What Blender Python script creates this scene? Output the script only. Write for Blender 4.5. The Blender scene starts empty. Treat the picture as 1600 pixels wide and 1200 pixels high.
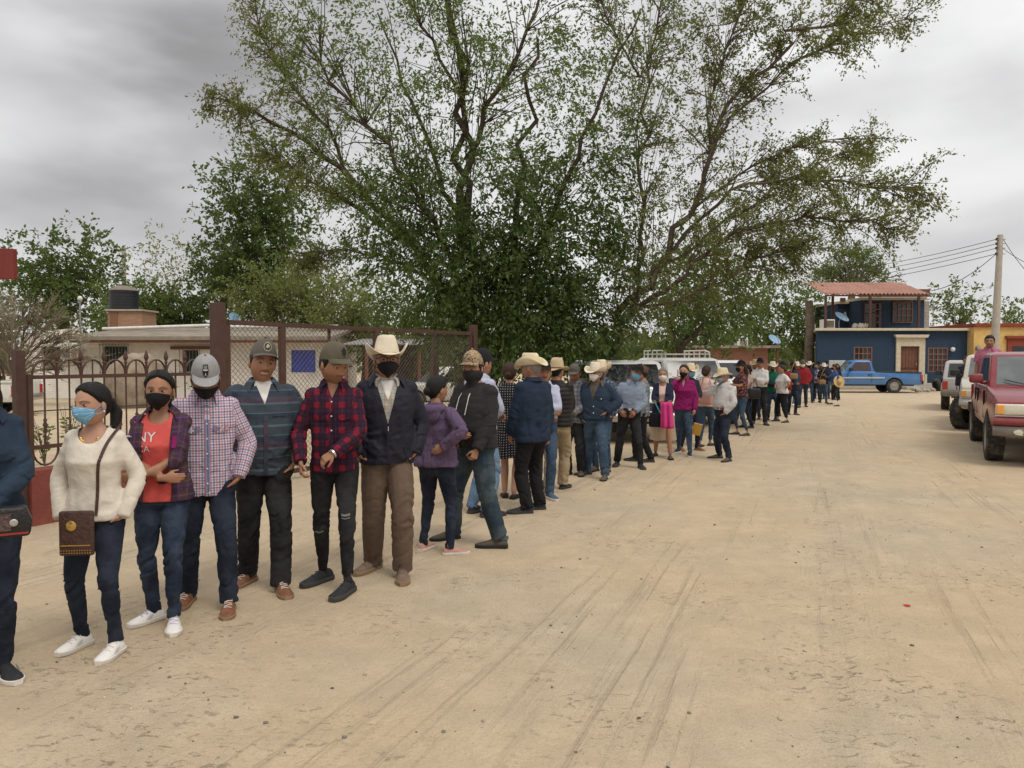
import bpy, bmesh, math, random
import numpy as np
from mathutils import Vector, Matrix, Quaternion
from mathutils.bvhtree import BVHTree

# ------------------------------------------------------------------ camera, sky, sun, exposure
SC = bpy.context.scene
COL = SC.collection
R = math.radians
CAM_H = 1.68
FPX = 1200.0                      # focal length in pixels of the 1600 px wide photograph
PITCH = math.atan(40.0 / FPX)     # horizon lies 40 px above the middle
cam_d = bpy.data.cameras.new('camera')
cam_d.sensor_width = 36.0
cam_d.lens = 36.0 * FPX / 1600.0
cam_d.clip_start = 0.05
cam_d.clip_end = 2000.0
cam = bpy.data.objects.new('camera', cam_d)
COL.objects.link(cam)
cam.location = (0, 0, CAM_H)
cam.rotation_euler = (math.pi / 2 - PITCH, 0, 0)
SC.camera = cam

SUN_EL, SUN_AZ = 58.0, -35.0      # azimuth measured from +Y (view direction) towards +X; sun stands high, behind thin cloud
SUN_STRENGTH, SUN_ANGLE = 1.35, 24.0
EXPOSURE = 0.17

sun_d = bpy.data.lights.new('sun', 'SUN')
sun_d.energy = SUN_STRENGTH
sun_d.angle = R(SUN_ANGLE)
sun_d.color = (1.0, 0.94, 0.85)
sun = bpy.data.objects.new('sun', sun_d)
COL.objects.link(sun)
_az = R(SUN_AZ + 180)
_dir = Vector((math.sin(_az) * math.cos(R(SUN_EL)), math.cos(_az) * math.cos(R(SUN_EL)), math.sin(R(SUN_EL))))
sun.rotation_euler = _dir.to_track_quat('Z', 'Y').to_euler()
sun.location = (0, 0, 40)

vs = SC.view_settings
vs.view_transform = 'Standard'
vs.look = 'None'
vs.exposure = EXPOSURE
vs.gamma = 1.0
vs.use_curve_mapping = False
SC.cycles.use_denoising = True
SC.cycles.max_bounces = 6
SC.cycles.diffuse_bounces = 3
SC.cycles.transparent_max_bounces = 8


def px_dir(x, y):
 """direction of a photo pixel, scaled so that its Y component is 1"""
 cx, cy = (x - 800.0) / FPX, -(y - 600.0) / FPX
 cp, sp = math.cos(PITCH), math.sin(PITCH)
 v = Vector((cx, cp + cy * sp, -sp + cy * cp))
 return v / v.y


def ground(x, y):
 d = px_dir(x, y)
 t = CAM_H / -d.z
 return Vector((d.x * t, d.y * t, 0.0))


def at(x, y, Y):
 d = px_dir(x, y)
 return Vector((d.x * Y, Y, CAM_H + d.z * Y))


def srgb(r, g, b, a=1.0):
 f = lambda c: ((c / 255.0) / 12.92 if c <= 10 else (((c / 255.0) + 0.055) / 1.055) ** 2.4)
 return (f(r), f(g), f(b), a)


# ------------------------------------------------------------------ node helpers
class NT:
 def __init__(self, tree):
  self.t = tree
  self.n = tree.nodes
  self.l = tree.links

 def new(self, kind, **kw):
  nd = self.n.new(kind)
  for k, v in kw.items():
   setattr(nd, k, v)
  return nd

 def put(self, sock, v):
  if v is None:
   return
  if hasattr(v, 'is_output') or isinstance(v, bpy.types.NodeSocket):
   self.l.new(v, sock)
  else:
   sock.default_value = v

 def math(self, op, a, b=None, c=None, clamp=False):
  nd = self.new('ShaderNodeMath', operation=op, use_clamp=clamp)
  for s, v in zip(nd.inputs, (a, b, c)):
   self.put(s, v)
  return nd.outputs[0]

 def vmath(self, op, a, b=None):
  nd = self.new('ShaderNodeVectorMath', operation=op)
  self.put(nd.inputs[0], a)
  if b is not None:
   self.put(nd.inputs[1], b)
  return nd.outputs['Value'] if op in ('DOT_PRODUCT', 'LENGTH') else nd.outputs[0]

 def mix(self, fac, a, b, mode='MIX'):
  nd = self.new('ShaderNodeMix', data_type='RGBA', blend_type=mode)
  self.put(nd.inputs[0], fac)
  self.put(nd.inputs[6], a)
  self.put(nd.inputs[7], b)
  return nd.outputs[2]

 def noise(self, vec, scale, detail=4.0, rough=0.55, dist=0.0):
  nd = self.new('ShaderNodeTexNoise')
  self.put(nd.inputs['Vector'], vec)
  self.put(nd.inputs['Scale'], scale)
  nd.inputs['Detail'].default_value = detail
  nd.inputs['Roughness'].default_value = rough
  nd.inputs['Distortion'].default_value = dist
  return nd.outputs[0]

 def ramp(self, fac, stops):
  nd = self.new('ShaderNodeValToRGB')
  el = nd.color_ramp.elements
  while len(el) < len(stops):
   el.new(0.5)
  for e, (p, c) in zip(el, stops):
   e.position = p
   e.color = c if not isinstance(c, (int, float)) else (c, c, c, 1)
  self.put(nd.inputs[0], fac)
  return nd.outputs[0]

 def mapr(self, v, a, b, c=0.0, d=1.0):
  nd = self.new('ShaderNodeMapRange')
  nd.clamp = True
  nd.interpolation_type = 'SMOOTHSTEP'
  for s, x in zip(nd.inputs, (v, a, b, c, d)):
   self.put(s, x)
  return nd.outputs[0]

 def scale(self, vec, s):
  nd = self.new('ShaderNodeMapping')
  self.put(nd.inputs['Vector'], vec)
  nd.inputs['Scale'].default_value = s
  return nd.outputs[0]

 def attr(self, name):
  nd = self.new('ShaderNodeAttribute')
  nd.attribute_name = name
  return nd

 def coord(self, which='Object'):
  return self.new('ShaderNodeTexCoord').outputs[which]

 def bump(self, h, strength, dist=0.01, normal=None):
  nd = self.new('ShaderNodeBump')
  nd.inputs['Strength'].default_value = strength
  nd.inputs['Distance'].default_value = dist
  self.put(nd.inputs['Height'], h)
  if normal is not None:
   self.put(nd.inputs['Normal'], normal)
  return nd.outputs[0]


# ------------------------------------------------------------------ sky: overcast, grey cloud deck over a Nishita sky
world = bpy.data.worlds.new('World')
SC.world = world
world.use_nodes = True
W = NT(world.node_tree)
W.n.clear()
w_out = W.new('ShaderNodeOutputWorld')
w_sky = W.new('ShaderNodeTexSky', sky_type='NISHITA')
w_sky.sun_disc = False
w_sky.sun_elevation = R(SUN_EL)
w_sky.sun_rotation = R(SUN_AZ + 180)
w_sky.dust_density = 4.0
w_bg1 = W.new('ShaderNodeBackground')
w_bg1.inputs[1].default_value = 0.08
W.l.new(w_sky.outputs[0], w_bg1.inputs[0])
dirv = W.coord('Generated')
sep = W.new('ShaderNodeSeparateXYZ')
W.l.new(dirv, sep.inputs[0])
cv = W.scale(dirv, (1.0, 1.0, 2.6))
n_big = W.noise(cv, 1.5, 3.0, 0.5, 0.5)
n_mid = W.noise(cv, 3.6, 5.0, 0.42, 0.2)
warp = W.noise(cv, 3.0, 4.0, 0.55)


def sky_patch(px, py, r_in, r_out):
 d = px_dir(px, py).normalized()
 dp = W.vmath('DOT_PRODUCT', dirv, tuple(d))
 dp = W.math('ADD', dp, W.math('MULTIPLY', W.math('SUBTRACT', warp, 0.5), 0.13))
 return W.mapr(dp, math.cos(R(r_out)), math.cos(R(r_in)))


cl = W.math('ADD', W.math('MULTIPLY', n_big, 0.45), W.math('MULTIPLY', n_mid, 0.55))
cl = W.mapr(cl, 0.16, 0.76)
cl = W.math('SUBTRACT', cl, W.math('MULTIPLY', sky_patch(200, 10, 0, 24), 0.46))
cl = W.math('SUBTRACT', cl, W.math('MULTIPLY', sky_patch(1400, 300, 0, 13), 0.22))
cl = W.math('ADD', cl, W.math('MULTIPLY', sky_patch(1440, 130, 0, 15), 0.28))
cl = W.math('ADD', cl, W.math('MULTIPLY', sky_patch(-120, 170, 0, 16), 0.34), clamp=True)
ccol = W.ramp(cl, [(0.0, (0.30, 0.29, 0.29, 1)), (0.42, (0.56, 0.555, 0.57, 1)), (1.0, (0.92, 0.92, 0.91, 1))])
hz = W.mapr(sep.outputs[2], -0.02, 0.20)
ccol = W.mix(hz, (0.76, 0.755, 0.75, 1), ccol)
# an overcast sky is brighter towards the zenith
zen = W.math('ADD', 0.94, W.math('MULTIPLY', W.mapr(sep.outputs[2], 0.25, 1.0), 0.62))
ccol = W.vmath('SCALE', ccol)
W.put(ccol.node.inputs['Scale'], zen)
w_bg2 = W.new('ShaderNodeBackground')
W.l.new(ccol, w_bg2.inputs[0])
w_bg2.inputs[1].default_value = 1.0
w_mix = W.new('ShaderNodeMixShader')
w_mix.inputs[0].default_value = 0.95
W.l.new(w_bg1.outputs[0], w_mix.inputs[1])
W.l.new(w_bg2.outputs[0], w_mix.inputs[2])
W.l.new(w_mix.outputs[0], w_out.inputs[0])

# ------------------------------------------------------------------ materials
MATS = {}


def base_mat(name):
 m = bpy.data.materials.new(name)
 m.use_nodes = True
 t = NT(m.node_tree)
 b = t.n['Principled BSDF']
 return m, t, b


def mat(name, col, rough=0.7, metal=0.0, var=0.12, vscale=6.0, bump=0.0, bscale=40.0, spec=0.4, coat=0.0, dirt=None, dirt_amt=0.0):
 """plain painted / raw surface with uneven tone, optional grain and dust"""
 if name in MATS:
  return MATS[name]
 m, t, b = base_mat(name)
 co = t.coord('Object')
 n = t.noise(co, vscale, 5.0, 0.6)
 dark = tuple(c * (1 - var) for c in col[:3]) + (1,)
 lite = tuple(min(1, c * (1 + var)) for c in col[:3]) + (1,)
 c = t.ramp(n, [(0.3, dark), (0.7, lite)])
 if dirt is not None:
  n2 = t.noise(co, vscale * 0.6, 7.0, 0.65, 0.4)
  c = t.mix(t.math('MULTIPLY', t.mapr(n2, 0.45, 0.7), dirt_amt), c, dirt)
 t.put(b.inputs['Base Color'], c)
 b.inputs['Roughness'].default_value = rough
 b.inputs['Metallic'].default_value = metal
 b.inputs['Specular IOR Level'].default_value = spec
 if coat:
  b.inputs['Coat Weight'].default_value = coat
  b.inputs['Coat Roughness'].default_value = 0.12
 if bump:
  h = t.noise(co, bscale, 4.0, 0.6)
  t.put(b.inputs['Normal'], t.bump(h, bump, 0.02))
 MATS[name] = m
 return m


def glass_mat(name, col=(0.012, 0.014, 0.016, 1), rough=0.06):
 if name in MATS:
  return MATS[name]
 m, t, b = base_mat(name)
 n = t.noise(t.coord('Object'), 3.0, 4.0)
 t.put(b.inputs['Base Color'], t.mix(t.mapr(n, 0.35, 0.75), col, tuple(c * 1.5 + 0.004 for c in col[:3]) + (1,)))
 t.put(b.inputs['Roughness'], t.mapr(n, 0.3, 0.8, rough, rough + 0.03))
 b.inputs['Specular IOR Level'].default_value = 0.6
 MATS[name] = m
 return m


# ------------------------------------------------------------------ numpy value noise
_rng = np.random.RandomState(7)
_PERM = _rng.permutation(4096)
_VAL = _rng.rand(4096) * 2 - 1


def vnoise(p, seed=0):
 p = np.asarray(p, dtype=np.float64)
 i = np.floor(p).astype(np.int64)
 f = p - i
 f = f * f * (3 - 2 * f)
 out = 0
 for dx in (0, 1):
  wx = f[:, 0] if dx else 1 - f[:, 0]
  for dy in (0, 1):
   wy = f[:, 1] if dy else 1 - f[:, 1]
   for dz in (0, 1):
    wz = f[:, 2] if dz else 1 - f[:, 2]
    h = _PERM[(i[:, 0] + dx + seed * 131) & 4095]
    h = _PERM[(h + i[:, 1] + dy) & 4095]
    h = _PERM[(h + i[:, 2] + dz) & 4095]
    out = out + wx * wy * wz * _VAL[h]
 return out


# ------------------------------------------------------------------ mesh builder
class MB:
 def __init__(self):
  self.v, self.f, self.m = [], [], []

 def add(self, verts, faces, mi=0):
  o = len(self.v)
  self.v.extend([tuple(x) for x in verts])
  self.f.extend([tuple(i + o for i in fc) for fc in faces])
  self.m.extend([mi] * len(faces))
  return self

 def box(self, c, s, rot=None, mi=0):
  hx, hy, hz = s[0] / 2, s[1] / 2, s[2] / 2
  vv = [Vector((x, y, z)) for x in (-hx, hx) for y in (-hy, hy) for z in (-hz, hz)]
  if rot is not None:
   vv = [rot @ p for p in vv]
  c = Vector(c)
  vv = [p + c for p in vv]
  return self.add(vv, [(0, 1, 3, 2), (4, 6, 7, 5), (0, 4, 5, 1), (2, 3, 7, 6), (0, 2, 6, 4), (1, 5, 7, 3)], mi)

 def box2(self, a, b, mi=0):
  return self.box([(p + q) / 2 for p, q in zip(a, b)], [abs(q - p) for p, q in zip(a, b)], mi=mi)

 def bar(self, p, q, w, h=None, mi=0):
  p, q = Vector(p), Vector(q)
  d = q - p
  rot = d.to_track_quat('Y', 'Z').to_matrix()
  return self.box((p + q) / 2, (w, d.length, h or w), rot, mi)

 def tube(self, pts, rad, n=8, cap=True, mi=0):
  pts = [Vector(p) for p in pts]
  if not hasattr(rad, '__len__'):
   rad = [rad] * len(pts)
  k = len(pts)
  vv, ff = [], []
  t0 = (pts[1] - pts[0]).normalized()
  up = Vector((0, 0, 1)) if abs(t0.z) < 0.9 else Vector((1, 0, 0))
  x = t0.cross(up).normalized()
  for i in range(k):
   t = (pts[min(i + 1, k - 1)] - pts[max(i - 1, 0)]).normalized()
   x = (x - t * x.dot(t)).normalized()
   y = t.cross(x)
   for j in range(n):
    a = 2 * math.pi * j / n
    vv.append(pts[i] + (x * math.cos(a) + y * math.sin(a)) * rad[i])
  for i in range(k - 1):
   for j in range(n):
    j2 = (j + 1) % n
    ff.append((i * n + j, i * n + j2, (i + 1) * n + j2, (i + 1) * n + j))
  if cap:
   ff.append(tuple(range(n - 1, -1, -1)))
   ff.append(tuple((k - 1) * n + j for j in range(n)))
  return self.add(vv, ff, mi)

 def cyl(self, p, q, r, r2=None, n=12, mi=0):
  return self.tube([p, q], [r, r if r2 is None else r2], n, True, mi)

 def lathe(self, prof, n=20, c=(0, 0, 0), mi=0, rot=None):
  c = Vector(c)
  vv, ff = [], []
  for r, z in prof:
   for j in range(n):
    a = 2 * math.pi * j / n
    p = Vector((r * math.cos(a), r * math.sin(a), z))
    vv.append(c + (rot @ p if rot is not None else p))
  k = len(prof)
  for i in range(k - 1):
   for j in range(n):
    j2 = (j + 1) % n
    ff.append((i * n + j, i * n + j2, (i + 1) * n + j2, (i + 1) * n + j))
  ff.append(tuple(range(n - 1, -1, -1)))
  ff.append(tuple((k - 1) * n + j for j in range(n)))
  return self.add(vv, ff, mi)

 def prism(self, poly, axis, a, b, mi=0):
  """poly: list of 2D points; axis 'x': (y,z) extruded along x from a to b; 'y': (x,z); 'z': (x,y)"""
  def mk(p, t):
   return {'x': (t, p[0], p[1]), 'y': (p[0], t, p[1]), 'z': (p[0], p[1], t)}[axis]
  n = len(poly)
  vv = [mk(p, a) for p in poly] + [mk(p, b) for p in poly]
  ff = [tuple(range(n - 1, -1, -1)), tuple(range(n, 2 * n))]
  ff += [(i, (i + 1) % n, n + (i + 1) % n, n + i) for i in range(n)]
  return self.add(vv, ff, mi)

 def grid(self, P, mi=0, closed_u=False):
  """P: array (nu, nv, 3)"""
  nu, nv = P.shape[:2]
  ff = []
  for i in range(nu if closed_u else nu - 1):
   i2 = (i + 1) % nu
   for j in range(nv - 1):
    ff.append((i * nv + j, i2 * nv + j, i2 * nv + j + 1, i * nv + j + 1))
  return self.add(P.reshape(-1, 3), ff, mi)

 def mesh(self, name, mats, smooth=False, bevel=0.0, bseg=2, recalc=True, bangle=35):
  me = bpy.data.meshes.new(name)
  me.from_pydata(self.v, [], self.f)
  for m in (mats if isinstance(mats, (list, tuple)) else [mats]):
   me.materials.append(m)
  if any(self.m):
   me.polygons.foreach_set('material_index', self.m)
  if recalc or bevel:
   bm = bmesh.new()
   bm.from_mesh(me)
   if recalc:
    bmesh.ops.recalc_face_normals(bm, faces=bm.faces)
   if bevel:
    es = [e for e in bm.edges if len(e.link_faces) == 2 and e.calc_face_angle(0) > R(bangle)]
    bmesh.ops.bevel(bm, geom=es, offset=bevel, segments=bseg, profile=0.5, affect='EDGES', clamp_overlap=True)
   bm.to_mesh(me)
   bm.free()
  if smooth:
   me.polygons.foreach_set('use_smooth', [True] * len(me.polygons))
   if smooth != 'all':
    me.set_sharp_from_angle(angle=R(smooth if smooth is not True else 40))
  return me


def link(name, me, parent=None, world_space=False):
 o = bpy.data.objects.new(name, me)
 COL.objects.link(o)
 if parent is not None:
  o.parent = parent
  if world_space:
   o.matrix_parent_inverse = MATW[parent.name].inverted()
 return o


MATW = {}


def thing(name, label, cat, loc=(0, 0, 0), rz=0.0, group=None, kind=None):
 o = bpy.data.objects.new(name, None)
 COL.objects.link(o)
 o.empty_display_size = 0.2
 o.location = loc
 o.rotation_euler = (0, 0, rz)
 o['label'] = label
 o['category'] = cat
 if group:
  o['group'] = group
 MATW[o.name] = Matrix.Translation(Vector(loc)) @ Matrix.Rotation(rz, 4, 'Z')
 return o


def tag(o, label, cat=None, group=None, kind=None):
 if label:
  o['label'] = label
 if cat:
  o['category'] = cat
 if group:
  o['group'] = group
 if kind:
  o['kind'] = kind
 return o


def part(name, mb, m, parent, smooth=False, bevel=0.0, bseg=2, ws=False, **kw):
 return link(name, mb.mesh(name, m, smooth, bevel, bseg, **kw), parent, ws)


def np_mesh(name, V, F, mats, smooth=False, attrs=None):
 """fast mesh from arrays; F (n,3) or (n,4)"""
 me = bpy.data.meshes.new(name)
 V = np.asarray(V, np.float32)
 F = np.asarray(F, np.int32)
 k = F.shape[1]
 me.vertices.add(len(V))
 me.vertices.foreach_set('co', V.ravel())
 me.loops.add(F.size)
 me.loops.foreach_set('vertex_index', F.ravel())
 me.polygons.add(len(F))
 me.polygons.foreach_set('loop_start', np.arange(len(F), dtype=np.int32) * k)
 if smooth:
  me.polygons.foreach_set('use_smooth', np.ones(len(F), bool))
 for a, arr in (attrs or {}).items():
  at_ = me.attributes.new(a, 'FLOAT_COLOR', 'POINT')
  c = np.ones((len(V), 4), np.float32)
  c[:, :3] = arr
  at_.data.foreach_set('color', c.ravel())
 me.update(calc_edges=True)
 me.validate()
 for m in (mats if isinstance(mats, (list, tuple)) else [mats]):
  me.materials.append(m)
 return me


# ------------------------------------------------------------------ ground: one sheet of pale packed sand with wheel ruts
RD = np.array([0.36, 0.933])      # road direction
_trk = [(-0.62, 0.17, 0.008), (0.32, 0.15, 0.014), (0.98, 0.16, 0.010), (1.75, 0.2, 0.012), (2.6, 0.22, 0.006), (-2.2, 0.2, 0.005)]


def gz_arr(x, y):
 s = x * RD[1] - y * RD[0]
 l = x * RD[0] + y * RD[1]
 s = s + 0.28 * np.sin(l * 0.21 + 0.6) + 0.06 * np.sin(l * 0.9)
 P = lambda k, sd: vnoise(np.stack([x * k, y * k, np.zeros_like(x) + sd], 1), sd)
 z = 0.012 * P(0.35, 1) + 0.006 * P(1.1, 2) + 0.0035 * P(3.7, 3) + 0.0026 * P(7.0, 4)
 for c, w, d in _trk:
  q = (s - c) / w
  z = z - d * np.exp(-q ** 4) * (0.75 + 0.25 * P(0.5, 9)) + 0.35 * d * np.exp(-((np.abs(q) - 1.35) / 0.35) ** 2)
  z = z - 0.0018 * np.exp(-q ** 4) * np.sin(l * 55 + 3 * np.sin(s * 40))
 near = np.clip(1.3 - np.hypot(x, y - 8) / 60, 0.3, 1)
 return z * near - 0.004


def gz(x, y):
 return float(gz_arr(np.array([x]), np.array([y]))[0])


def _axis(lo, fine0, fine1, hi, step):
 a = list(np.arange(fine0, fine1, step))
 s, p = step, fine1
 while p < hi:
  a.append(p)
  s *= 1.16
  p += s
 a.append(hi)
 s, p = step, fine0
 left = []
 while p > lo:
  s *= 1.16
  p -= s
  left.append(max(p, lo))
 return np.array(sorted(left) + a)


gx = _axis(-400, -6.0, 8.5, 400, 0.075)
gy = _axis(-60, 2.3, 14.0, 700, 0.075)
GX, GY = np.meshgrid(gx, gy, indexing='ij')
gzv = gz_arr(GX.ravel(), GY.ravel())
V = np.stack([GX.ravel(), GY.ravel(), gzv], 1)
ny_ = len(gy)
I, J = np.meshgrid(np.arange(len(gx) - 1), np.arange(ny_ - 1), indexing='ij')
a0 = (I * ny_ + J).ravel()
F = np.stack([a0, a0 + ny_, a0 + ny_ + 1, a0 + 1], 1)

m_ground, t, b = base_mat('packed_sand')
co = t.coord('Object')
big = t.noise(co, 0.33, 6.0, 0.62)
mid = t.noise(co, 2.6, 8.0, 0.74)
grain = t.noise(co, 55.0, 4.0, 0.7)
grit = t.noise(co, 170.0, 2.0, 0.6)
rot = t.new('ShaderNodeMapping')
t.put(rot.inputs['Vector'], co)
rot.inputs['Rotation'].default_value = (0, 0, math.atan2(RD[0], RD[1]))
c = t.ramp(big, [(0.34, (0.545, 0.415, 0.265, 1)), (0.52, (0.53, 0.42, 0.285, 1)), (0.68, (0.46, 0.39, 0.28, 1))])
c = t.mix(t.math('MULTIPLY', t.mapr(mid, 0.40, 0.70), 0.42), c, (0.40, 0.315, 0.205, 1))
c = t.mix(t.math('MULTIPLY', t.mapr(mid, 0.52, 0.30), 0.40), c, (0.64, 0.525, 0.37, 1))
c = t.mix(t.math('MULTIPLY', t.mapr(grain, 0.48, 0.70), 0.34), c, (0.36, 0.285, 0.19, 1))
c = t.mix(t.math('MULTIPLY', t.mapr(grit, 0.52, 0.66), 0.32), c, (0.68, 0.57, 0.42, 1))
# scuffed spots and footprints, gathered in patches
sc = t.noise(t.scale(co, (1.0, 1.5, 1.0)), 15.0, 6.0, 0.66, 0.9)
patch = t.mapr(t.noise(co, 0.8, 4.0, 0.6), 0.42, 0.66)
scm = t.math('MULTIPLY', t.mapr(sc, 0.56, 0.70), patch)
c = t.mix(t.math('MULTIPLY', scm, 0.5), c, (0.29, 0.225, 0.145, 1))
# broken streaks dragged along the road by wheels
st = t.noise(t.scale(rot.outputs[0], (16.0, 0.45, 1.0)), 1.0, 6.0, 0.62, 0.25)
stm = t.math('MULTIPLY', t.mapr(st, 0.50, 0.70), t.mapr(t.noise(t.scale(rot.outputs[0], (1.1, 0.14, 1.0)), 1.0, 3.0), 0.44, 0.62))
c = t.mix(t.math('MULTIPLY', stm, 0.42), c, (0.38, 0.30, 0.20, 1))
t.put(b.inputs['Base Color'], c)
b.inputs['Roughness'].default_value = 0.97
b.inputs['Specular IOR Level'].default_value = 0.15
h = t.math('ADD', t.math('MULTIPLY', grain, 0.7), t.math('MULTIPLY', grit, 0.3))
h = t.math('ADD', h, t.math('MULTIPLY', mid, 1.3))
h = t.math('SUBTRACT', h, t.math('MULTIPLY', scm, 0.6))
h = t.math('SUBTRACT', h, t.math('MULTIPLY', stm, 0.5))
t.put(b.inputs['Normal'], t.bump(h, 0.9, 0.022))
g = link('ground', np_mesh('ground', V, F, m_ground, True))
tag(g, 'pale packed sand of the unpaved street with wheel ruts', kind='structure')

# loose pebbles and clods lying on the sand
rs = np.random.RandomState(3)
PV, PF, PC = [], [], []
_ico = None
bm = bmesh.new()
bmesh.ops.create_icosphere(bm, subdivisions=1, radius=1.0)
_iv = np.array([v.co[:] for v in bm.verts])
_if = np.array([[v.index for v in f.verts] for f in bm.faces])
bm.free()


def scatter(n, gen, smin, smax, cols):
 o = sum(len(x) for x in PV)
 for k in range(n):
  x, y = gen()
  s = smin * (smax / smin) ** (rs.rand() ** 2.8)
  q = _iv * (0.75 + 0.5 * rs.rand(len(_iv), 1)) * s * np.array([1, 0.6 + 0.5 * rs.rand(), 0.45 + 0.3 * rs.rand()])
  an = rs.rand() * 6.28
  ca, sa = math.cos(an), math.sin(an)
  q = np.stack([q[:, 0] * ca - q[:, 1] * sa, q[:, 0] * sa + q[:, 1] * ca, q[:, 2]], 1)
  q += np.array([x, y, s * 0.12])
  PV.append(q)
  PF.append(_if + o)
  o += len(q)
  cc = cols[rs.randint(len(cols))]
  PC.append(np.tile(np.array(cc) * (0.8 + 0.4 * rs.rand()), (len(q), 1)))


def _gen_near():
 y = 2.3 + 17 * rs.rand() ** 1.5
 x = y * (-0.67 + 1.36 * rs.rand())
 return x, y


scatter(3000, _gen_near, 0.0025, 0.015, [(0.36, 0.30, 0.22), (0.22, 0.185, 0.14), (0.5, 0.42, 0.31), (0.12, 0.10, 0.08), (0.42, 0.34, 0.24)])
PV_ = np.concatenate(PV)
PV_[:, 2] += gz_arr(PV_[:, 0], PV_[:, 1])
m_vc, t, b = base_mat('stone_bits')
t.put(b.inputs['Base Color'], t.attr('tint').outputs['Color'])
b.inputs['Roughness'].default_value = 0.95
o = link('pebbles', np_mesh('pebbles', PV_, np.concatenate(PF), m_vc, True, {'tint': np.concatenate(PC)}))
tag(o, 'small pebbles and clods strewn over the sand', 'pebbles', kind='stuff')

# ================================================================== buildings
def brick_mat(name, c1, c2, mortar, scale=1.0, paint=None, paint_amt=0.0, bh=0.075, bw=0.24, axis='xz'):
 m, t, b = base_mat(name)
 co = t.coord('Object')
 sp = t.new('ShaderNodeSeparateXYZ')
 t.put(sp.inputs[0], co)
 cb = t.new('ShaderNodeCombineXYZ')
 t.put(cb.inputs[0], t.math('ADD', sp.outputs[0], sp.outputs[1]))
 t.put(cb.inputs[1], sp.outputs[2])
 br = t.new('ShaderNodeTexBrick')
 t.put(br.inputs['Vector'], cb.outputs[0])
 br.inputs['Color1'].default_value = c1
 br.inputs['Color2'].default_value = c2
 br.inputs['Mortar'].default_value = mortar
 br.inputs['Scale'].default_value = 1.0
 br.inputs['Brick Width'].default_value = bw
 br.inputs['Row Height'].default_value = bh
 br.inputs['Mortar Size'].default_value = 0.009
 br.inputs['Mortar Smooth'].default_value = 0.3
 n = t.noise(co, 2.2, 7.0, 0.68, 0.3)
 col = t.mix(t.math('MULTIPLY', t.noise(co, 9.0, 4.0), 0.35), br.outputs['Color'], (0.2, 0.15, 0.11, 1))
 if paint is not None:
  pn = t.mapr(n, 0.5 - 0.2 * paint_amt, 0.62 - 0.2 * paint_amt)
  pc = t.ramp(t.noise(co, 1.1, 6.0, 0.7), [(0.3, tuple(x * 0.72 for x in paint[:3]) + (1,)), (0.6, paint)])
  pc = t.mix(t.math('MULTIPLY', br.outputs['Fac'], 0.35), pc, tuple(x * 0.55 for x in paint[:3]) + (1,))
  col = t.mix(pn, col, pc)
 t.put(b.inputs['Base Color'], col)
 b.inputs['Roughness'].default_value = 0.92
 h = t.math('SUBTRACT', t.math('MULTIPLY', t.noise(co, 14.0, 4.0), 0.4), br.outputs['Fac'])
 t.put(b.inputs['Normal'], t.bump(h, 0.7, 0.012))
 MATS[name] = m
 return m


def wall_mat(name, col, stain, stain_amt=0.5):
 m, t, b = base_mat(name)
 co = t.coord('Object')
 n = t.noise(t.scale(co, (1.0, 1.0, 0.35)), 1.4, 7.0, 0.66, 0.3)
 n2 = t.noise(co, 6.0, 5.0, 0.6)
 c = t.ramp(n2, [(0.3, tuple(x * 0.85 for x in col[:3]) + (1,)), (0.7, tuple(min(1, x * 1.12) for x in col[:3]) + (1,))])
 c = t.mix(t.math('MULTIPLY', t.mapr(n, 0.5, 0.72), stain_amt), c, stain)
 t.put(b.inputs['Base Color'], c)
 b.inputs['Roughness'].default_value = 0.9
 t.put(b.inputs['Normal'], t.bump(t.noise(co, 22.0, 5.0, 0.65), 0.45, 0.02))
 MATS[name] = m
 return m


M_BLUE = wall_mat('navy_plaster', (0.019, 0.042, 0.078, 1), (0.035, 0.055, 0.08, 1), 0.5)
M_CREAM = wall_mat('cream_trim', (0.56, 0.49, 0.36, 1), (0.36, 0.31, 0.23, 1), 0.5)
M_YELLOW = wall_mat('ochre_plaster', (0.64, 0.42, 0.15, 1), (0.5, 0.36, 0.18, 1), 0.45)
M_DKRED = wall_mat('oxide_red', (0.23, 0.045, 0.022, 1), (0.14, 0.04, 0.03, 1), 0.5)
M_KERB = wall_mat('red_fence_base', (0.20, 0.048, 0.034, 1), (0.33, 0.16, 0.11, 1), 0.55)
M_BLOCK = brick_mat('grey_block', (0.42, 0.38, 0.32, 1), (0.36, 0.33, 0.28, 1), (0.27, 0.24, 0.2, 1), bh=0.2, bw=0.4)
M_CONC = wall_mat('concrete', (0.40, 0.36, 0.30, 1), (0.26, 0.23, 0.19, 1), 0.5)
M_BROWN = mat('brown_iron', (0.082, 0.042, 0.030, 1), 0.55, 0.2, 0.2, 9.0, 0.15, 60)
M_WOODD = mat('brown_door_wood', (0.15, 0.062, 0.036, 1), 0.6, 0, 0.3, 8.0, 0.2, 30)
M_GLASS = glass_mat('window_glass')
M_ROOFR = mat('terracotta_sheet', (0.40, 0.205, 0.15, 1), 0.75, 0, 0.2, 2.0, 0.2, 30, dirt=(0.30, 0.19, 0.14, 1), dirt_amt=0.6)
M_WHITEB = brick_mat('whitewashed_brick', (0.36, 0.2, 0.12, 1), (0.42, 0.25, 0.15, 1), (0.42, 0.36, 0.29, 1), paint=(0.88, 0.84, 0.76, 1), paint_amt=1.25)
M_REDB = brick_mat('red_brick', (0.38, 0.12, 0.07, 1), (0.30, 0.09, 0.055, 1), (0.38, 0.3, 0.24, 1))
M_TANB = brick_mat('tan_brick', (0.46, 0.23, 0.11, 1), (0.36, 0.17, 0.085, 1), (0.42, 0.34, 0.26, 1))
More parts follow.
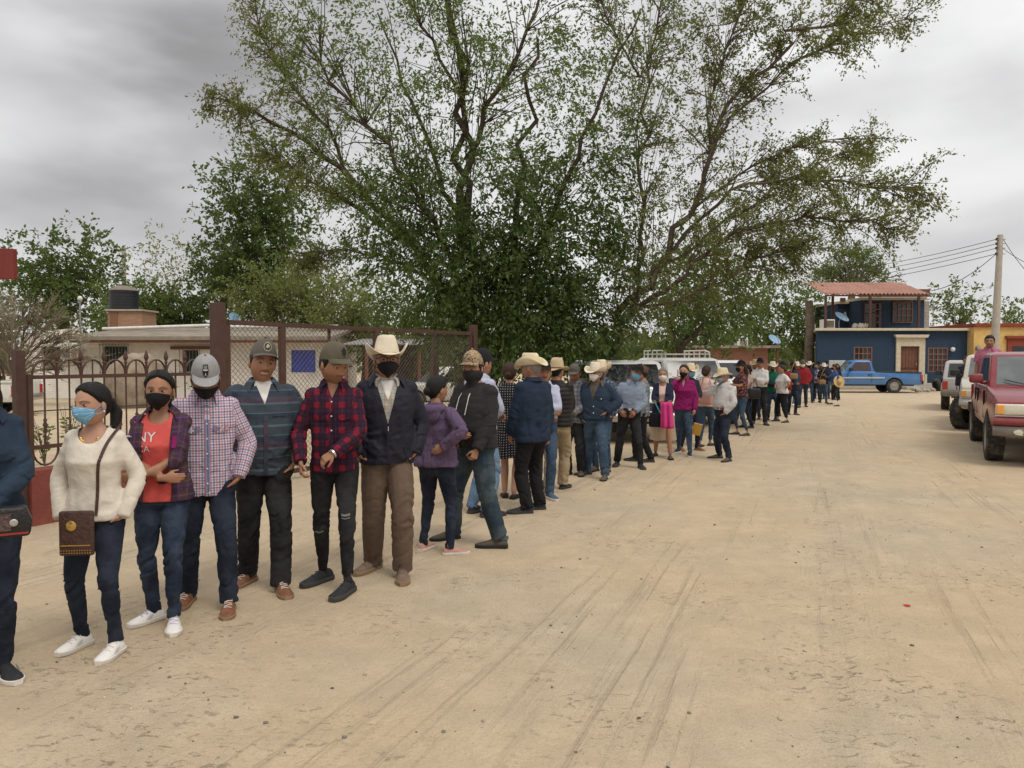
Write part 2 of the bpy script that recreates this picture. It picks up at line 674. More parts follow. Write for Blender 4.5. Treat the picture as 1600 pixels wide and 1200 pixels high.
M_TANK = mat('black_plastic', (0.016, 0.018, 0.021, 1), 0.45, 0, 0.2, 4.0)
M_SLAB = mat('old_roof_slab', (0.25, 0.215, 0.17, 1), 0.95, 0, 0.3, 2.0, 0.4, 20)
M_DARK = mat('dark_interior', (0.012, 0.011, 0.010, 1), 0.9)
M_WHITE = mat('white_paint', (0.70, 0.68, 0.63, 1), 0.6, 0, 0.1, 5.0, dirt=(0.4, 0.35, 0.28, 1), dirt_amt=0.35)
M_DISH = mat('pale_blue_dish', (0.28, 0.45, 0.62, 1), 0.5)
M_STEEL = mat('galvanised_steel', (0.33, 0.32, 0.30, 1), 0.5, 0.6, 0.2, 8.0)
M_BLUEPANE = mat('blue_window_sheet', (0.04, 0.075, 0.42, 1), 0.5, 0, 0.2, 3.0)
M_TYRE = mat('tyre_rubber', (0.035, 0.032, 0.029, 1), 0.9, 0, 0.25, 12.0, 0.4, 50, dirt=(0.22, 0.18, 0.13, 1), dirt_amt=0.55)


def rect_box(x0, x1, z0, z1, y0, y1):
 return MB().box2((x0, y0, z0), (x1, y1, z1))


def pr(p0, p1, Y, y_thick=0.1, off=0.0):
 """box spanning two photo corners on the plane Y"""
 a, b_ = at(p0[0], p0[1], Y), at(p1[0], p1[1], Y)
 return MB().box2((a.x, Y - y_thick + off, b_.z), (b_.x, Y + off, a.z))


def bar_window(parent, x0, x1, z0, z1, Y, nx, nz, mframe, mpane=None, deep=0.10, wbar=0.045):
 """recessed panes behind a grille of bars; each pane and each bar is its own piece"""
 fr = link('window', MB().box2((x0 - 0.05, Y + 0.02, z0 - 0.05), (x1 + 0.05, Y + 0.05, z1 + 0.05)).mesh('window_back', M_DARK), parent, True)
 fb = MB()
 fb.box2((x0 - 0.06, Y - 0.05, z0 - 0.06), (x0, Y + 0.018, z1 + 0.06)).box2((x1, Y - 0.05, z0 - 0.06), (x1 + 0.06, Y + 0.018, z1 + 0.06))
 fb.box2((x0, Y - 0.05, z0 - 0.06), (x1, Y + 0.018, z0)).box2((x0, Y - 0.05, z1), (x1, Y + 0.018, z1 + 0.06))
 part('frame', fb, mframe, fr).matrix_parent_inverse = Matrix()
 dx, dz = (x1 - x0) / nx, (z1 - z0) / nz
 pm = MB().box((0, 0, 0), (dx - wbar, 0.012, dz - wbar)).mesh('pane', mpane or M_GLASS)
 for i in range(nx):
  for j in range(nz):
   p = link('pane', pm, fr)
   p.location = (x0 + dx * (i + 0.5), Y + 0.008, z0 + dz * (j + 0.5))
 vb = MB().box((0, 0, 0), (wbar, 0.04, z1 - z0 - 0.002)).mesh('bar', mframe)
 hb = MB().box((0, 0, 0), (x1 - x0 - 0.002, 0.034, wbar)).mesh('bar', mframe)
 for i in range(1, nx):
  link('bar', vb, fr).location = (x0 + dx * i, Y - 0.022, (z0 + z1) / 2)
 for j in range(1, nz):
  link('bar', hb, fr).location = ((x0 + x1) / 2, Y - 0.022, z0 + dz * j)
 return fr


def X_(px, Y):
 return at(px, 560, Y).x


def Z_(py, Y):
 return at(800, py, Y).z


# ---------------- navy two-storey house across the end of the street
YB = 43.0
h = thing('blue_house', 'navy blue two storey house with red corrugated porch roof and cream doorway', 'house', (X_(1398, YB), YB, 0))
x0, x1 = X_(1277, YB), X_(1519.5, YB)
ztop = Z_(517, YB)
zpl = 0.30
dx0, dx1 = X_(1406, YB), X_(1435, YB)
wx = [(X_(1334, YB), X_(1363, YB)), (X_(1450, YB), X_(1481, YB))]
wz = [(Z_(581, YB), Z_(542, YB)), (Z_(581, YB), Z_(543, YB))]
zd = Z_(541, YB)
# ground floor wall with real openings
wb = MB()
xs = sorted([x0, wx[0][0], wx[0][1], dx0, dx1, wx[1][0], wx[1][1], x1])
opens = [(wx[0][0], wx[0][1], wz[0][0], wz[0][1]), (dx0, dx1, zpl, zd), (wx[1][0], wx[1][1], wz[1][0], wz[1][1])]
for i in range(len(xs) - 1):
 a, c_ = xs[i], xs[i + 1]
 op = [q for q in opens if abs(q[0] - a) < 1e-6]
 if op:
  q = op[0]
  if q[2] > 0.31:
   wb.box2((a, YB, 0), (c_, YB + 0.25, q[2]))
  wb.box2((a, YB, q[3]), (c_, YB + 0.25, ztop))
 else:
  wb.box2((a, YB, 0), (c_, YB + 0.25, ztop))
SK_ = x0 / YB * 6.25          # the plot is skewed: side walls run off to the right
wb.prism([(x0, YB + .25), (x0 + .25, YB + .25), (x0 + .25 + SK_, YB + 6.5), (x0 + SK_, YB + 6.5)], 'z', 0, ztop).prism([(x1 - .25, YB + .25), (x1, YB + .25), (x1 + SK_, YB + 6.5), (x1 - .25 + SK_, YB + 6.5)], 'z', 0, ztop)
part('wall', wb, M_BLUE, h, ws=True)
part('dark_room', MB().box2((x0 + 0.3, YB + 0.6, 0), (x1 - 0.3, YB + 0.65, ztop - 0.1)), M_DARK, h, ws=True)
part('terrace_slab', MB().prism([(X_(1270, YB), YB - .28), (X_(1520, YB), YB - .28), (X_(1520, YB) + SK_, YB + 6.5), (X_(1270, YB) + SK_, YB + 6.5)], 'z', ztop, Z_(513, YB)), M_CREAM, h, bevel=0.02, ws=True)
part('pavement_kerb', MB().box2((X_(1279, YB), YB - 1.2, 0), (X_(1519, YB), YB - 0.003, zpl)), M_CONC, h, bevel=0.03, ws=True)
part('step', MB().box2((X_(1392, YB), YB - 1.75, 0), (X_(1442, YB), YB - 1.203, 0.15)), M_CONC, h, bevel=0.02, ws=True)
ds = MB()
sx0, sx1 = X_(1399, YB), X_(1444, YB)
zs = Z_(527.6, YB)
ds.box2((sx0, YB - 0.10, zpl), (dx0 - 0.001, YB - 0.003, zs)).box2((dx1 + .001, YB - 0.10, zpl), (sx1, YB - 0.003, zs)).box2((dx0, YB - 0.099, zd), (dx1, YB - 0.003, zs))
part('door_surround', ds, M_CREAM, h, ws=True)
part('door_cornice', MB().prism([(X_(1395, YB), Z_(523, YB)), (X_(1448.5, YB), Z_(523, YB)), (X_(1446, YB), zs + 0.001), (X_(1397, YB), zs + 0.001)], 'y', YB - 0.24, YB - 0.003), M_CREAM, h, ws=True)
for a, c_ in ((X_(1396, YB), sx0 - .001), (sx1 + .001, X_(1447, YB))):
 part('plinth_block', MB().box2((a, YB - 0.14, zpl), (c_, YB - 0.003, zpl + 0.5)), M_CREAM, h, ws=True)
d = part('door', MB().box2((dx0, YB + 0.06, zpl), (dx1, YB + 0.10, zd)), M_WOODD, h, ws=True)
n = 6
w_ = (dx1 - dx0) / n
for i in range(n):
 link('plank', MB().box2((dx0 + i * w_ + 0.008, YB + 0.035, zpl + 0.05), (dx0 + (i + 1) * w_ - 0.008, YB + 0.058, zpl + 0.75)).mesh('plank', mat('door_orange', (0.25, 0.085, 0.04, 1), 0.6)), d)
 link('plank', MB().box2((dx0 + i * w_ + 0.008, YB + 0.035, zpl + 0.86), (dx0 + (i + 1) * w_ - 0.008, YB + 0.058, zd - 0.06)).mesh('plank', M_WOODD), d)
link('rail', MB().box2((dx0 + 0.02, YB + 0.02, zpl + 0.77), (dx1 - 0.02, YB + 0.059, zpl + 0.84)).mesh('rail', M_BROWN), d)
link('handle', MB().box2((dx1 - 0.14, YB - 0.01, zpl + 1.0), (dx1 - 0.10, YB + 0.03, zpl + 1.12)).mesh('handle', M_STEEL), d)
M_WINR = mat('red_brown_window', (0.23, 0.105, 0.075, 1), 0.6, 0, 0.2)
for (a, c_), (za, zb) in zip(wx, wz):
 bar_window(h, a + 0.06, c_ - 0.06, za + 0.06, zb - 0.06, YB + 0.06, 4, 4, M_WINR)
part('wall_lamp', MB().lathe([(0.01, -0.13), (0.10, -0.09), (0.13, 0), (0.10, 0.09), (0.01, 0.13)], 14, (X_(1486, YB), YB - 0.16, Z_(546, YB))), M_WHITE, h, smooth='all', ws=True)
gb = pr((1295, 563), (1320, 580), YB, 0.05, -0.01)
gbp = part('glass_block_panel', gb, M_WHITE, h, ws=True)
a, c_ = at(1295, 563, YB), at(1320, 580, YB)
for i in range(5):
 for j in range(3):
  xx = a.x + (c_.x - a.x) * (i + .5) / 5
  zz = c_.z + (a.z - c_.z) * (j + .5) / 3
  link('glass_block', MB().box((xx, YB - 0.068, zz), (0.15, 0.015, 0.17)).mesh('glass_block', mat('milky_glass', (0.42, 0.45, 0.44, 1), 0.25)), gbp)
# upper floor
YU = 45.5
zt = Z_(513, YB)
uz1 = Z_(469, YU)
ux0, ux1 = X_(1344, YU), X_(1443, YU)
part('upper_wall', MB().box2((ux0, YU, zt), (ux1, YU + 5, uz1)), M_BLUE, h, ws=True)
part('upper_fascia', MB().box2((ux0 - 0.05, YU - 0.12, uz1 + .001), (ux1 + 0.1, YU + 5, uz1 + 0.16)), M_CREAM, h, ws=True)
lz1 = Z_(475, YU + 1.6)
part('upper_side_wall', MB().box2((X_(1308, YU + 1.6), YU + 1.6, zt), (ux0 - 0.002, YU + 5, lz1)), M_BLUE, h, ws=True)
part('upper_side_fascia', MB().box2((X_(1306, YU + 1.6), YU + 1.45, lz1 + .001), (ux0 - 0.06, YU + 5, lz1 + 0.13)), M_CREAM, h, ws=True)
part('block_wall', MB().box2((ux1 + 0.002, YU + 0.3, zt), (X_(1455, YU), YU + 4.6, Z_(470, YU))), M_BLOCK, h, ws=True)
part('roof_beam', MB().box2((X_(1337, YU), YU - 0.35, uz1 + 0.17), (X_(1446, YU), YU - 0.2, uz1 + 0.62)), M_WOODD, h, ws=True)
part('roof_beam', MB().box2((X_(1310, YU + 1.6), YU + 1.4, lz1 + 0.14), (ux0 - 0.3, YU + 1.5, lz1 + 0.36)), M_WOODD, h, ws=True)
bar_window(h, X_(1394, YU), X_(1422, YU), Z_(503, YU), Z_(473, YU), YU - 0.055, 4, 3, M_WOODD)
ud = part('upper_door', pr((1350, 474), (1376, 513), YU, 0.06, -0.003), M_WOODD, h, ws=True)
for i in range(3):
 for j in range(4):
  a, c_ = at(1350, 474, YU), at(1376, 513, YU)
  link('pane', MB().box((a.x + (c_.x - a.x) * (i + .5) / 3, YU - 0.07, c_.z + (a.z - c_.z) * (j + .5) / 4), (0.26, 0.012, 0.28)).mesh('pane', M_GLASS), ud)
bar_window(h, X_(1327, YU + 1.6), X_(1342, YU + 1.6), Z_(508, YU + 1.6), Z_(488, YU + 1.6), YU + 1.545, 2, 2, M_WOODD)
# corrugated terracotta sheet roof on posts
YF = 42.9
rz0, rz1 = Z_(459, YF), Z_(441.5, YF + 3.3)
rx0, rx1 = X_(1287.5, YF), X_(1450, YF)
nu, nv = 330, 9
P = np.zeros((nu, nv, 3))
for i in range(nu):
 u = i / (nu - 1)
 x = rx0 + (rx1 - rx0) * u
 for j in range(nv):
  s = j / (nv - 1)
  P[i, j] = (x + 0.1 * s, YF + 3.3 * s, rz0 + (rz1 - rz0) * s + 0.035 * math.sin(u * 2 * math.pi * 27) + 0.012 * (j % 2))
rb = MB().grid(P)
P2 = P.copy()
P2[:, :, 2] -= 0.03
rb.grid(P2)
part('corrugated_roof', rb, M_ROOFR, h, smooth='all', ws=True, recalc=False)
part('roof_batten', MB().bar((rx0 + .05, YF + 0.1, rz0 - 0.09), (rx1 - .05, YF + 0.1, rz0 - 0.09), 0.07, 0.09), M_WOODD, h, ws=True)
for px in (1288.5, 1358, 1434):
 part('porch_post', MB().box2((X_(px, YF) , YF + 0.05, zt + .001), (X_(px, YF) + 0.12, YF + 0.17, rz0 - 0.13)), M_BROWN, h, ws=True)
part('porch_post', MB().box2((X_(1299, YF + 3), YF + 3, zt), (X_(1299, YF + 3) + 0.12, YF + 3.12, rz1 - 0.08)), M_BROWN, h, ws=True)
# things on the terrace: air cooler, dish, clutter
ac = thing('air_cooler', 'white framed air cooler on the blue house terrace edge', 'air cooler', (X_(1295, YF), YF + 0.45, zt))
c0, c1 = at(1286.5, 499, YF + .3), at(1304, 512, YF + .3)
part('cabinet', MB().box2((c0.x, YF + 0.25, zt), (c1.x, YF + 0.85, c0.z)), M_WHITE, ac, bevel=0.02, ws=True)
gr = part('grille', MB().box2((c0.x + 0.06, YF + 0.23, zt + 0.06), (c1.x - 0.06, YF + 0.249, c0.z - 0.07)), mat('grille_brown', (0.12, 0.09, 0.07, 1)), ac, ws=True)
for i in range(5):
 zz = zt + 0.1 + i * (c0.z - zt - 0.2) / 4
 link('slat', MB().box2((c0.x + 0.06, YF + 0.205, zz - 0.012), (c1.x - 0.06, YF + 0.229, zz + 0.012)).mesh('slat', mat('slat_tan', (0.3, 0.25, 0.19, 1))), gr)


def dish(label, p, r, aim, zfoot):
 o = thing('satellite_dish', label, 'satellite dish', (p.x, p.y, zfoot))
 q = Vector(aim).normalized().to_track_quat('Z', 'Y').to_matrix()
 prof = [(r * s, 0.28 * r * s * s) for s in (0.02, 0.3, 0.55, 0.8, 1.0)]
 prof += [(a + 0.002, z - 0.018) for a, z in reversed(prof)]
 d_ = MB().lathe(prof, 24, p, rot=Matrix.Diagonal((1, 1, 1)) @ q)
 part('reflector', d_, M_DISH, o, smooth=50, ws=True)
 f = p + q @ Vector((0, 0, r * 0.95))
 part('feed_arm', MB().tube([p + q @ Vector((0, -r * 0.95, 0.26 * r)), f + q @ Vector((0, -0.1 * r, 0))], 0.02, 6), M_STEEL, o, ws=True)
 part('feed_horn', MB().cyl(f, f - q @ Vector((0, 0, 0.12)), 0.045, 0.03), M_STEEL, o, ws=True)
 part('mast', MB().tube([p + q @ Vector((0, 0, -0.03)), p + Vector((0, 0.25, -0.15)), (p.x, p.y + 0.25, zfoot)], 0.03, 8), M_STEEL, o, ws=True)
 return o


dish('round pale blue satellite dish on the blue house terrace', at(1314, 497, YF + 0.6), 0.42, (0.35, -0.55, 0.75), zt)
cl_ = thing('rubble_heap', 'small heap of stones and pots left on the terrace slab', 'rubble', (X_(1342, YF), YF + 0.5, zt))
rr = random.Random(5)
for i in range(9):
 px = 1336 + 2.1 * i
 part('stone', MB().lathe([(0.02, 0), (0.12, 0.02), (0.15, 0.1), (0.09, 0.2 + 0.1 * rr.random()), (0.01, 0.24 + .1 * rr.random())], 7, (X_(px, YF + .5), YF + 0.4 + 0.3 * rr.random(), zt)), M_CONC, cl_, ws=True)

# ---------------- ochre house next door
YO = 42.4
h = thing('ochre_house', 'ochre yellow house with dark red cornice and red door frame', 'house', (X_(1580, YO), YO, 0))
x0, x1 = X_(1521, YO), X_(1521, YO) + 12
zt2 = Z_(511, YO)
part('wall', MB().box2((x0, YO, 0), (x1, YO + 9, zt2)), M_YELLOW, h, ws=True)
part('cornice', MB().box2((x0 - .06, YO - 0.15, zt2 + .001), (x1, YO + 9, zt2 + 0.2)), M_DKRED, h, bevel=0.02, ws=True)
dfr = part('door_frame', pr((1573, 525), (1640, 603), YO, 0.1, -0.003), M_DKRED, h, ws=True)
part('door_cornice', pr((1570, 525), (1644, 529), YO, 0.2, -0.004), M_DKRED, h, ws=True)
part('window_pane', pr((1580, 541), (1630, 575), YO, 0.012, -0.106), M_GLASS, h, ws=True)
part('meter_box', MB().lathe([(0.02, 0), (0.14, 0.01), (0.15, 0.1), (0.11, 0.17), (0.02, 0.2)], 14, at(1527.5, 544, YO) - Vector((0, 0.01, 0)), rot=Matrix.Rotation(R(90), 3, 'X')), M_STEEL, h, smooth=40, ws=True)
part('pavement_kerb', MB().box2((x0 + .01, YO - 0.6, 0), (x1, YO - 0.003, 0.29)), M_CONC, h, ws=True)

# stones, weeds and an old tyre beside the steps of the blue house
rr = random.Random(11)
for i in range(11):
 p = ground(1428 + 3 * i + rr.uniform(-2, 2), 609 + rr.uniform(-2, 4))
 s = rr.uniform(0.10, 0.2)
 mb = MB()
 mb.add([Vector(q) * s * rr.uniform(0.8, 1.2) for q in (_iv * np.array([1.2, 0.9, 0.75]))], [tuple(f) for f in _if])
 o = link('stone', mb.mesh('stone', M_CONC, bevel=0.02))
 o.location = (p.x, p.y, s * 0.5)
 o.rotation_euler = (0, 0, rr.random() * 6)
 tag(o, 'pale rubble stone lying by the blue house steps', 'stone', 'rubble stones by the blue house steps')
o = thing('old_tyre', 'worn black tyre leaning at the kerb of the blue house', 'tyre', ground(1464, 611))


def tyre_prof(r, w):
 return [(r * 0.62, -w * 0.42), (r * 0.80, -w * 0.5), (r * 0.95, -w * 0.46), (r, -w * 0.36), (r, w * 0.36), (r * 0.95, w * 0.46), (r * 0.80, w * 0.5), (r * 0.62, w * 0.42)]


mb = MB().lathe(tyre_prof(0.34, 0.2), 22, (0, 0, 0.30), rot=Matrix.Rotation(R(75), 3, 'Y'))
mb.f = mb.f[:-2]
mb.m = mb.m[:-2]
part('tread', mb, M_TYRE, o, smooth=50)
part('hub_gap', MB().lathe([(0.2, -0.02), (0.2, 0.02)], 16, (0, 0, 0.3), rot=Matrix.Rotation(R(75), 3, 'Y')), M_DARK, o)

# ---------------- whitewashed brick house in the yard on the left
YW = 32.0
h = thing('white_brick_house', 'whitewashed peeling brick house with low slab roof behind the fence', 'house', (X_(250, YW), YW, 0))
x0, x1 = X_(32, YW), X_(512, YW)
xg = X_(125, YW)
wz1 = Z_(524, YW)
openings = [(X_(65, YW), X_(98, YW), Z_(579, YW), Z_(542, YW)), (X_(161, YW), X_(199, YW), Z_(582, YW), Z_(541, YW)),
   (X_(285, YW), X_(310, YW), Z_(581, YW), Z_(547, YW)), (X_(400, YW), X_(418, YW), Z_(581, YW), Z_(550, YW)), (X_(455, YW), X_(493, YW), Z_(582, YW), Z_(547, YW))]
wb = MB()
cur = x0
for q in openings:
 wb.box2((cur, YW, 0), (q[0], YW + 0.25, wz1)).box2((q[0], YW, 0), (q[1], YW + 0.25, q[2])).box2((q[0], YW, q[3]), (q[1], YW + 0.25, wz1))
 cur = q[1]
wb.box2((cur, YW, 0), (x1, YW + 0.25, wz1))
wb.prism([(x0, wz1), (xg, wz1), (xg, Z_(512, YW)), (x0, Z_(521, YW))], 'y', YW, YW + 0.25)
wb.box2((x0, YW + .25, 0), (x0 + .25, YW + 6, wz1)).box2((x1 - .25, YW + .25, 0), (x1, YW + 6, wz1))
part('wall', wb, M_WHITEB, h, ws=True)
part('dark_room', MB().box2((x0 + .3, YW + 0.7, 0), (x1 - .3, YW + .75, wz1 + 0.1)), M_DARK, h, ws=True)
ea, ri = 31.0, 36.0
ze, zr = Z_(531, ea), Z_(516, ri)
rf = MB().prism([(ea, ze), (ri, zr), (ri, zr + 0.12), (ea, ze + 0.14)], 'x', xg + 0.02, x1 + 0.4)
rf_o = part('roof_slab', rf, M_SLAB, h, ws=True)
link('roof_edge_beam', MB().bar((xg + 0.1, ea + 0.1, ze - 0.06), (x1 + 0.3, ea + 0.1, ze - 0.06), 0.1, 0.1).mesh('roof_edge_beam', M_WOODD), rf_o)
part('roof_ridge_pipe', MB().tube([(xg, ri - 2.2, zr - 0.02), (xg + 5, ri - 1.9, zr + 0.16), (X_(335, 34), 34.2, zr + 0.08), (x1, 34, zr + 0.1)], 0.07, 8), M_WHITE, h, ws=True)
M_BARS = mat('grey_window_bars', (0.22, 0.2, 0.18, 1), 0.6, 0.3)
M_CURT = mat('dark_curtain', (0.03, 0.045, 0.045, 1), 0.8, 0, 0.3, 8)
for k, q in enumerate(openings):
 if k == 4:
  part('window_pane', MB().box2((q[0], YW + 0.05, q[2]), (q[1], YW + 0.08, q[3])), M_BLUEPANE, h, ws=True)
  continue
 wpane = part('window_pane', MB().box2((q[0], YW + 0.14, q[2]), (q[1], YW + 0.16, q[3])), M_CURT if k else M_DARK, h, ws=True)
 if k in (1, 2):
  nb = 9 if k == 1 else 6
  for i in range(nb + 1):
   xx = q[0] - 0.08 + (q[1] - q[0] + 0.16) * i / nb
   link('bar', MB().cyl((xx, YW - 0.09, q[2] - .08), (xx, YW - 0.09, q[3] + 0.12), 0.012, n=5).mesh('bar', M_BARS), wpane)
  for zz in (q[2], q[3] + 0.05):
   link('bar', MB().bar((q[0] - 0.12, YW - 0.085, zz), (q[1] + 0.12, YW - 0.085, zz), 0.03).mesh('bar', M_BARS), wpane)
part('lintel_board', pr((268, 541), (336, 546), YW, 0.12, -0.01), M_WOODD, h, ws=True)
acb = thing('air_conditioner', 'white window air conditioner on wooden bracket beside dark window', 'air conditioner', (X_(109, YW), YW - .3, Z_(562, YW)))
a, c_ = at(95, 543, YW - .4), at(123, 561, YW - .4)
part('case', MB().box2((a.x, YW - 0.45, c_.z), (c_.x, YW - 0.003, a.z)), M_WHITE, acb, bevel=0.02, ws=True)
part('front_grille', MB().box2((a.x + 0.05, YW - 0.47, c_.z + 0.06), (a.x + 0.40, YW - 0.451, a.z - 0.06)), mat('grey_grille', (0.2, 0.2, 0.2, 1)), acb, ws=True)
part('side_panel', MB().box2((a.x + 0.46, YW - 0.468, c_.z + 0.06), (c_.x - 0.05, YW - 0.451, a.z - 0.06)), mat('tan_grille', (0.33, 0.24, 0.15, 1)), acb, ws=True)
part('bracket', MB().box2((a.x + 0.5, YW - 0.4, c_.z - 0.25), (a.x + 0.57, YW - 0.003, c_.z - .001)), M_WOODD, acb, ws=True)

tb = thing('water_tank', 'black plastic water tank on a brick pedestal on the white house roof', 'water tank', (X_(195, 35), 35, zr))
a, c_ = at(168, 486, 34.6), at(222, 515, 34.6)
part('brick_pedestal', MB().box2((a.x, 34.6, zr - 0.5), (c_.x, 36.0, a.z)), M_TANB, tb, ws=True)
part('recess_shade_panel', MB().box2((a.x + 0.12, 34.57, zr + 0.1), (a.x + 0.45, 34.598, a.z - 0.06)), mat('shadowed_clay', (0.22, 0.11, 0.06, 1)), tb, ws=True)  # raised flat panel; shade of a recess is put into its darker colour
part('pedestal_slab', MB().box2((a.x - 0.08, 34.5, a.z + .001), (c_.x + 0.08, 36.1, a.z + 0.08)), M_CONC, tb, ws=True)
zt3 = a.z + 0.081
r_ = (X_(216, 35.3) - X_(173, 35.3)) / 2
prof = [(r_ * 0.96, 0), (r_, 0.05)]
for i in range(5):
 prof += [(r_ * 1.0, 0.12 + i * 0.13), (r_ * 0.975, 0.17 + i * 0.13), (r_, 0.22 + i * 0.13)]
prof = prof + [(r_, 0.88)]
part('tank', MB().lathe(prof, 28, (X_(195, 35.3), 35.3, zt3)), M_TANK, tb, smooth=40, ws=True)
part('tank_shoulder', MB().lathe([(r_ * 1.0, 0.881), (r_ * 0.93, 0.95), (r_ * 0.55, 1.06), (r_ * 0.50, 1.10), (r_ * 0.44, 1.11)], 28, (X_(195, 35.3), 35.3, zt3)), mat('dusty_tank_top', (0.20, 0.17, 0.13, 1), 0.8), tb, smooth=40, ws=True)
part('tank_lid', MB().lathe([(r_ * 0.43, 1.111), (r_ * 0.43, 1.15), (0.05, 1.17)], 20, (X_(195, 35.3), 35.3, zt3)), M_TANK, tb, smooth=40, ws=True)

# boulder in front of the white house
bmx = bmesh.new()
bmesh.ops.create_icosphere(bmx, subdivisions=4, radius=1.0)
bv = np.array([v.co[:] for v in bmx.verts])
bf = np.array([[v.index for v in f.verts] for f in bmx.faces])
bmx.free()
bn = 1 + 0.16 * vnoise(bv * 1.6 + 5, 3) + 0.06 * vnoise(bv * 4 + 2, 4) + 0.03 * vnoise(bv * 9, 5)
bv = bv * bn[:, None] * np.array([0.95, 0.8, 1.12])
M_ROCK = mat('tan_rock', (0.27, 0.215, 0.155, 1), 0.95, 0, 0.35, 3.0, 1.0, 7)
o = link('boulder', np_mesh('boulder', bv, bf, M_ROCK, True))
p = ground(215, 636)
o.location = (p.x, p.y, 0.75)
tag(o, 'large tan boulder standing in the yard before the white house', 'boulder')

# open shed behind the gate
sh = thing('open_shed', 'open shed with sagging sheet roof on wooden posts behind the gate', 'shed', (X_(590, 30), 30, 0))
a, c_ = at(535, 537, 29), at(660, 530, 29)
part('sheet_roof', MB().prism([(29, a.z - 0.05), (33, a.z + 0.25), (33, a.z + 0.29), (29, a.z)], 'x', a.x, c_.x), M_STEEL, sh, ws=True)
for px in (541, 573, 606, 655):
 part('post', MB().cyl((X_(px, 29.2), 29.2, 0), (X_(px, 29.2), 29.2, a.z - 0.04), 0.07, n=7), M_WOODD, sh, ws=True)
 part('post', MB().cyl((X_(px, 32.6), 32.6, 0), (X_(px, 32.6), 32.6, a.z + 0.2), 0.07, n=7), M_WOODD, sh, ws=True)
part('back_wall', MB().box2((a.x, 32.8, 0), (c_.x, 32.95, a.z + 0.1)), mat('shed_boards', (0.07, 0.055, 0.042, 1), 0.9, 0, 0.4, 5), sh, ws=True)

# ---------------- low red brick house behind the parked vehicles
YR = 45.0
h = thing('red_brick_house', 'low red brick house with flat slab roof behind the parked vehicles', 'house', (X_(1150, YR), YR, 0))
part('wall', MB().box2((X_(1085, YR), YR, 0), (X_(1200, YR), YR + 6, Z_(544, YR))), M_REDB, h, ws=True)
part('roof_slab', MB().box2((X_(1082, YR), YR - 0.5, Z_(544, YR) + .001), (X_(1215, YR), YR + 6, Z_(540, YR))), M_SLAB, h, ws=True)
part('porch_post', MB().cyl((X_(1212, YR), YR - 0.3, 0), (X_(1212, YR), YR - 0.3, Z_(544, YR)), 0.09), M_WOODD, h, ws=True)
ac = thing('rooftop_cooler', 'white air cooler box on the red brick house roof', 'air cooler', (X_(1160, YR), YR + .4, Z_(540, YR)))
a, c_ = at(1152, 530, YR), at(1169, 540, YR)
part('cabinet', MB().box2((a.x, YR, c_.z), (c_.x, YR + 0.7, a.z)), M_WHITE, ac, bevel=0.02, ws=True)
part('grille', MB().box2((a.x + 0.16, YR - 0.02, c_.z + 0.05), (c_.x - 0.06, YR - 0.002, a.z - 0.05)), M_SLAB, ac, ws=True)
dish('tilted pale blue satellite dish on the red brick house', at(1209, 532, YR + 1), 0.40, (0.35, -0.6, 0.7), Z_(540, YR))
dish('small pale dish on mast over the white house roof', at(366, 498, 36), 0.3, (0.75, -0.5, 0.5), zr)

# ---------------- poles and wires
up = thing('utility_pole', 'tall concrete utility pole with crossing wires by ochre house', 'utility pole', (X_(1553, 36), 36, 0))
pb, ptp = Vector((X_(1552, 36), 36, 0)), at(1563, 367, 36)
part('shaft', MB().tube([pb, pb.lerp(ptp, 0.5), ptp], [0.21, 0.17, 0.125], 10), wall_mat('pole_concrete', (0.42, 0.38, 0.32, 1), (0.3, 0.27, 0.23, 1), 0.4), up, smooth=60, ws=True)
ins = []
for k, py in enumerate((374, 381, 388, 397)):
 q = at(1563 - 0.3 * k, py, 36)
 part('insulator', MB().lathe([(0.02, -0.06), (0.06, -0.05), (0.035, 0), (0.06, 0.05), (0.02, 0.06)], 8, q + Vector((-0.2, -0.05, 0))), M_TANK, up, ws=True)
 part('bracket', MB().bar(q + Vector((-0.2, -0.05, 0)), q + Vector((0.22, -0.05, 0)), 0.03), M_STEEL, up, ws=True)
 ins.append(q + Vector((-0.2, -0.05, 0)))
M_WIRE = mat('cable_black', (0.03, 0.03, 0.032, 1), 0.7)


def wire(p, q, sag, label, r=0.014, group='overhead cables'):
 p, q = Vector(p), Vector(q)
 pts = []
 for i in range(17):
  s = i / 16
  w = p.lerp(q, s)
  w.z -= sag * 4 * s * (1 - s)
  pts.append(w)
 o = link('overhead_cable', MB().tube(pts, r, 4).mesh('overhead_cable', M_WIRE))
 tag(o, label, 'cable', group)


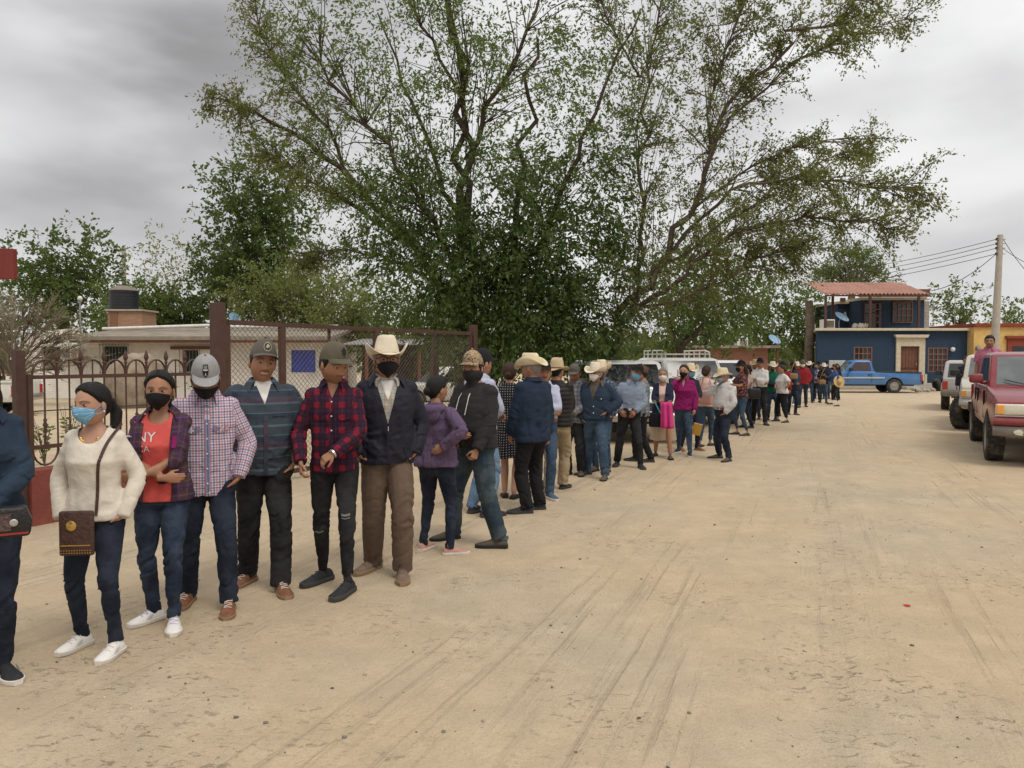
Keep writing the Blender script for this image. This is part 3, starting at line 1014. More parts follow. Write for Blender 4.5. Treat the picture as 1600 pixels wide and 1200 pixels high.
for k, (py, lab) in enumerate(((421, 'topmost'), (432, 'second'), (444, 'third'), (452, 'lowest'))):
 wire(ins[k], at(1205 - 10 * k, py + 6 - 2 * k, 60), 0.5, f'{lab} thin power cable strung from the concrete pole towards the trees')
wire(ins[3], at(1450, 455, 45), 0.35, 'service cable dropping from the pole to the porch roof', 0.02)
wire(at(1450, 455, 45) + Vector((0, -.05, .02)), at(1305, 482, 44), 0.7, 'slack cable looping below the corrugated porch roof', 0.016)
wire(ins[2] + Vector((.3, 0, 0)), at(1680, 428, 30), 0.3, 'cable leaving the pole over the ochre house')
wire(ins[0] + Vector((.3, 0, 0)), at(1680, 470, 33), 0.6, 'sagging lower cable leaving the pole over the ochre house')
for px, py, Y, lab in ((1493, 434, 47, 'thin steel antenna mast on the blue house roof'), (1458.5, 470, 52, 'short thin mast behind the blue house roof')):
 a_ = thing('antenna_mast', lab, 'antenna', (X_(px, Y), Y, 0))
 tp = at(px, py, Y)
 part('mast', MB().cyl((tp.x, Y, 0), tp, 0.035, 0.02, 6), M_STEEL, a_, ws=True)
 for k in range(4):
  part('element', MB().bar(tp + Vector((-0.25 + .04 * k, 0, -0.15 - 0.28 * k)), tp + Vector((0.25 - .04 * k, 0, -0.15 - 0.28 * k)), 0.015), M_STEEL, a_, ws=True)
lp = thing('lamp_mast', 'thin mast with round white lamp beside the white house roof', 'lamp post', (X_(125, 30.6), 30.6, 0))
tp = at(125, 467, 30.6)
part('mast', MB().cyl((tp.x, 30.6, 0), tp, 0.04, 0.03, 6), M_STEEL, lp, ws=True)
part('lamp', MB().lathe([(0.02, -0.08), (0.08, -0.05), (0.1, 0.02), (0.06, 0.1), (0.01, 0.12)], 10, tp), M_WHITE, lp, smooth='all', ws=True)
up2 = thing('distant_pole', 'distant concrete pole with street lamp arm among the trees', 'utility pole', (X_(193, 55), 55, 0))
tp = at(193, 386, 55)
part('shaft', MB().cyl((tp.x, 55, 0), tp, 0.2, 0.14, 8), M_CONC, up2, smooth=60, ws=True)
part('arm', MB().tube([tp + Vector((0, 0, -0.2)), tp + Vector((0.5, 0, 0)), tp + Vector((0.8, 0, -0.25))], 0.05, 6), M_STEEL, up2, ws=True)
part('crossbar', MB().bar(tp + Vector((-0.5, 0, -1.4)), tp + Vector((0.4, 0, -1.4)), 0.09), M_STEEL, up2, ws=True)

# red board at the left edge, carried by a post outside the frame
sg = thing('red_sign_board', 'plain dark red sign board standing high beside the fence', 'sign', (-5.35, 7.0, 0))
a, c_ = at(24, 389, 7.0), at(24, 436, 7.0)
part('board', MB().prism([(a.x - 1.1, c_.z - .02), (a.x, c_.z), (a.x - 0.004, a.z), (a.x - 1.1, a.z + 0.03)], 'y', 6.97, 7.03), mat('sign_red', (0.18, 0.028, 0.022, 1), 0.6, 0, 0.15, 3), sg, ws=True, bevel=.004)
part('post', MB().box2((-5.4, 7.031, 0), (-5.3, 7.12, a.z)), M_BROWN, sg, ws=True)

# ================================================================== iron fence on a red base wall
pa, pb_ = ground(46, 821), ground(289, 777)
fdir = (pb_ - pa).normalized()


def on_line(px, p0=pa, d=fdir):
 """point of the fence line seen at photo column px"""
 k = (px - 800.0) / FPX / math.cos(PITCH)
 cx = (px - 800.0) / FPX
 # ignore the small pitch: x/y = cx
 t_ = (cx * p0.y - p0.x) / (d.x - cx * d.y)
 return p0 + d * t_


ang = math.atan2(fdir.y, fdir.x)


def fence_panel(q0, q1, narch, label, posts):
 fe = thing('iron_fence', label, 'fence', (q0.x, q0.y, 0), ang, 'iron fence panels on the red base')
 L = (q1 - q0).length
 zb, z0, z1 = 0.565, 0.78, 1.49
 bw_ = MB().box2((-0.02, -0.10, -0.05), (L + 0.02, 0.10, zb))
 part('base_wall', bw_, M_KERB, fe, bevel=0.015)
 part('rail', MB().box2((0.05, -0.018, z1 - 0.02), (L - 0.05, 0.018, z1 + 0.02)), M_BROWN, fe)
 part('rail', MB().box2((0.05, -0.018, z0 - 0.02), (L - 0.05, 0.018, z0 + 0.02)), M_BROWN, fe)
 part('cross_wire', MB().box2((0.05, -0.006, 1.14), (L - 0.05, 0.006, 1.152)), M_BROWN, fe)
 w = (L - 0.1) / narch
 vb = MB().cyl((0, 0, z0 + .02), (0, 0, z1 - .02), 0.009, n=6).mesh('bar', M_BROWN, smooth=60)
 vk = MB().lathe([(0.010, z0 + .02), (0.010, 0.93), (0.02, 0.95), (0.012, 0.97), (0.026, 1.0), (0.012, 1.03), (0.02, 1.05), (0.010, 1.07), (0.010, z1 - .02)], 8).mesh('bar', M_BROWN, smooth=60)
 pts = [(w * 0.47 * math.cos(a), 0, z1 + 0.02 + 0.155 * math.sin(a)) for a in np.linspace(0, math.pi, 11)]
 ar = MB().tube(pts, 0.011, 6).mesh('arch', M_BROWN, smooth=60)
 pts = [(w * 0.5 * math.cos(a), 0, z0 - 0.02 - 0.17 * math.sin(a)) for a in np.linspace(0, math.pi, 9)]
 lo = MB().tube(pts, 0.010, 6).mesh('lower_arch', M_BROWN, smooth=60)
 sp = MB().lathe([(0.012, z1 + .02), (0.012, z1 + 0.13), (0.024, z1 + 0.145), (0.012, z1 + 0.16), (0.030, z1 + 0.20), (0.018, z1 + 0.25), (0.002, z1 + 0.285)], 6).mesh('spike', M_BROWN)
 ab = MB().cyl((0, 0, z1 + .02), (0, 0, z1 + 0.165), 0.008, n=5).mesh('bar', M_BROWN, smooth=60)
 for i in range(narch):
  xc = 0.05 + w * (i + 0.5)
  link('arch', ar, fe).location = (xc, 0, 0)
  link('lower_arch', lo, fe).location = (xc, 0, 0)
  link('bar', vk if i % 2 == 0 else vb, fe).location = (xc, 0, 0)
  link('bar', ab, fe).location = (xc, 0, 0)
  if i > 0:
   xs_ = 0.05 + w * i
   link('spike', sp, fe).location = (xs_, 0, 0)
   link('bar', vb, fe).location = (xs_, 0, 0)
 for (x_, s_, top) in posts:
  part('post', MB().box2((x_ - s_, -s_, -0.02), (x_ + s_, s_, top)), M_BROWN, fe, bevel=0.004)
 return fe


q0, q1 = on_line(24), on_line(322)
qL = q0 - fdir * 3.0
fence_panel(q0 + fdir * 0.10, q1, 8, 'brown iron fence panel with arches and spikes on red wall', [(-0.07, 0.045, 1.76), (0.03, 0.025, 1.52), ((q1 - q0).length - 0.12, 0.05, 1.72)])
fence_panel(qL, q0 - fdir * 0.05, 9, 'brown iron fence panel cut off beside the red sign post', [(0.03, 0.025, 1.52)])

# gate standing open: frame with chain link
g0, g1 = on_line(341), Vector((-0.72, 14.3, 0))
gd = (g1 - g0).normalized()
GL = (g1 - g0).length
ga = math.atan2(gd.y, gd.x)
gt = thing('chain_link_gate', 'wide brown gate of chain link in a square tube frame', 'gate', (g0.x, g0.y, 0), ga)
TOP = 2.17
part('gate_post', MB().box2((-0.07, -0.07, -0.02), (0.07, 0.07, 2.38)), M_BROWN, gt, bevel=0.006)
part('gate_post', MB().box2((GL - 0.06, -0.06, -0.02), (GL + 0.06, 0.06, 2.30)), M_BROWN, gt, bevel=0.006)
part('top_rail', MB().box2((0.15, -0.03, TOP - 0.06), (GL - 0.12, 0.03, TOP)), M_BROWN, gt)
part('bottom_rail', MB().box2((0.15, -0.03, 0.08), (GL - 0.12, 0.03, 0.14)), M_BROWN, gt)


def gate_t(px):
 return (on_line(px, g0, gd) - g0).length


for px, s_ in ((354, 0.045), (441, 0.045), (587, 0.04), (735, 0.025)):
 x_ = gate_t(px)
 part('upright', MB().box2((x_ - s_, -0.028, 0.141), (x_ + s_, 0.028, TOP - 0.061)), M_BROWN, gt)
x_ = gate_t(518)
part('brace', MB().box2((x_ - .02, 0.031, TOP - 0.5), (x_ + .02, 0.06, TOP - 0.01)), M_BROWN, gt)
part('brace', MB().bar((gate_t(674), 0.04, 0.14), (gate_t(680), 0.04, TOP - 0.06), 0.03), M_BROWN, gt)
cw = MB()
s_, lo, hi, xa, xb = 0.078, 0.14, TOP - 0.06, 0.19, GL - 0.13
M_CHAIN = mat('chain_wire', (0.15, 0.12, 0.10, 1), 0.6, 0.4)
k = int((xb - xa + hi - lo) / s_)
for i in range(k):
 for sgn in (1, -1):
  x_s = xa - (hi - lo) + i * s_
  a_, b2 = Vector((x_s, 0.004 * sgn, lo)), Vector((x_s + hi - lo, 0.004 * sgn, hi))
  if a_.x < xa:
   a_ = Vector((xa, a_.y, lo + xa - x_s))
  if b2.x > xb:
   b2 = Vector((xb, b2.y, lo + xb - x_s))
  if a_.z >= hi - 0.01 or b2.z <= lo + 0.01 or a_.x >= xb:
   continue
  if sgn < 0:
   a_.z, b2.z = hi + lo - a_.z, hi + lo - b2.z
  cw.tube([a_, b2], 0.0034, 3, False)
o = part('chain_link_mesh', cw, M_CHAIN, gt, recalc=False)
o['kind'] = 'stuff'

# ================================================================== trees
def leaf_mat(name, translucency=0.45):
 m = bpy.data.materials.new(name)
 m.use_nodes = True
 t = NT(m.node_tree)
 t.n.clear()
 out = t.new('ShaderNodeOutputMaterial')
 a = t.attr('tint').outputs['Color']
 d = t.new('ShaderNodeBsdfDiffuse')
 t.put(d.inputs[0], a)
 tr = t.new('ShaderNodeBsdfTranslucent')
 t.put(tr.inputs[0], t.mix(0.5, a, (0.26, 0.30, 0.06, 1), 'MIX'))
 gl = t.new('ShaderNodeBsdfGlossy')
 gl.inputs['Roughness'].default_value = 0.45
 gl.inputs[0].default_value = (0.75, 0.8, 0.75, 1)
 m1 = t.new('ShaderNodeMixShader')
 m1.inputs[0].default_value = translucency
 t.l.new(d.outputs[0], m1.inputs[1])
 t.l.new(tr.outputs[0], m1.inputs[2])
 m2 = t.new('ShaderNodeMixShader')
 m2.inputs[0].default_value = 0.025
 t.l.new(m1.outputs[0], m2.inputs[1])
 t.l.new(gl.outputs[0], m2.inputs[2])
 t.l.new(m2.outputs[0], out.inputs[0])
 return m


M_LEAF = leaf_mat('leaf')
M_BARK = mat('bark', (0.105, 0.078, 0.058, 1), 0.95, 0, 0.35, 5.0, 0.9, 18)
M_BARKD = mat('dark_bark', (0.062, 0.044, 0.033, 1), 0.95, 0, 0.35, 5.0, 0.9, 18)
M_DRY = mat('dry_twig', (0.22, 0.175, 0.125, 1), 0.95, 0, 0.3, 5.0)


def unit(rs, n):
 v = rs.normal(size=(n, 3))
 return v / np.linalg.norm(v, axis=1)[:, None]


def leaves(pos, dirs, size, rs, cols, aspect=0.42, flat=0.35):
 """one pointed leaf (4 corners, folded) per position; dirs = leaf axis"""
 n = len(pos)
 d = dirs / np.linalg.norm(dirs, axis=1)[:, None]
 u = unit(rs, n)
 u[:, 2] += flat
 s = np.cross(d, u)
 s /= (np.linalg.norm(s, axis=1)[:, None] + 1e-9)
 L = size * (0.65 + 0.7 * rs.rand(n, 1))
 w = L * aspect * 0.5
 nrm = np.cross(s, d)
 p0 = pos
 p1 = pos + d * L * 0.45 + s * w + nrm * w * 0.25
 p2 = pos + d * L
 p3 = pos + d * L * 0.45 - s * w + nrm * w * 0.25
 V = np.stack([p0, p1, p2, p3], 1).reshape(-1, 3)
 F = np.arange(n * 4).reshape(-1, 4)
 ci = rs.choice(len(cols), n, p=[c[1] for c in cols])
 C = np.array([c[0] for c in cols])[ci] * (0.78 + 0.44 * rs.rand(n, 1))
 C = np.repeat(C, 4, axis=0)
 return V, F, C


def spline(pts, m):
 """Catmull-Rom through points -> m samples"""
 P = [np.array(p, float) for p in pts]
 P = [2 * P[0] - P[1]] + P + [2 * P[-1] - P[-2]]
 out = []
 n = len(P) - 3
 for s in np.linspace(0, n - 1e-6, m):
  i = int(s)
  t_ = s - i
  a, b_, c_, d_ = P[i], P[i + 1], P[i + 2], P[i + 3]
  out.append(0.5 * (2 * b_ + (c_ - a) * t_ + (2 * a - 5 * b_ + 4 * c_ - d_) * t_ ** 2 + (3 * b_ - a - 3 * c_ + d_) * t_ ** 3))
 return np.array(out)


def make_tree(name, label, base, limbs, blobs, leaf, cols, seed, bark=None, trunk_r=0.22, twig_len=0.5, per=16, aspect=0.42,
   droop=0.25, group=None, bare=0.0, spray=None, stick_every=4, aniso=None):
 """limbs: list of (points, r0, r1) in world space; blobs: (centre, radii, twigs); each twig carries `per` leaves.
 spray: list of (limb index, t0, twigs, length) feathery side shoots along a limb."""
 rs = np.random.RandomState(seed)
 tr = thing(name, label, 'tree', base, 0, group)
 wood = MB()
 L = []
 for pts, r0, r1 in limbs:
  m = max(6, int(3.0 * len(pts)))
  sp_ = spline(pts, m)
  ln = np.linalg.norm(sp_[-1] - sp_[0])
  sp_[1:-1] += rs.normal(size=(m - 2, 3)) * 0.012 * ln * np.array([1, 1, 0.7])
  rad = np.linspace(0, 1, m) ** 0.8
  rad = r0 + (r1 - r0) * rad
  wood.tube([tuple(p) for p in sp_], list(rad), 7 if r0 > 0.06 else 5)
  L.append(sp_)
 allp = np.concatenate(L)
 lstart = np.repeat(np.cumsum([0] + [len(q_) for q_ in L[:-1]]), [len(q_) for q_ in L])
 # twigs
 T0, TD, TL = [], [], []
 for c_, r_, n in blobs:
  c_, r_ = np.array(c_), np.array(r_)
  q = unit(rs, n) * (rs.rand(n, 1) ** 0.42)
  p = c_ + q * r_
  # uneven crown: thin it out with noise so that clumps and gaps form
  keep = vnoise(p * (1.3 / max(0.5, r_.mean() * 0.45)), seed % 50) + 0.55 * vnoise(p * (3.1 / max(0.5, r_.mean() * 0.45)), 7) > -0.12
  p, q = p[keep], q[keep]
  d = q * np.array([1, 1, 0.8]) + 0.5 * unit(rs, len(p))
  d[:, 2] += 0.15 - droop
  T0.append(p)
  TD.append(d / np.linalg.norm(d, axis=1)[:, None])
  TL.append(twig_len * (0.6 + 0.8 * rs.rand(len(p))))
 for (li, t0, n, ln) in (spray or []):
  sp_ = L[li]
  m = len(sp_)
  for k in range(n):
   s = t0 + (1 - t0) * rs.rand() ** 0.8
   i = min(m - 2, int(s * (m - 1)))
   p = sp_[i] + (sp_[i + 1] - sp_[i]) * rs.rand()
   ax = sp_[i + 1] - sp_[i]
   ax /= np.linalg.norm(ax) + 1e-9
   d = ax * (0.5 + 0.6 * rs.rand()) + unit(rs, 1)[0] * 0.85
   d[2] -= droop * 0.6
   d /= np.linalg.norm(d)
   l_ = ln * (0.35 + 0.9 * rs.rand()) * (1.15 - 0.6 * s)
   # side shoot with two or three forks, each fork a leafy twig
   q = p.copy()
   pts = [tuple(q)]
   for j in range(4):
    d = d + unit(rs, 1)[0] * 0.22
    d[2] -= 0.06 * droop
    d /= np.linalg.norm(d)
    q = q + d * l_ / 4
    pts.append(tuple(q))
    for w in range(2):
     dd = d + unit(rs, 1)[0] * 0.8
     dd /= np.linalg.norm(dd)
     T0.append(q[None].copy())
     TD.append(dd[None])
     TL.append(np.array([twig_len * (0.5 + 0.9 * rs.rand())]))
   wood.tube(pts, [0.016, 0.013, 0.010, 0.007, 0.004], 4, False)
 T0, TD, TL = np.concatenate(T0), np.concatenate(TD), np.concatenate(TL)
 # sticks joining blob twigs to the nearest limb
 nb = sum(len(x) for x in T0[:0]) if False else len(T0)
 idx = np.arange(0, nb, stick_every)
 for i in idx:
  p = T0[i]
  dd = np.linalg.norm(allp - p, axis=1)
  j = dd.argmin()
  if dd[j] < 0.15 or dd[j] > 1.3:
   continue
  a = allp[max(lstart[j], j - rs.randint(1, 4))]
  midp = a * 0.45 + p * 0.55 + rs.normal(size=3) * 0.08 * dd[j] + np.array([0, 0, 0.10 * dd[j]])
  r = min(0.035, 0.008 + 0.008 * dd[j])
  wood.tube([tuple(a), tuple(midp), tuple(p), tuple(p + TD[i] * TL[i] * 0.7)], [r, r * 0.65, r * 0.4, r * 0.2], 4, False)
 # thin twig lines
 tw = MB()
 o = part('trunk', wood, bark or M_BARK, tr, smooth=60, ws=True, recalc=False)
 if bare < 1:
  n = len(T0)
  k = per
  s = rs.rand(n, k)
  drop = np.zeros((n, k, 3))
  drop[:, :, 2] = -droop * 0.5 * (s ** 2) * TL[:, None]
  pos = T0[:, None] + TD[:, None] * (s * TL[:, None])[:, :, None] + drop
  pos = pos + rs.normal(size=pos.shape) * 0.10 * TL[:, None, None]
  dirs = TD[:, None] * 0.7 + rs.normal(size=pos.shape) * 0.6
  dirs[:, :, 2] -= droop
  pos, dirs = pos.reshape(-1, 3), dirs.reshape(-1, 3)
  if bare > 0:
   kp = rs.rand(len(pos)) > bare
   pos, dirs = pos[kp], dirs[kp]
  V, F, C = leaves(pos, dirs, leaf, rs, cols, aspect)
  # tone differs from bough to bough
  tone = 1 + 0.22 * vnoise(V * 0.55, 12)
  C = C * tone[:, None]
  c_o = link('crown', np_mesh('crown', V, F, M_LEAF, False, {'tint': np.clip(C, 0, 1)}), tr, True)
 return tr


DKG = [((0.042, 0.080, 0.022), 0.50), ((0.068, 0.115, 0.030), 0.36), ((0.115, 0.158, 0.046), 0.14)]
MIDG = [((0.080, 0.130, 0.032), 0.5), ((0.120, 0.170, 0.046), 0.35), ((0.17, 0.20, 0.065), 0.15)]
OLIVE = [((0.120, 0.142, 0.044), 0.45), ((0.165, 0.182, 0.060), 0.35), ((0.22, 0.222, 0.082), 0.17), ((0.19, 0.12, 0.055), 0.03)]
PALE = [((0.175, 0.205, 0.062), 0.5), ((0.225, 0.248, 0.082), 0.35), ((0.15, 0.17, 0.055), 0.15)]
FEATH = [((0.165, 0.19, 0.08), 0.6), ((0.22, 0.23, 0.105), 0.4)]


def A(px, py, Y):
 return tuple(at(px, py, Y))


# --- the big dense tree behind the gate
bs = ground(742, 0) if False else Vector((X_(742, 18.6), 18.6, 0))
limbs = [
 ([tuple(bs), A(738, 450, 18.6), A(735, 380, 18.7), A(728, 250, 18.8), A(722, 120, 18.9), A(700, -40, 19.0)], 0.17, 0.05),
 ([A(738, 470, 18.6), A(700, 390, 18.2), A(640, 290, 17.8), A(560, 180, 17.5), A(470, 60, 17.3)], 0.09, 0.02),
 ([A(735, 400, 18.6), A(690, 280, 19.4), A(640, 150, 19.8), A(590, 20, 20.0)], 0.09, 0.02),
 ([A(728, 250, 18.8), A(770, 150, 18.4), A(830, 40, 18.1), A(860, -60, 18)], 0.075, 0.025),
 ([tuple(bs + Vector((.25, .1, 0))), A(790, 430, 18.3), A(815, 300, 18.0), A(820, 180, 17.7), A(840, 60, 17.6)], 0.12, 0.03),
 ([A(790, 430, 18.3), A(850, 370, 17.8), A(900, 250, 17.3), A(950, 120, 17.0), A(1000, 20, 16.8)], 0.085, 0.02),
 ([A(722, 150, 18.9), A(660, 40, 18.6), A(620, -50, 18.5)], 0.05, 0.02),
]
blobs = [
 (A(790, 500, 17.9), (2.0, 1.5, 1.25), 1000), (A(900, 520, 17.4), (1.1, 1.0, 1.15), 600), (A(860, 420, 17.6), (1.7, 1.5, 1.5), 775),
 (A(690, 430, 18.0), (1.7, 1.4, 1.3), 650), (A(760, 330, 18.2), (2.2, 1.7, 1.5), 650), (A(900, 300, 17.5), (1.6, 1.4, 1.5), 412),
 (A(620, 340, 18.0), (1.3, 1.2, 1.1), 237),
]
make_tree('neem_tree', 'big dense dark green tree rising behind the chain link gate', tuple(bs), limbs[:1] + limbs[4:6], blobs, 0.12, DKG, 21, M_BARKD, twig_len=0.6, per=17, aspect=0.44, droop=0.35, stick_every=9)
blobs = [
 (A(700, 210, 18.6), (2.4, 1.7, 1.8), 480), (A(850, 170, 18.0), (2.2, 1.7, 2.0), 620), (A(560, 200, 17.6), (1.9, 1.5, 1.6), 300), (A(500, 90, 17.4), (1.5, 1.4, 1.6), 270),
 (A(640, 40, 18.4), (2.2, 1.6, 1.6), 460), (A(780, 40, 18.4), (2.2, 1.6, 1.7), 520), (A(950, 80, 17.5), (1.8, 1.5, 1.8), 420), (A(470, 10, 17.4), (1.0, 1.1, 1.1), 110), (A(700, -70, 18.4), (3.4, 1.8, 1.3), 260), (A(610, 290, 17.7), (1.5, 1.2, 1.1), 150),
]
bs = Vector((X_(722, 19.0), 19.0, 0))
make_tree('mesquite_tree', 'tall olive green tree whose airy crown tops the dense tree', tuple(bs), [([tuple(bs), A(715, 450, 19.0), A(722, 300, 19.0), A(715, 130, 19.0), A(690, -40, 19.1)], .15, .04)] + limbs[1:4] + limbs[6:], blobs, 0.10, MIDG, 22, M_BARKD, twig_len=0.5, per=13, aspect=0.42, droop=0.25, stick_every=5)

# --- spreading mesquite: long feathery boughs to both sides
bs = Vector((X_(965, 17.6), 17.6, 0))
limbs = [
 ([tuple(bs), A(962, 545, 17.6), A(985, 490, 17.5), A(1040, 400, 17.3), A(1090, 320, 17.1), A(1110, 230, 17.0), A(1190, 110, 16.8), A(1270, 40, 16.6), A(1370, -20, 16.4)], 0.116, 0.02),
 ([A(985, 495, 17.5), A(1050, 445, 17.0), A(1120, 385, 16.6), A(1210, 345, 16.3), A(1310, 340, 16.1), A(1410, 352, 16.0)], 0.068, 0.012),
 ([A(1050, 395, 17.3), A(1130, 310, 17.0), A(1220, 280, 16.8), A(1330, 290, 16.6), A(1440, 292, 16.4)], 0.051, 0.010),
 ([A(1110, 235, 17.0), A(1160, 170, 17.1), A(1250, 90, 17.2), A(1340, 50, 17.3), A(1420, 28, 17.3)], 0.041, 0.008),
 ([A(1085, 325, 17.1), A(1170, 265, 17.4), A(1260, 225, 17.6), A(1380, 215, 17.7)], 0.034, 0.008),
 ([A(985, 490, 17.5), A(1000, 380, 17.8), A(990, 250, 18.0), A(1010, 120, 18.1), A(1040, -20, 18.1)], 0.061, 0.02),
 ([A(1110, 240, 17.0), A(1120, 120, 17.0), A(1160, 20, 17.0), A(1190, -50, 17.0)], 0.034, 0.015),
 ([A(990, 480, 17.5), A(1060, 470, 16.8), A(1130, 440, 16.3), A(1190, 400, 16.0), A(1260, 380, 15.8)], 0.041, 0.01),
 ([A(1000, 120, 18.1), A(950, 30, 17.9), A(930, -50, 17.8)], 0.027, 0.015),
 ([A(1010, 430, 17.4), A(1100, 370, 18.0), A(1180, 320, 18.4), A(1290, 250, 18.6), A(1350, 240, 18.7)], 0.041, 0.01),
]
spray = [(1, .25, 53, 1.15), (2, .25, 54, 1.1), (3, .2, 35, .9), (4, .25, 31, .9), (0, .55, 40, 1.0), (5, .3, 40, 1.2), (6, .2, 35, 1.0), (7, .2, 48, 1.0), (8, .1, 23, 1.0), (9, .15, 40, 1.0), (0, .15, 26, 1.2)]
blobs = [(A(1010, 420, 17.2), (1.6, 1.3, 1.1), 300), (A(1030, 270, 17.4), (1.7, 1.3, 1.6), 260), (A(1060, 100, 17.4), (1.7, 1.3, 1.9), 240), (A(1090, 350, 16.9), (1.6, 1.2, 0.9), 220),
  (A(1200, 340, 16.6), (1.6, 1.2, 0.7), 110), (A(1000, 500, 17.1), (1.0, 1.0, .6), 120), (A(1180, 20, 16.9), (1.4, 1.0, 0.7), 120)]
make_tree('mesquite_tree', 'wide spreading mesquite with feathery boughs reaching over the street', tuple(bs), limbs, blobs, 0.074, OLIVE, 33, M_BARK, twig_len=0.36, per=14, aspect=0.45, droop=0.2, spray=spray, stick_every=9)

# --- second mesquite whose boughs hang to the left, over the gate
bs = Vector((X_(690, 20.5), 20.5, 0))
limbs = [
 ([tuple(bs), A(685, 460, 20.4), A(640, 380, 19.8), A(560, 290, 19.2), A(470, 220, 18.6), A(390, 175, 18.2), A(325, 150, 18.0)], 0.15, 0.012),
 ([A(640, 385, 19.8), A(560, 330, 18.9), A(470, 270, 18.4), A(400, 235, 18.0)], 0.06, 0.01),
 ([A(560, 290, 19.2), A(500, 190, 18.9), A(430, 100, 18.6), A(400, 20, 18.4)], 0.06, 0.012),
 ([A(685, 450, 20.4), A(620, 410, 19.6), A(540, 390, 19.0), A(480, 405, 18.8)], 0.06, 0.01),
]
spray = [(0, .45, 62, .95), (1, .2, 50, .9), (2, .2, 50, 1.0), (3, .2, 44, .9)]
make_tree('mesquite_tree', 'thin leaved mesquite whose boughs hang left of the dense tree', tuple(bs), limbs, [(A(560, 260, 19), (1.6, 1.2, 1.2), 70)], 0.08, OLIVE, 35, M_BARK, twig_len=0.34, per=9, droop=0.25, spray=spray, stick_every=6)


def round_tree(name, label, px0, px1, pyt, pyb, Y, leaf, cols, seed, n=900, per=12, twig=0.6, group='trees around the houses', bark=None, bare=0.0, lobes=9, gap=0.0, trunk_px=None, aspect=0.5, stems=3, droop=0.15):
 """ordinary background tree filling a photo rectangle at distance Y"""
 rs = random.Random(seed)
 xc = (px0 + px1) / 2
 x0, x1 = X_(px0, Y), X_(px1, Y)
 zb, zt_ = max(0.3, Z_(pyb, Y)), Z_(pyt, Y)
 bx = X_(trunk_px if trunk_px else xc, Y)
 w, hgt = (x1 - x0) / 2, (zt_ - zb) / 2
 base = Vector((bx, Y, 0))
 fork = Vector((bx + rs.uniform(-.2, .2), Y, max(0.6, zb + 0.15 * hgt)))
 limbs, blobs = [([tuple(base), tuple((base + fork) / 2 + Vector((0.06, 0, 0))), tuple(fork)], 0.03 * zt_ ** 0.9 + 0.05, 0.02 * zt_ ** 0.9 + 0.03)], []
 for k in range(lobes):
  a = 2 * math.pi * (k * 0.381966 * 1.0 + 0.03 * rs.random())
  q = (k + 0.5) / lobes
  rr_ = math.sqrt(max(0.05, 1 - (2 * q - 1) ** 2)) * (0.42 + 0.2 * rs.random())
  c_ = Vector((x0 + w + w * rr_ * math.cos(a * 1.0), Y + w * 0.7 * rr_ * math.sin(a), zb + hgt + hgt * (2 * q - 1) * 0.68))
  sc = 0.55 + 0.25 * rs.random()
  blobs.append((tuple(c_), (w * sc, w * 0.75 * sc, hgt * sc * (0.8 if hgt > w else 1.0)), int(n / lobes)))
  if k < stems + 3:
   m_ = fork.lerp(c_, 0.5) + Vector((rs.uniform(-.1, .1) * w, 0, 0.12 * hgt))
   limbs.append(([tuple(fork), tuple(m_), tuple(c_)], 0.016 * zt_ + 0.02, 0.015))
 return make_tree(name, label, tuple(base), limbs, blobs, leaf, cols, seed, bark or M_BARK, twig_len=twig, per=per, aspect=aspect, droop=droop, group=group, bare=bare, stick_every=5)


round_tree('leafy_tree', 'dark round leafy tree behind the left end of the white house', 10, 185, 372, 520, 46, 0.26, DKG, 51, 1300, 12, 0.8)
round_tree('leafy_tree', 'tall dark leafy tree towering behind the black water tank roof', 318, 490, 238, 500, 41, 0.24, DKG, 52, 1700, 13, 0.75, trunk_px=420, lobes=12)
round_tree('leafy_tree', 'dark tree clump left of the tall tree behind the white house', 290, 400, 380, 500, 43, 0.24, DKG, 53, 420, 12, 0.75)
round_tree('feathery_tree', 'sparse pale feathery tree with open twigs behind the water tank', 205, 318, 350, 490, 56, 0.24, FEATH, 54, 300, 9, 0.9, lobes=14, bare=0.25)
round_tree('mesquite_bush', 'pale olive mesquite bush over the white house roof', 345, 500, 415, 545, 37.5, 0.15, PALE, 55, 1100, 13, 0.6, lobes=10)
round_tree('mesquite_bush', 'pale green mesquite bush behind the shed and gate', 470, 660, 440, 560, 36, 0.15, PALE, 56, 1200, 13, 0.6, lobes=10)
round_tree('mesquite_bush', 'low olive bush behind the right part of the gate', 610, 760, 470, 575, 33, 0.15, MIDG, 57, 500, 12, 0.6, lobes=9)
round_tree('leafy_tree', 'dense dark green tree behind the white parked vehicles', 985, 1195, 375, 560, 30, 0.17, DKG, 58, 950, 14, 0.55, lobes=11, trunk_px=1060)
round_tree('leafy_tree', 'olive green tree between brick house and blue house', 1110, 1285, 412, 565, 52, 0.24, MIDG, 59, 800, 12, 0.8, lobes=11)
round_tree('leafy_tree', 'smaller olive tree behind the red brick house roof', 1050, 1150, 455, 570, 50, 0.22, MIDG, 60, 420, 12, 0.7)
round_tree('leafy_tree', 'green tree close to the left side of the blue house', 1225, 1300, 440, 575, 50, 0.2, MIDG, 61, 380, 12, 0.7)
round_tree('feathery_tree', 'flat tiered green tree behind the roof right of blue house', 1452, 1540, 440, 520, 58, 0.26, MIDG, 62, 240, 11, 0.7, lobes=12, bare=0.1)
round_tree('feathery_tree', 'low tiered tree behind the ochre house roof', 1530, 1640, 470, 520, 62, 0.26, MIDG, 63, 200, 11, 0.7, lobes=9)
round_tree('leafy_tree', 'deep green tree above the middle of the white house', 215, 330, 455, 540, 44, 0.22, DKG, 65, 800, 12, 0.7)
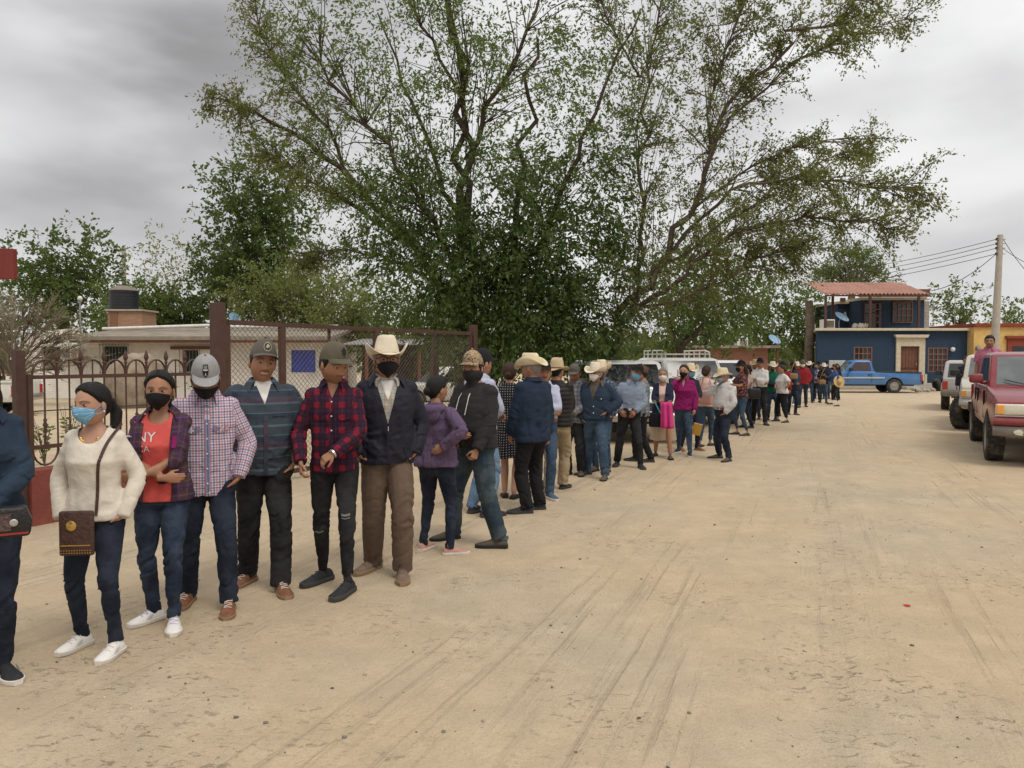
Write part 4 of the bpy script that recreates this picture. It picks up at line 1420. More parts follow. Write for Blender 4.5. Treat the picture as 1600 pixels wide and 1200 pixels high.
round_tree('mesquite_bush', 'bushy growth behind the white cars in the yard', 640, 800, 500, 590, 40, 0.2, MIDG, 66, 420, 12, 0.7)
round_tree('leafy_tree', 'dark tree left of the white house beyond the yard', -90, 40, 420, 560, 48, 0.24, DKG, 67, 420, 12, 0.7)

round_tree('mesquite_bush', 'olive bush below the sparse feathery tree', 150, 260, 445, 535, 42, 0.2, MIDG, 68, 600, 12, 0.6)
round_tree('mesquite_bush', 'rounded yellowish bush between the tall tree and the gate', 420, 560, 425, 530, 39, 0.17, PALE, 69, 900, 12, 0.6)

# fan-shaped bare tree behind the blue house
rs_ = random.Random(70)
Yf = 57.0
bs = Vector((X_(1330, Yf), Yf, 0))
limbs = [([tuple(bs), A(1330, 480, Yf), A(1330, 452, Yf)], 0.3, 0.24)]
spray = []
for k in range(24):
 a = R(-82 + 164 * k / 23)
 ln = 58 + rs_.uniform(-10, 8)
 e = (1330 + ln * 1.12 * math.sin(a), 452 - (ln * 0.98) * math.cos(a) * 1.0 - 4)
 m_ = (1330 + 0.5 * ln * math.sin(a) * 0.9, 452 - 0.55 * ln * math.cos(a))
 limbs.append(([A(1330, 456, Yf), A(m_[0], m_[1], Yf + rs_.uniform(-1, 1)), A(e[0], e[1], Yf + rs_.uniform(-1.5, 1.5))], 0.10, 0.02))
 spray.append((k + 1, .30, 9, 1.0))
make_tree('fan_shaped_tree', 'fan shaped sparsely leaved tree behind the blue house roof', tuple(bs), limbs, [(A(1330, 440, Yf), (.7, .7, 1.2), 60)], 0.2, MIDG, 71, M_DRY, twig_len=0.5, per=4, spray=spray, droop=0.05, stick_every=50)

# dry leafless brush at the left
bs = Vector((X_(20, 27), 27, 0))
limbs = [([tuple(bs), A(20, 600, 27), A(20, 585, 27)], 0.12, 0.1)]
spray = []
for k in range(17):
 a = R(-80 + 160 * k / 16)
 e = (20 + 120 * math.sin(a), 585 - 125 * math.cos(a) - rs_.uniform(-25, 15))
 limbs.append(([A(20, 588, 27), A(20 + 55 * math.sin(a), 585 - 70 * math.cos(a), 27 + rs_.uniform(-.8, .8)), A(e[0], e[1], 27 + rs_.uniform(-1.2, 1.2))], 0.05, 0.01))
 spray.append((k + 1, .25, 18, 1.3))
make_tree('dry_brush', 'grey leafless thorny brush beside the white house', tuple(bs), limbs, [(A(20, 520, 27), (1.6, .8, 1.0), 40)], 0.08, OLIVE, 72, M_DRY, twig_len=0.3, per=3, bare=0.7, spray=spray, stick_every=2)

# thick ivy-covered trunk beside the blue house
iv = thing('dead_trunk', 'tall grey brown dead trunk standing left of the blue house', 'tree trunk', (X_(1265, 46), 46, 0))
pts = [(X_(1265, 46), 46, 0), (X_(1264, 46), 46, 1.6), tuple(at(1266, 510, 46)), tuple(at(1264, 470, 46))]
part('trunk', MB().tube(spline(pts, 12).tolist(), list(np.linspace(0.33, 0.22, 12)), 12), mat('vine_bark', (0.17, 0.135, 0.095, 1), 0.95, 0, 0.4, 4.0, 1.0, 12), iv, smooth=60, ws=True)

# far woods closing the horizon
far_cols = [((0.05, 0.085, 0.03), 0.55), ((0.09, 0.12, 0.045), 0.30), ((0.13, 0.15, 0.06), 0.15)]
rs = np.random.RandomState(90)
Pp, Dd = [], []
for k in range(220):
 x = rs.uniform(-95, 100)
 y = rs.uniform(78, 115)
 r_ = rs.uniform(2.0, 4.2)
 n = 130
 q = unit(rs, n) * rs.rand(n, 1) ** 0.4
 q[:, 2] = np.abs(q[:, 2]) * 1.3
 Pp.append(np.array([x, y, 0.2]) + q * np.array([r_ * 1.3, r_, r_ * 0.95]))
 Dd.append(q + unit(rs, n) * 0.7)
V, F, C = leaves(np.concatenate(Pp), np.concatenate(Dd), 0.95, rs, far_cols, 0.6)
o = link('far_woods', np_mesh('far_woods', V, F, M_LEAF, False, {'tint': C}))
tag(o, 'distant band of low green woods behind the houses', 'woods', kind='stuff')

# small green weeds by the fence and in the yard
def weed(label, p, hgt, n, seed, cols=MIDG, leaf=0.09, wide=0.25):
 rs = np.random.RandomState(seed)
 w = thing('weed_plant', label, 'plant', tuple(p), 0, 'weeds in the yard')
 st = MB()
 T0, TD = [], []
 for k in range(n):
  a = rs.rand() * 6.28
  tip = np.array([wide * math.cos(a) * rs.rand(), wide * math.sin(a) * rs.rand(), hgt * (0.6 + 0.5 * rs.rand())])
  st.tube([(0, 0, 0), tuple(tip * np.array([.4, .4, .55])), tuple(tip)], [0.008, 0.006, 0.003], 4, False)
  for j in range(9):
   s = 0.25 + 0.75 * rs.rand()
   T0.append(tip * s)
   TD.append(np.array([rs.normal(), rs.normal(), 0.3]))
 part('stem', st, M_BARK, w, recalc=False)
 V, F, C = leaves(np.array(T0), np.array(TD), leaf, rs, cols, 0.5)
 link('leaves', np_mesh('leaves', V, F, M_LEAF, False, {'tint': C}), w)


k = 0
for px, py, hg, lab in ((70, 728, 0.75, 'leafy weed growing behind the red fence base'), (108, 715, 0.85, 'taller leafy weed behind the iron fence bars'), (270, 640, 1.3, 'thin young shrub near the boulder'), (305, 640, 1.2, 'young shrub under the barred window'), (330, 650, 1.0, 'shrub beside the tall gate post'), (160, 640, 0.6, 'low weed at the foot of the boulder'), (1443, 606, 0.5, 'green weed among rubble by the blue house step')):
 weed(lab, ground(px, py), hg, 11, 200 + k)
 k += 1

# ================================================================== vehicles
def paint(name, col, dirt_amt=0.35, rough=0.35):
 if name in MATS:
  return MATS[name]
 m, t, b = base_mat(name)
 co = t.coord('Object')
 n = t.noise(co, 2.5, 6.0, 0.65, 0.3)
 n2 = t.noise(co, 30.0, 4.0, 0.6)
 sp = t.new('ShaderNodeSeparateXYZ')
 t.put(sp.inputs[0], co)
 low = t.mapr(sp.outputs[2], 1.15, 0.35)          # road dust clings to the lower panels
 d = t.math('MULTIPLY', t.math('ADD', t.math('MULTIPLY', low, 0.75), t.mapr(n, 0.45, 0.75)), dirt_amt, clamp=True)
 d = t.math('MULTIPLY', d, t.mapr(n2, 0.2, 0.7, 0.6, 1.0))
 t.put(b.inputs['Base Color'], t.mix(d, col, (0.36, 0.29, 0.2, 1)))
 t.put(b.inputs['Roughness'], t.math('ADD', rough, t.math('MULTIPLY', d, 0.5)))
 b.inputs['Coat Weight'].default_value = 0.35
 b.inputs['Coat Roughness'].default_value = 0.2
 MATS[name] = m
 return m


M_CHROME = mat('dull_chrome', (0.55, 0.54, 0.52, 1), 0.3, 0.9, 0.1)
M_RIM = mat('wheel_rim', (0.30, 0.29, 0.27, 1), 0.5, 0.6, 0.2, 10, dirt=(0.3, 0.24, 0.17, 1), dirt_amt=0.6)
M_BPLA = mat('black_trim', (0.022, 0.022, 0.023, 1), 0.6, 0, 0.2, 8, dirt=(0.2, 0.17, 0.13, 1), dirt_amt=0.3)
M_GREYP = mat('grey_bumper', (0.17, 0.155, 0.135, 1), 0.7, 0, 0.2, 6, dirt=(0.3, 0.25, 0.18, 1), dirt_amt=0.5)
M_LAMP = mat('headlamp_lens', (0.62, 0.60, 0.48, 1), 0.15, 0, 0.15, 30, spec=0.7)
M_AMBER = mat('amber_lens', (0.75, 0.33, 0.06, 1), 0.2, 0, 0.1, spec=0.7)
M_TAIL = mat('tail_lens', (0.36, 0.018, 0.012, 1), 0.2, 0, 0.15, spec=0.7)
M_WSCR = glass_mat('windscreen', (0.085, 0.095, 0.095, 1), 0.05)
M_TINT = glass_mat('tinted_glass', (0.010, 0.011, 0.012, 1), 0.04)
M_SEAM = mat('panel_gap', (0.012, 0.012, 0.012, 1), 0.9)


def wheel(parent, x, y, r, w, steer=0.0, treads=True):
 wh = bpy.data.objects.new('wheel', None)
 COL.objects.link(wh)
 wh.parent = parent
 wh.location = (x, y, r)
 sgn = -1 if x < 0 else 1
 wh.rotation_euler = (0, 0, steer)
 rot = Matrix.Rotation(R(90), 3, 'Y')
 tb_ = MB().lathe(tyre_prof(r, w), 30, rot=rot)
 tb_.f, tb_.m = tb_.f[:-2], tb_.m[:-2]
 if treads:
  for k in range(30):
   a = 2 * math.pi * (k + 0.5) / 30
   for s in (-1, 1):
    c_ = Vector((s * w * 0.27, math.sin(a + s * .05) * (r + 0.004), math.cos(a + s * .05) * (r + 0.004)))
    tb_.box(c_, (w * 0.32, r * 0.13, 0.016), Matrix.Rotation(-a, 3, 'X'))
 part('tyre', tb_, M_TYRE, wh, smooth=50)
 rim = MB().lathe([(r * 0.63, sgn * w * 0.40), (r * 0.60, sgn * w * 0.44), (r * 0.55, sgn * w * 0.30), (r * 0.24, sgn * w * 0.34), (r * 0.2, sgn * w * 0.42), (0.02, sgn * w * 0.43)], 24, rot=rot)
 for k in range(8):
  a = 2 * math.pi * k / 8
  rim.cyl((sgn * w * 0.30, math.sin(a) * r * 0.42, math.cos(a) * r * 0.42), (sgn * w * 0.335, math.sin(a) * r * 0.42, math.cos(a) * r * 0.42), r * 0.07, n=8, mi=1)
 part('rim', rim, [M_RIM, M_SEAM], wh, smooth=50)
 part('wheel_disc', MB().lathe([(r * 0.62, -0.02), (r * 0.62, 0.02)], 20, rot=rot), M_SEAM, wh)
 return wh


def vehicle(name, label, cat, loc, yaw, body, S, group=None):
 """front of the vehicle looks towards local -Y; x to its left"""
 v = thing(name, label, cat, (loc[0], loc[1], 0), yaw, group)
 L, Wd = S['L'], S['W']
 hw = Wd / 2
 yf, yr = -L / 2, L / 2
 r, tw = S['r'], S.get('tw', 0.25)
 ax_f, ax_r = yf + S['oh'], yf + S['oh'] + S['wb']
 zb, zh, zbelt, zroof = S['zb'], S['zh'], S['zbelt'], S['zroof']
 hood_e = S['hood']            # y of windscreen base
 ar = r + 0.075

 def arch(ax, n=12):
  a0 = math.asin(min(1, max(-1, (zb - r) / ar)))
  return [(ax + ar * math.cos(a), r + ar * math.sin(a)) for a in np.linspace(math.pi - a0, a0, n)]

 low = [(yf + 0.03, zb + 0.12), (yf + 0.06, zb)] + arch(ax_f) + arch(ax_r) + [(yr - 0.05, zb), (yr, zb + 0.10)]
 rearz = S.get('zrear', zbelt)
 low += [(yr - 0.02, rearz)]
 if S['kind'] == 'pickup':
  low += [(S['bed'], rearz), (S['bed'] - 0.02, zbelt)]
 low += [(hood_e, zbelt), (hood_e - 0.05, zbelt - 0.02), (yf + 0.28, zh), (yf + 0.05, zh - 0.10), (yf, zh - 0.26)]
 bb = MB().prism(low, 'x', -hw, hw)
 # crowned sides: pull the upper and lower edges in a little
 bm_me = bb.mesh('body', body, smooth=30, bevel=0.035, bseg=3, bangle=28)
 co_ = np.zeros(len(bm_me.vertices) * 3, np.float32)
 bm_me.vertices.foreach_get('co', co_)
 co_ = co_.reshape(-1, 3)
 zz = (co_[:, 2] - (zb + zbelt) / 2) / ((zbelt - zb) / 2)
 yy = co_[:, 1] / (L / 2)
 co_[:, 0] *= 1 - 0.035 * np.clip(np.abs(zz), 0, 1.2) ** 2.4 - 0.07 * np.clip((np.abs(yy) - 0.72) / 0.28, 0, 1) ** 2
 bm_me.vertices.foreach_set('co', co_.ravel())
 link('body', bm_me, v)
 part('underbody', MB().box2((-hw + 0.3, yf + 0.3, zb - 0.06), (hw - 0.3, yr - 0.3, zb + 0.35)).box2((-hw + tw + 0.06, yf + .35, zb + 0.1), (hw - tw - 0.06, yr - .35, min(zh, rearz) - 0.15)), M_SEAM, v)
 # greenhouse
 g0, g1, g2, g3 = S['gh']      # y of: screen base, roof front, roof rear, rear glass base
 tum = S.get('tum', 0.13)
 gb = MB()
 zb0 = zbelt - 0.03
 wb_, wt_ = hw - 0.055, hw - tum
 ring0 = [(-wb_, g0, zb0), (wb_, g0, zb0), (wb_, g3, zb0), (-wb_, g3, zb0)]
 zm = zroof - 0.05
 ring1 = [(-wt_, g1, zm), (wt_, g1, zm), (wt_, g2, zm), (-wt_, g2, zm)]
 ring2 = [(-wt_ + 0.10, g1 + 0.22, zroof), (wt_ - 0.10, g1 + 0.22, zroof), (wt_ - 0.10, g2 - 0.10, zroof), (-wt_ + 0.10, g2 - 0.10, zroof)]
 gb.add(ring0 + ring1 + ring2, [(3, 2, 1, 0)] + [(i, (i + 1) % 4, 4 + (i + 1) % 4, 4 + i) for i in range(4)] + [(4 + i, 4 + (i + 1) % 4, 8 + (i + 1) % 4, 8 + i) for i in range(4)] + [(8, 9, 10, 11)])
 part('cab', gb, body, v, smooth=35, bevel=0.03, bseg=3, bangle=14)

 def panel(q, m, nm, parent=v, off=0.006, th=0.012, bev=0.0):
  """flat pane from 4 corner points, pushed out along its normal"""
  q = [Vector(p) for p in q]
  nrm = (q[1] - q[0]).cross(q[3] - q[0]).normalized()
  mid_ = sum(q, Vector()) / 4
  if nrm.dot(mid_ - Vector((0, (g0 + g3) / 2, zbelt - 0.2))) < 0:
   nrm = -nrm
  a = [p + nrm * off for p in q]
  b_ = [p - nrm * th for p in q]
  k = len(q)
  return part(nm, MB().add(a + b_, [tuple(range(k)), tuple(range(2 * k - 1, k - 1, -1))] + [(i, (i + 1) % k, k + (i + 1) % k, k + i) for i in range(k)]), m, parent, bevel=bev)

 def bil(c00, c10, c11, c01, u, w):
  c00, c10, c11, c01 = map(Vector, (c00, c10, c11, c01))
  return (c00 * (1 - u) + c10 * u) * (1 - w) + (c01 * (1 - u) + c11 * u) * w

 def sub(face, u0, u1, w0, w1):
  return [bil(*face, u0, w0), bil(*face, u1, w0), bil(*face, u1, w1), bil(*face, u0, w1)]

 front = (ring0[0], ring0[1], ring1[1], ring1[0])
 rear = (ring0[3], ring0[2], ring1[2], ring1[3])
 panel(sub(front, 0.06, 0.94, 0.10, 0.93), S.get('screen', M_WSCR), 'windscreen')
 wz0 = S.get('rear_w0', 0.14)
 panel(sub(rear, 0.08, 0.92, wz0, 0.90), S.get('rglass', M_TINT), 'rear_window')
 for side in (-1, 1):
  f = (ring0[0], ring0[3], ring1[3], ring1[0]) if side < 0 else (ring0[1], ring0[2], ring1[2], ring1[1])
  for (u0, u1) in S['win']:
   panel(sub(f, u0, u1, 0.13, 0.90), S.get('sglass', M_TINT), 'side_window')
  xs = side * (hw - 0.008)
  # door gaps and handles
  for dy in S['seams']:
   part('door_gap', MB().box2((side * (hw - 0.03), dy - 0.006, zb + 0.12), (side * (hw + 0.0015), dy + 0.006, zbelt - 0.08)), M_SEAM, v)
  for dy in S['handles']:
   part('door_handle', MB().box2((side * (hw - 0.01), dy - 0.075, zbelt - 0.16), (side * (hw + 0.022), dy + 0.075, zbelt - 0.12)), M_BPLA, v, bevel=0.008)
  if S.get('moulding'):
   part('side_moulding', MB().box2((side * (hw - 0.01), ax_f + ar + 0.05, zb + 0.30), (side * (hw + 0.012), ax_r - ar - 0.05, zb + 0.37)), S['moulding'], v, bevel=0.006)
  # mirrors
  my = g0 + 0.28
  mm = S.get('mirror', M_BPLA)
  mx = side * (hw + 0.13)
  part('mirror', MB().box((mx - side * .02, my, zbelt + 0.13), (0.21, 0.11, 0.155)).box((side * (hw + 0.0), my + .01, zbelt + 0.06), (0.12, 0.07, 0.06), mi=1), [mm, M_BPLA], v, smooth=50, bevel=0.045, bseg=3)
  part('mirror_glass', MB().box((mx, my + 0.061, zbelt + 0.13), (0.15, 0.006, 0.10)), M_TINT, v)
 # wheels
 for ax, st in ((ax_f, S.get('steer', 0.0)), (ax_r, 0.0)):
  for side in (-1, 1):
   wheel(v, side * (hw - tw / 2 - S.get('inset', 0.01)), ax, r, tw, st)
 # front
 hx = hw * 0.93
 zl = S.get('zlamp', zh - 0.24)
 for side in (-1, 1):
  lx = side * (hx - 0.17)
  lm = part('headlight', MB().prism([(lx - 0.19, zl - 0.085), (lx + 0.19, zl - 0.085), (lx + 0.19, zl + 0.085), (lx - 0.19, zl + 0.085)], 'y', yf - 0.022, yf + 0.2), M_LAMP, v, bevel=0.02, bseg=2, smooth=50)
  part('indicator', MB().box((side * (hx - 0.035), yf + 0.06, zl), (0.10, 0.20, 0.15)), M_AMBER, v, bevel=0.015)
  part('lamp_bezel', MB().box2((lx - 0.20, yf - 0.012, zl - 0.105), (lx + 0.20, yf + 0.05, zl - 0.088)), M_CHROME, v)
  if S.get('fog'):
   part('fog_lamp', MB().lathe([(0.10, 0), (0.095, 0.012), (0.02, 0.016)], 16, (side * (hx - 0.30), yf - 0.088, zb + 0.03), rot=Matrix.Diagonal((1, 1, .48)) @ Matrix.Rotation(R(90), 3, 'X')), M_LAMP, v, smooth=40)
 gw = hx - 0.38
 part('grille_surround', MB().box2((-gw, yf - 0.03, zl - 0.11), (gw, yf + 0.05, zl + 0.11)), S.get('grille', M_CHROME), v, bevel=0.02)
 part('grille_mesh', MB().box2((-gw + 0.03, yf - 0.042, zl - 0.08), (gw - 0.03, yf - 0.025, zl + 0.08)), M_SEAM, v)
 for k in range(4):
  part('grille_bar', MB().box2((-gw + 0.03, yf - 0.052, zl - 0.066 + 0.04 * k), (gw - 0.03, yf - 0.0425, zl - 0.052 + 0.04 * k)), S.get('grille', M_CHROME), v)
 fb, fb2 = S.get('fbump', (M_CHROME, None))
 bz0, bz1 = zb + 0.03, zl - 0.13
 nseg = 14

 def bumper(y_, s_, z0, z1, m, nm, proud=0.10):
  P = np.zeros((nseg + 1, 6, 3))
  for i in range(nseg + 1):
   u = -1 + 2 * i / nseg
   x = u * (hw - 0.005)
   bow = (1 - u ** 4) * proud
   for j, (dy, z) in enumerate(((0.12, z0), (-0.0, z0 + 0.01), (-0.03, z0 + 0.05), (-0.03, z1 - 0.04), (0.0, z1), (0.14, z1))):
    P[i, j] = (x, y_ + s_ * (-bow + dy), z)
  return part(nm, MB().grid(P), m, v, smooth=50)
 bumper(yf, 1, (bz0 + bz1) / 2 - 0.02 if fb2 else bz0 + 0.04, bz1, fb, 'front_bumper')
 if fb2:
  bumper(yf, 1, bz0 - 0.08, (bz0 + bz1) / 2 - 0.022, fb2, 'bumper_valance', 0.085)
 bumper(yr, -1, zb + 0.02, zb + 0.22, S.get('rbump', M_CHROME), 'rear_bumper')
 # rear
 for side in (-1, 1):
  part('tail_light', MB().box2((side * (hw * 0.93 - 0.14), yr - 0.10, rearz - 0.42), (side * (hw * 0.93 + 0.012), yr + 0.012, rearz - 0.10)), M_TAIL, v, bevel=0.012)
 part('number_plate', MB().box2((-0.16, yr + 0.035, zb + 0.26), (0.16, yr + 0.045, zb + 0.40)), mat('plate_white', (0.6, 0.6, 0.57, 1), 0.4), v)
 if S['kind'] == 'pickup':
  b0, b1 = S['bed'] + 0.05, yr - 0.05
  part('bed_liner', MB().box2((-hw + 0.10, b0, rearz + 0.001), (hw - 0.10, b1, rearz + 0.003)), M_BPLA, v)
  rl = MB()
  for side in (-1, 1):
   rl.box2((side * (hw - 0.10), b0, rearz - 0.02), (side * (hw - 0.03), b1, rearz + 0.035))
  rl.box2((-hw + 0.10, b1 - 0.05, rearz - 0.02), (hw - 0.10, b1, rearz + 0.035))
  part('bed_rail', rl, body if not S.get('rail') else S['rail'], v, bevel=0.01)
  part('tailgate_handle', MB().box2((-0.10, yr + 0.0, rearz - 0.16), (0.10, yr + 0.012, rearz - 0.10)), M_BPLA, v)
 # steering wheel and seats show as dark shapes behind the screen: wipers outside it
 for s in (-1, 1):
  p0 = bil(*front, 0.30 if s < 0 else 0.72, 0.06) + Vector((0, -0.03, 0.03))
  p1 = bil(*front, 0.12 if s < 0 else 0.52, 0.20) + Vector((0, -0.03, 0.03))
  part('wiper', MB().tube([p0, p1], 0.009, 5), M_BPLA, v)
 return v


def car_at(px, py, dx=0, dy=0):
 p = ground(px, py)
 return (p.x + dx, p.y + dy)


RED = paint('faded_red_paint', (0.20, 0.008, 0.017, 1), 0.16, 0.26)
BEIGE = paint('pale_beige_paint', (0.47, 0.44, 0.36, 1), 0.4)
SILV = paint('silver_paint', (0.40, 0.385, 0.36, 1), 0.35)
BLUEP = paint('bright_blue_paint', (0.022, 0.155, 0.40, 1), 0.22, 0.35)
WHTP = paint('white_car_paint', (0.72, 0.71, 0.68, 1), 0.25)
WHT2 = paint('cream_car_paint', (0.64, 0.63, 0.58, 1), 0.3)

# red pickup on the right edge
vehicle('red_pickup', 'dusty dark red pickup with amber headlights parked at the right', 'pickup', (9.62, 13.93), R(-27.3), RED,
  dict(kind='pickup', L=5.55, W=1.98, r=0.385, tw=0.27, oh=0.93, wb=3.32, zb=0.52, zh=1.10, zbelt=1.20, zroof=1.80, hood=-1.32, gh=(-1.36, -0.72, 0.62, 0.92), bed=0.98, zrear=1.22,
   win=((0.10, 0.62), (0.66, 0.94)), seams=(-1.05, 0.28, 0.8), handles=(0.12,), mirror=RED, fog=True, fbump=(RED, M_GREYP), grille=M_GREYP, zlamp=0.89, sglass=M_TINT, inset=-0.03))
# pale pickup behind it
vehicle('beige_pickup', 'pale beige pickup behind the red one with its front wheel turned', 'pickup', (12.35, 19.3), R(-31), BEIGE,
  dict(kind='pickup', L=5.2, W=1.85, r=0.39, tw=0.26, oh=0.85, wb=3.1, zb=0.52, zh=1.12, zbelt=1.20, zroof=1.78, hood=-1.2, gh=(-1.25, -0.65, 0.75, 1.0), bed=1.05, zrear=1.15,
   win=((0.10, 0.60), (0.64, 0.94)), seams=(-0.95, 0.3), handles=(0.15,), steer=R(-28), inset=-0.04))
# silver wagon seen from behind
vehicle('silver_wagon', 'silver four wheel drive wagon seen from behind with red tail light', 'car', (15.45, 25.85), R(150), SILV,
  dict(kind='suv', L=4.4, W=1.72, r=0.36, tw=0.24, oh=0.75, wb=2.6, zb=0.48, zh=1.0, zbelt=1.06, zroof=1.62, hood=-1.0, gh=(-1.05, -0.5, 1.85, 2.16), rear_w0=0.10,
   win=((0.07, 0.33), (0.37, 0.62), (0.66, 0.93)), seams=(-0.7, 0.15, 1.0), handles=(0.02, 0.85), rbump=M_GREYP))
# blue pickup in front of the blue house
vehicle('blue_pickup', 'bright blue old pickup parked before the blue house', 'pickup', (car_at(1345, 612)[0] - 0.1, 38.2), R(-97), BLUEP,
  dict(kind='pickup', L=4.9, W=1.68, r=0.335, tw=0.21, oh=0.75, wb=2.85, zb=0.40, zh=0.98, zbelt=1.03, zroof=1.60, hood=-1.17, gh=(-1.20, -0.70, 0.08, 0.24), bed=0.30, zrear=0.99,
   win=((0.12, 0.90),), seams=(-1.02, 0.10), handles=(-0.02,), moulding=M_CHROME, sglass=glass_mat('reddish_glass', (0.05, 0.028, 0.03, 1)), rail=M_BPLA))
# white vehicles behind the queue
vehicle('white_pickup', 'white old pickup with dark windscreen parked nose out behind the queue', 'pickup', (2.42, 17.35), R(4), WHTP,
  dict(kind='suv', L=4.9, W=1.80, r=0.36, tw=0.23, oh=0.8, wb=2.9, zb=0.44, zh=0.98, zbelt=1.05, zroof=1.64, hood=-1.1, gh=(-1.15, -0.62, 1.9, 2.25), screen=M_TINT,
   win=((0.05, 0.16), (0.19, 0.5), (0.54, 0.93)), seams=(-0.8, 0.25), handles=(0.1,)))
vw = vehicle('white_wagon', 'white wagon with white roof rack parked behind the queue', 'car', (4.75, 21.3), R(6), WHT2,
   dict(kind='suv', L=4.6, W=1.78, r=0.36, tw=0.23, oh=0.8, wb=2.7, zb=0.46, zh=1.0, zbelt=1.08, zroof=1.70, hood=-1.0, gh=(-1.05, -0.6, 1.9, 2.2), screen=M_TINT,
    win=((0.07, 0.33), (0.37, 0.62), (0.66, 0.93)), seams=(-0.7, 0.2, 1.0), handles=(0.05, 0.85)))
for side in (-1, 1):
 rk = MB()
 for z in (1.80, 1.90):
  rk.tube([(side * 0.62, -0.35, z - .06 * (z > 1.85)), (side * 0.62, 0.0, z), (side * 0.62, 1.75, z)], 0.02, 6)
 for y_ in (-0.35, 0.0, 0.45, 0.9, 1.35, 1.75):
  rk.cyl((side * 0.62, y_, 1.68), (side * 0.62, y_, 1.90 - .06 * (y_ < -0.1)), 0.018, n=6)
 part('roof_rack_side', rk, M_WHITE, vw, smooth=60)
rk = MB()
for y_ in (0.0, 0.45, 0.9, 1.35, 1.75):
 rk.tube([(-0.60, y_, 1.80), (0.60, y_, 1.80)], 0.016, 6)
part('roof_rack_bar', rk, M_WHITE, vw, smooth=60)
vehicle('white_sedan_wagon', 'white car half hidden farthest back behind the queue', 'car', (7.0, 26.2), R(8), WHTP,
  dict(kind='suv', L=4.4, W=1.74, r=0.34, tw=0.22, oh=0.8, wb=2.6, zb=0.42, zh=0.98, zbelt=1.04, zroof=1.62, hood=-1.0, gh=(-1.05, -0.5, 1.8, 2.15), screen=M_TINT,
   win=((0.07, 0.33), (0.37, 0.62), (0.66, 0.93)), seams=(-0.7, 0.2), handles=(0.05,)))
# cars inside the yard
vehicle('yard_car', 'white car parked in the yard behind the gate posts', 'car', (X_(700, 25.5), 25.5), R(-70), WHT2,
  dict(kind='suv', L=4.2, W=1.68, r=0.31, tw=0.2, oh=0.8, wb=2.5, zb=0.32, zh=0.82, zbelt=0.88, zroof=1.40, hood=-0.9, gh=(-0.95, -0.3, 1.1, 1.75), win=((0.14, 0.45), (0.49, 0.85)), seams=(-0.6, 0.3), handles=(0.15,)))
vehicle('yard_pickup', 'white pickup with red tail lamp at the left end of the yard', 'pickup', (X_(-92, 22.5), 22.6), R(-84), WHT2,
  dict(kind='pickup', L=4.7, W=1.7, r=0.34, tw=0.22, oh=0.8, wb=2.75, zb=0.42, zh=0.98, zbelt=1.02, zroof=1.6, hood=-0.85, gh=(-0.9, -0.4, 0.45, 0.62), bed=0.68, zrear=1.0, win=((0.12, 0.9),), seams=(-0.7, 0.45), handles=(0.3,)))

# ================================================================== people: body, clothes, hats
TMP = bpy.data.scenes.new('tmp')


def remesh(V, F, voxel, smooth_it=3, factor=0.5):
 me = bpy.data.meshes.new('tmp')
 me.from_pydata([tuple(v) for v in V], [], F)
 o = bpy.data.objects.new('tmp', me)
 TMP.collection.objects.link(o)
 m = o.modifiers.new('r', 'REMESH')
 m.mode = 'VOXEL'
 m.voxel_size = voxel
 m.use_smooth_shade = True
 if smooth_it:
  s = o.modifiers.new('s', 'SMOOTH')
  s.factor = factor
  s.iterations = smooth_it
 with bpy.context.temp_override(scene=TMP, view_layer=TMP.view_layers[0]):
  dg = bpy.context.evaluated_depsgraph_get()
  out = bpy.data.meshes.new_from_object(o.evaluated_get(dg))
 bpy.data.objects.remove(o)
 bpy.data.meshes.remove(me)
 return out


def mesh_co(me):
 a = np.zeros(len(me.vertices) * 3, np.float32)
 me.vertices.foreach_get('co', a)
 return a.reshape(-1, 3).astype(np.float64)


def mesh_no(me):
 a = np.zeros(len(me.vertices) * 3, np.float32)
 me.vertex_normals.foreach_get('vector', a)
 return a.reshape(-1, 3).astype(np.float64)


def set_co(me, co):
 me.vertices.foreach_set('co', np.asarray(co, np.float32).ravel())
 me.update()


def set_attr(me, name, arr):
 a = me.attributes.new(name, 'FLOAT_COLOR', 'POINT')
 c = np.ones((len(me.vertices), 4), np.float32)
 c[:, :3] = arr
 a.data.foreach_set('color', c.ravel())


def set_vec(me, name, arr):
 a = me.attributes.new(name, 'FLOAT_VECTOR', 'POINT')
 a.data.foreach_set('vector', np.asarray(arr, np.float32).ravel())


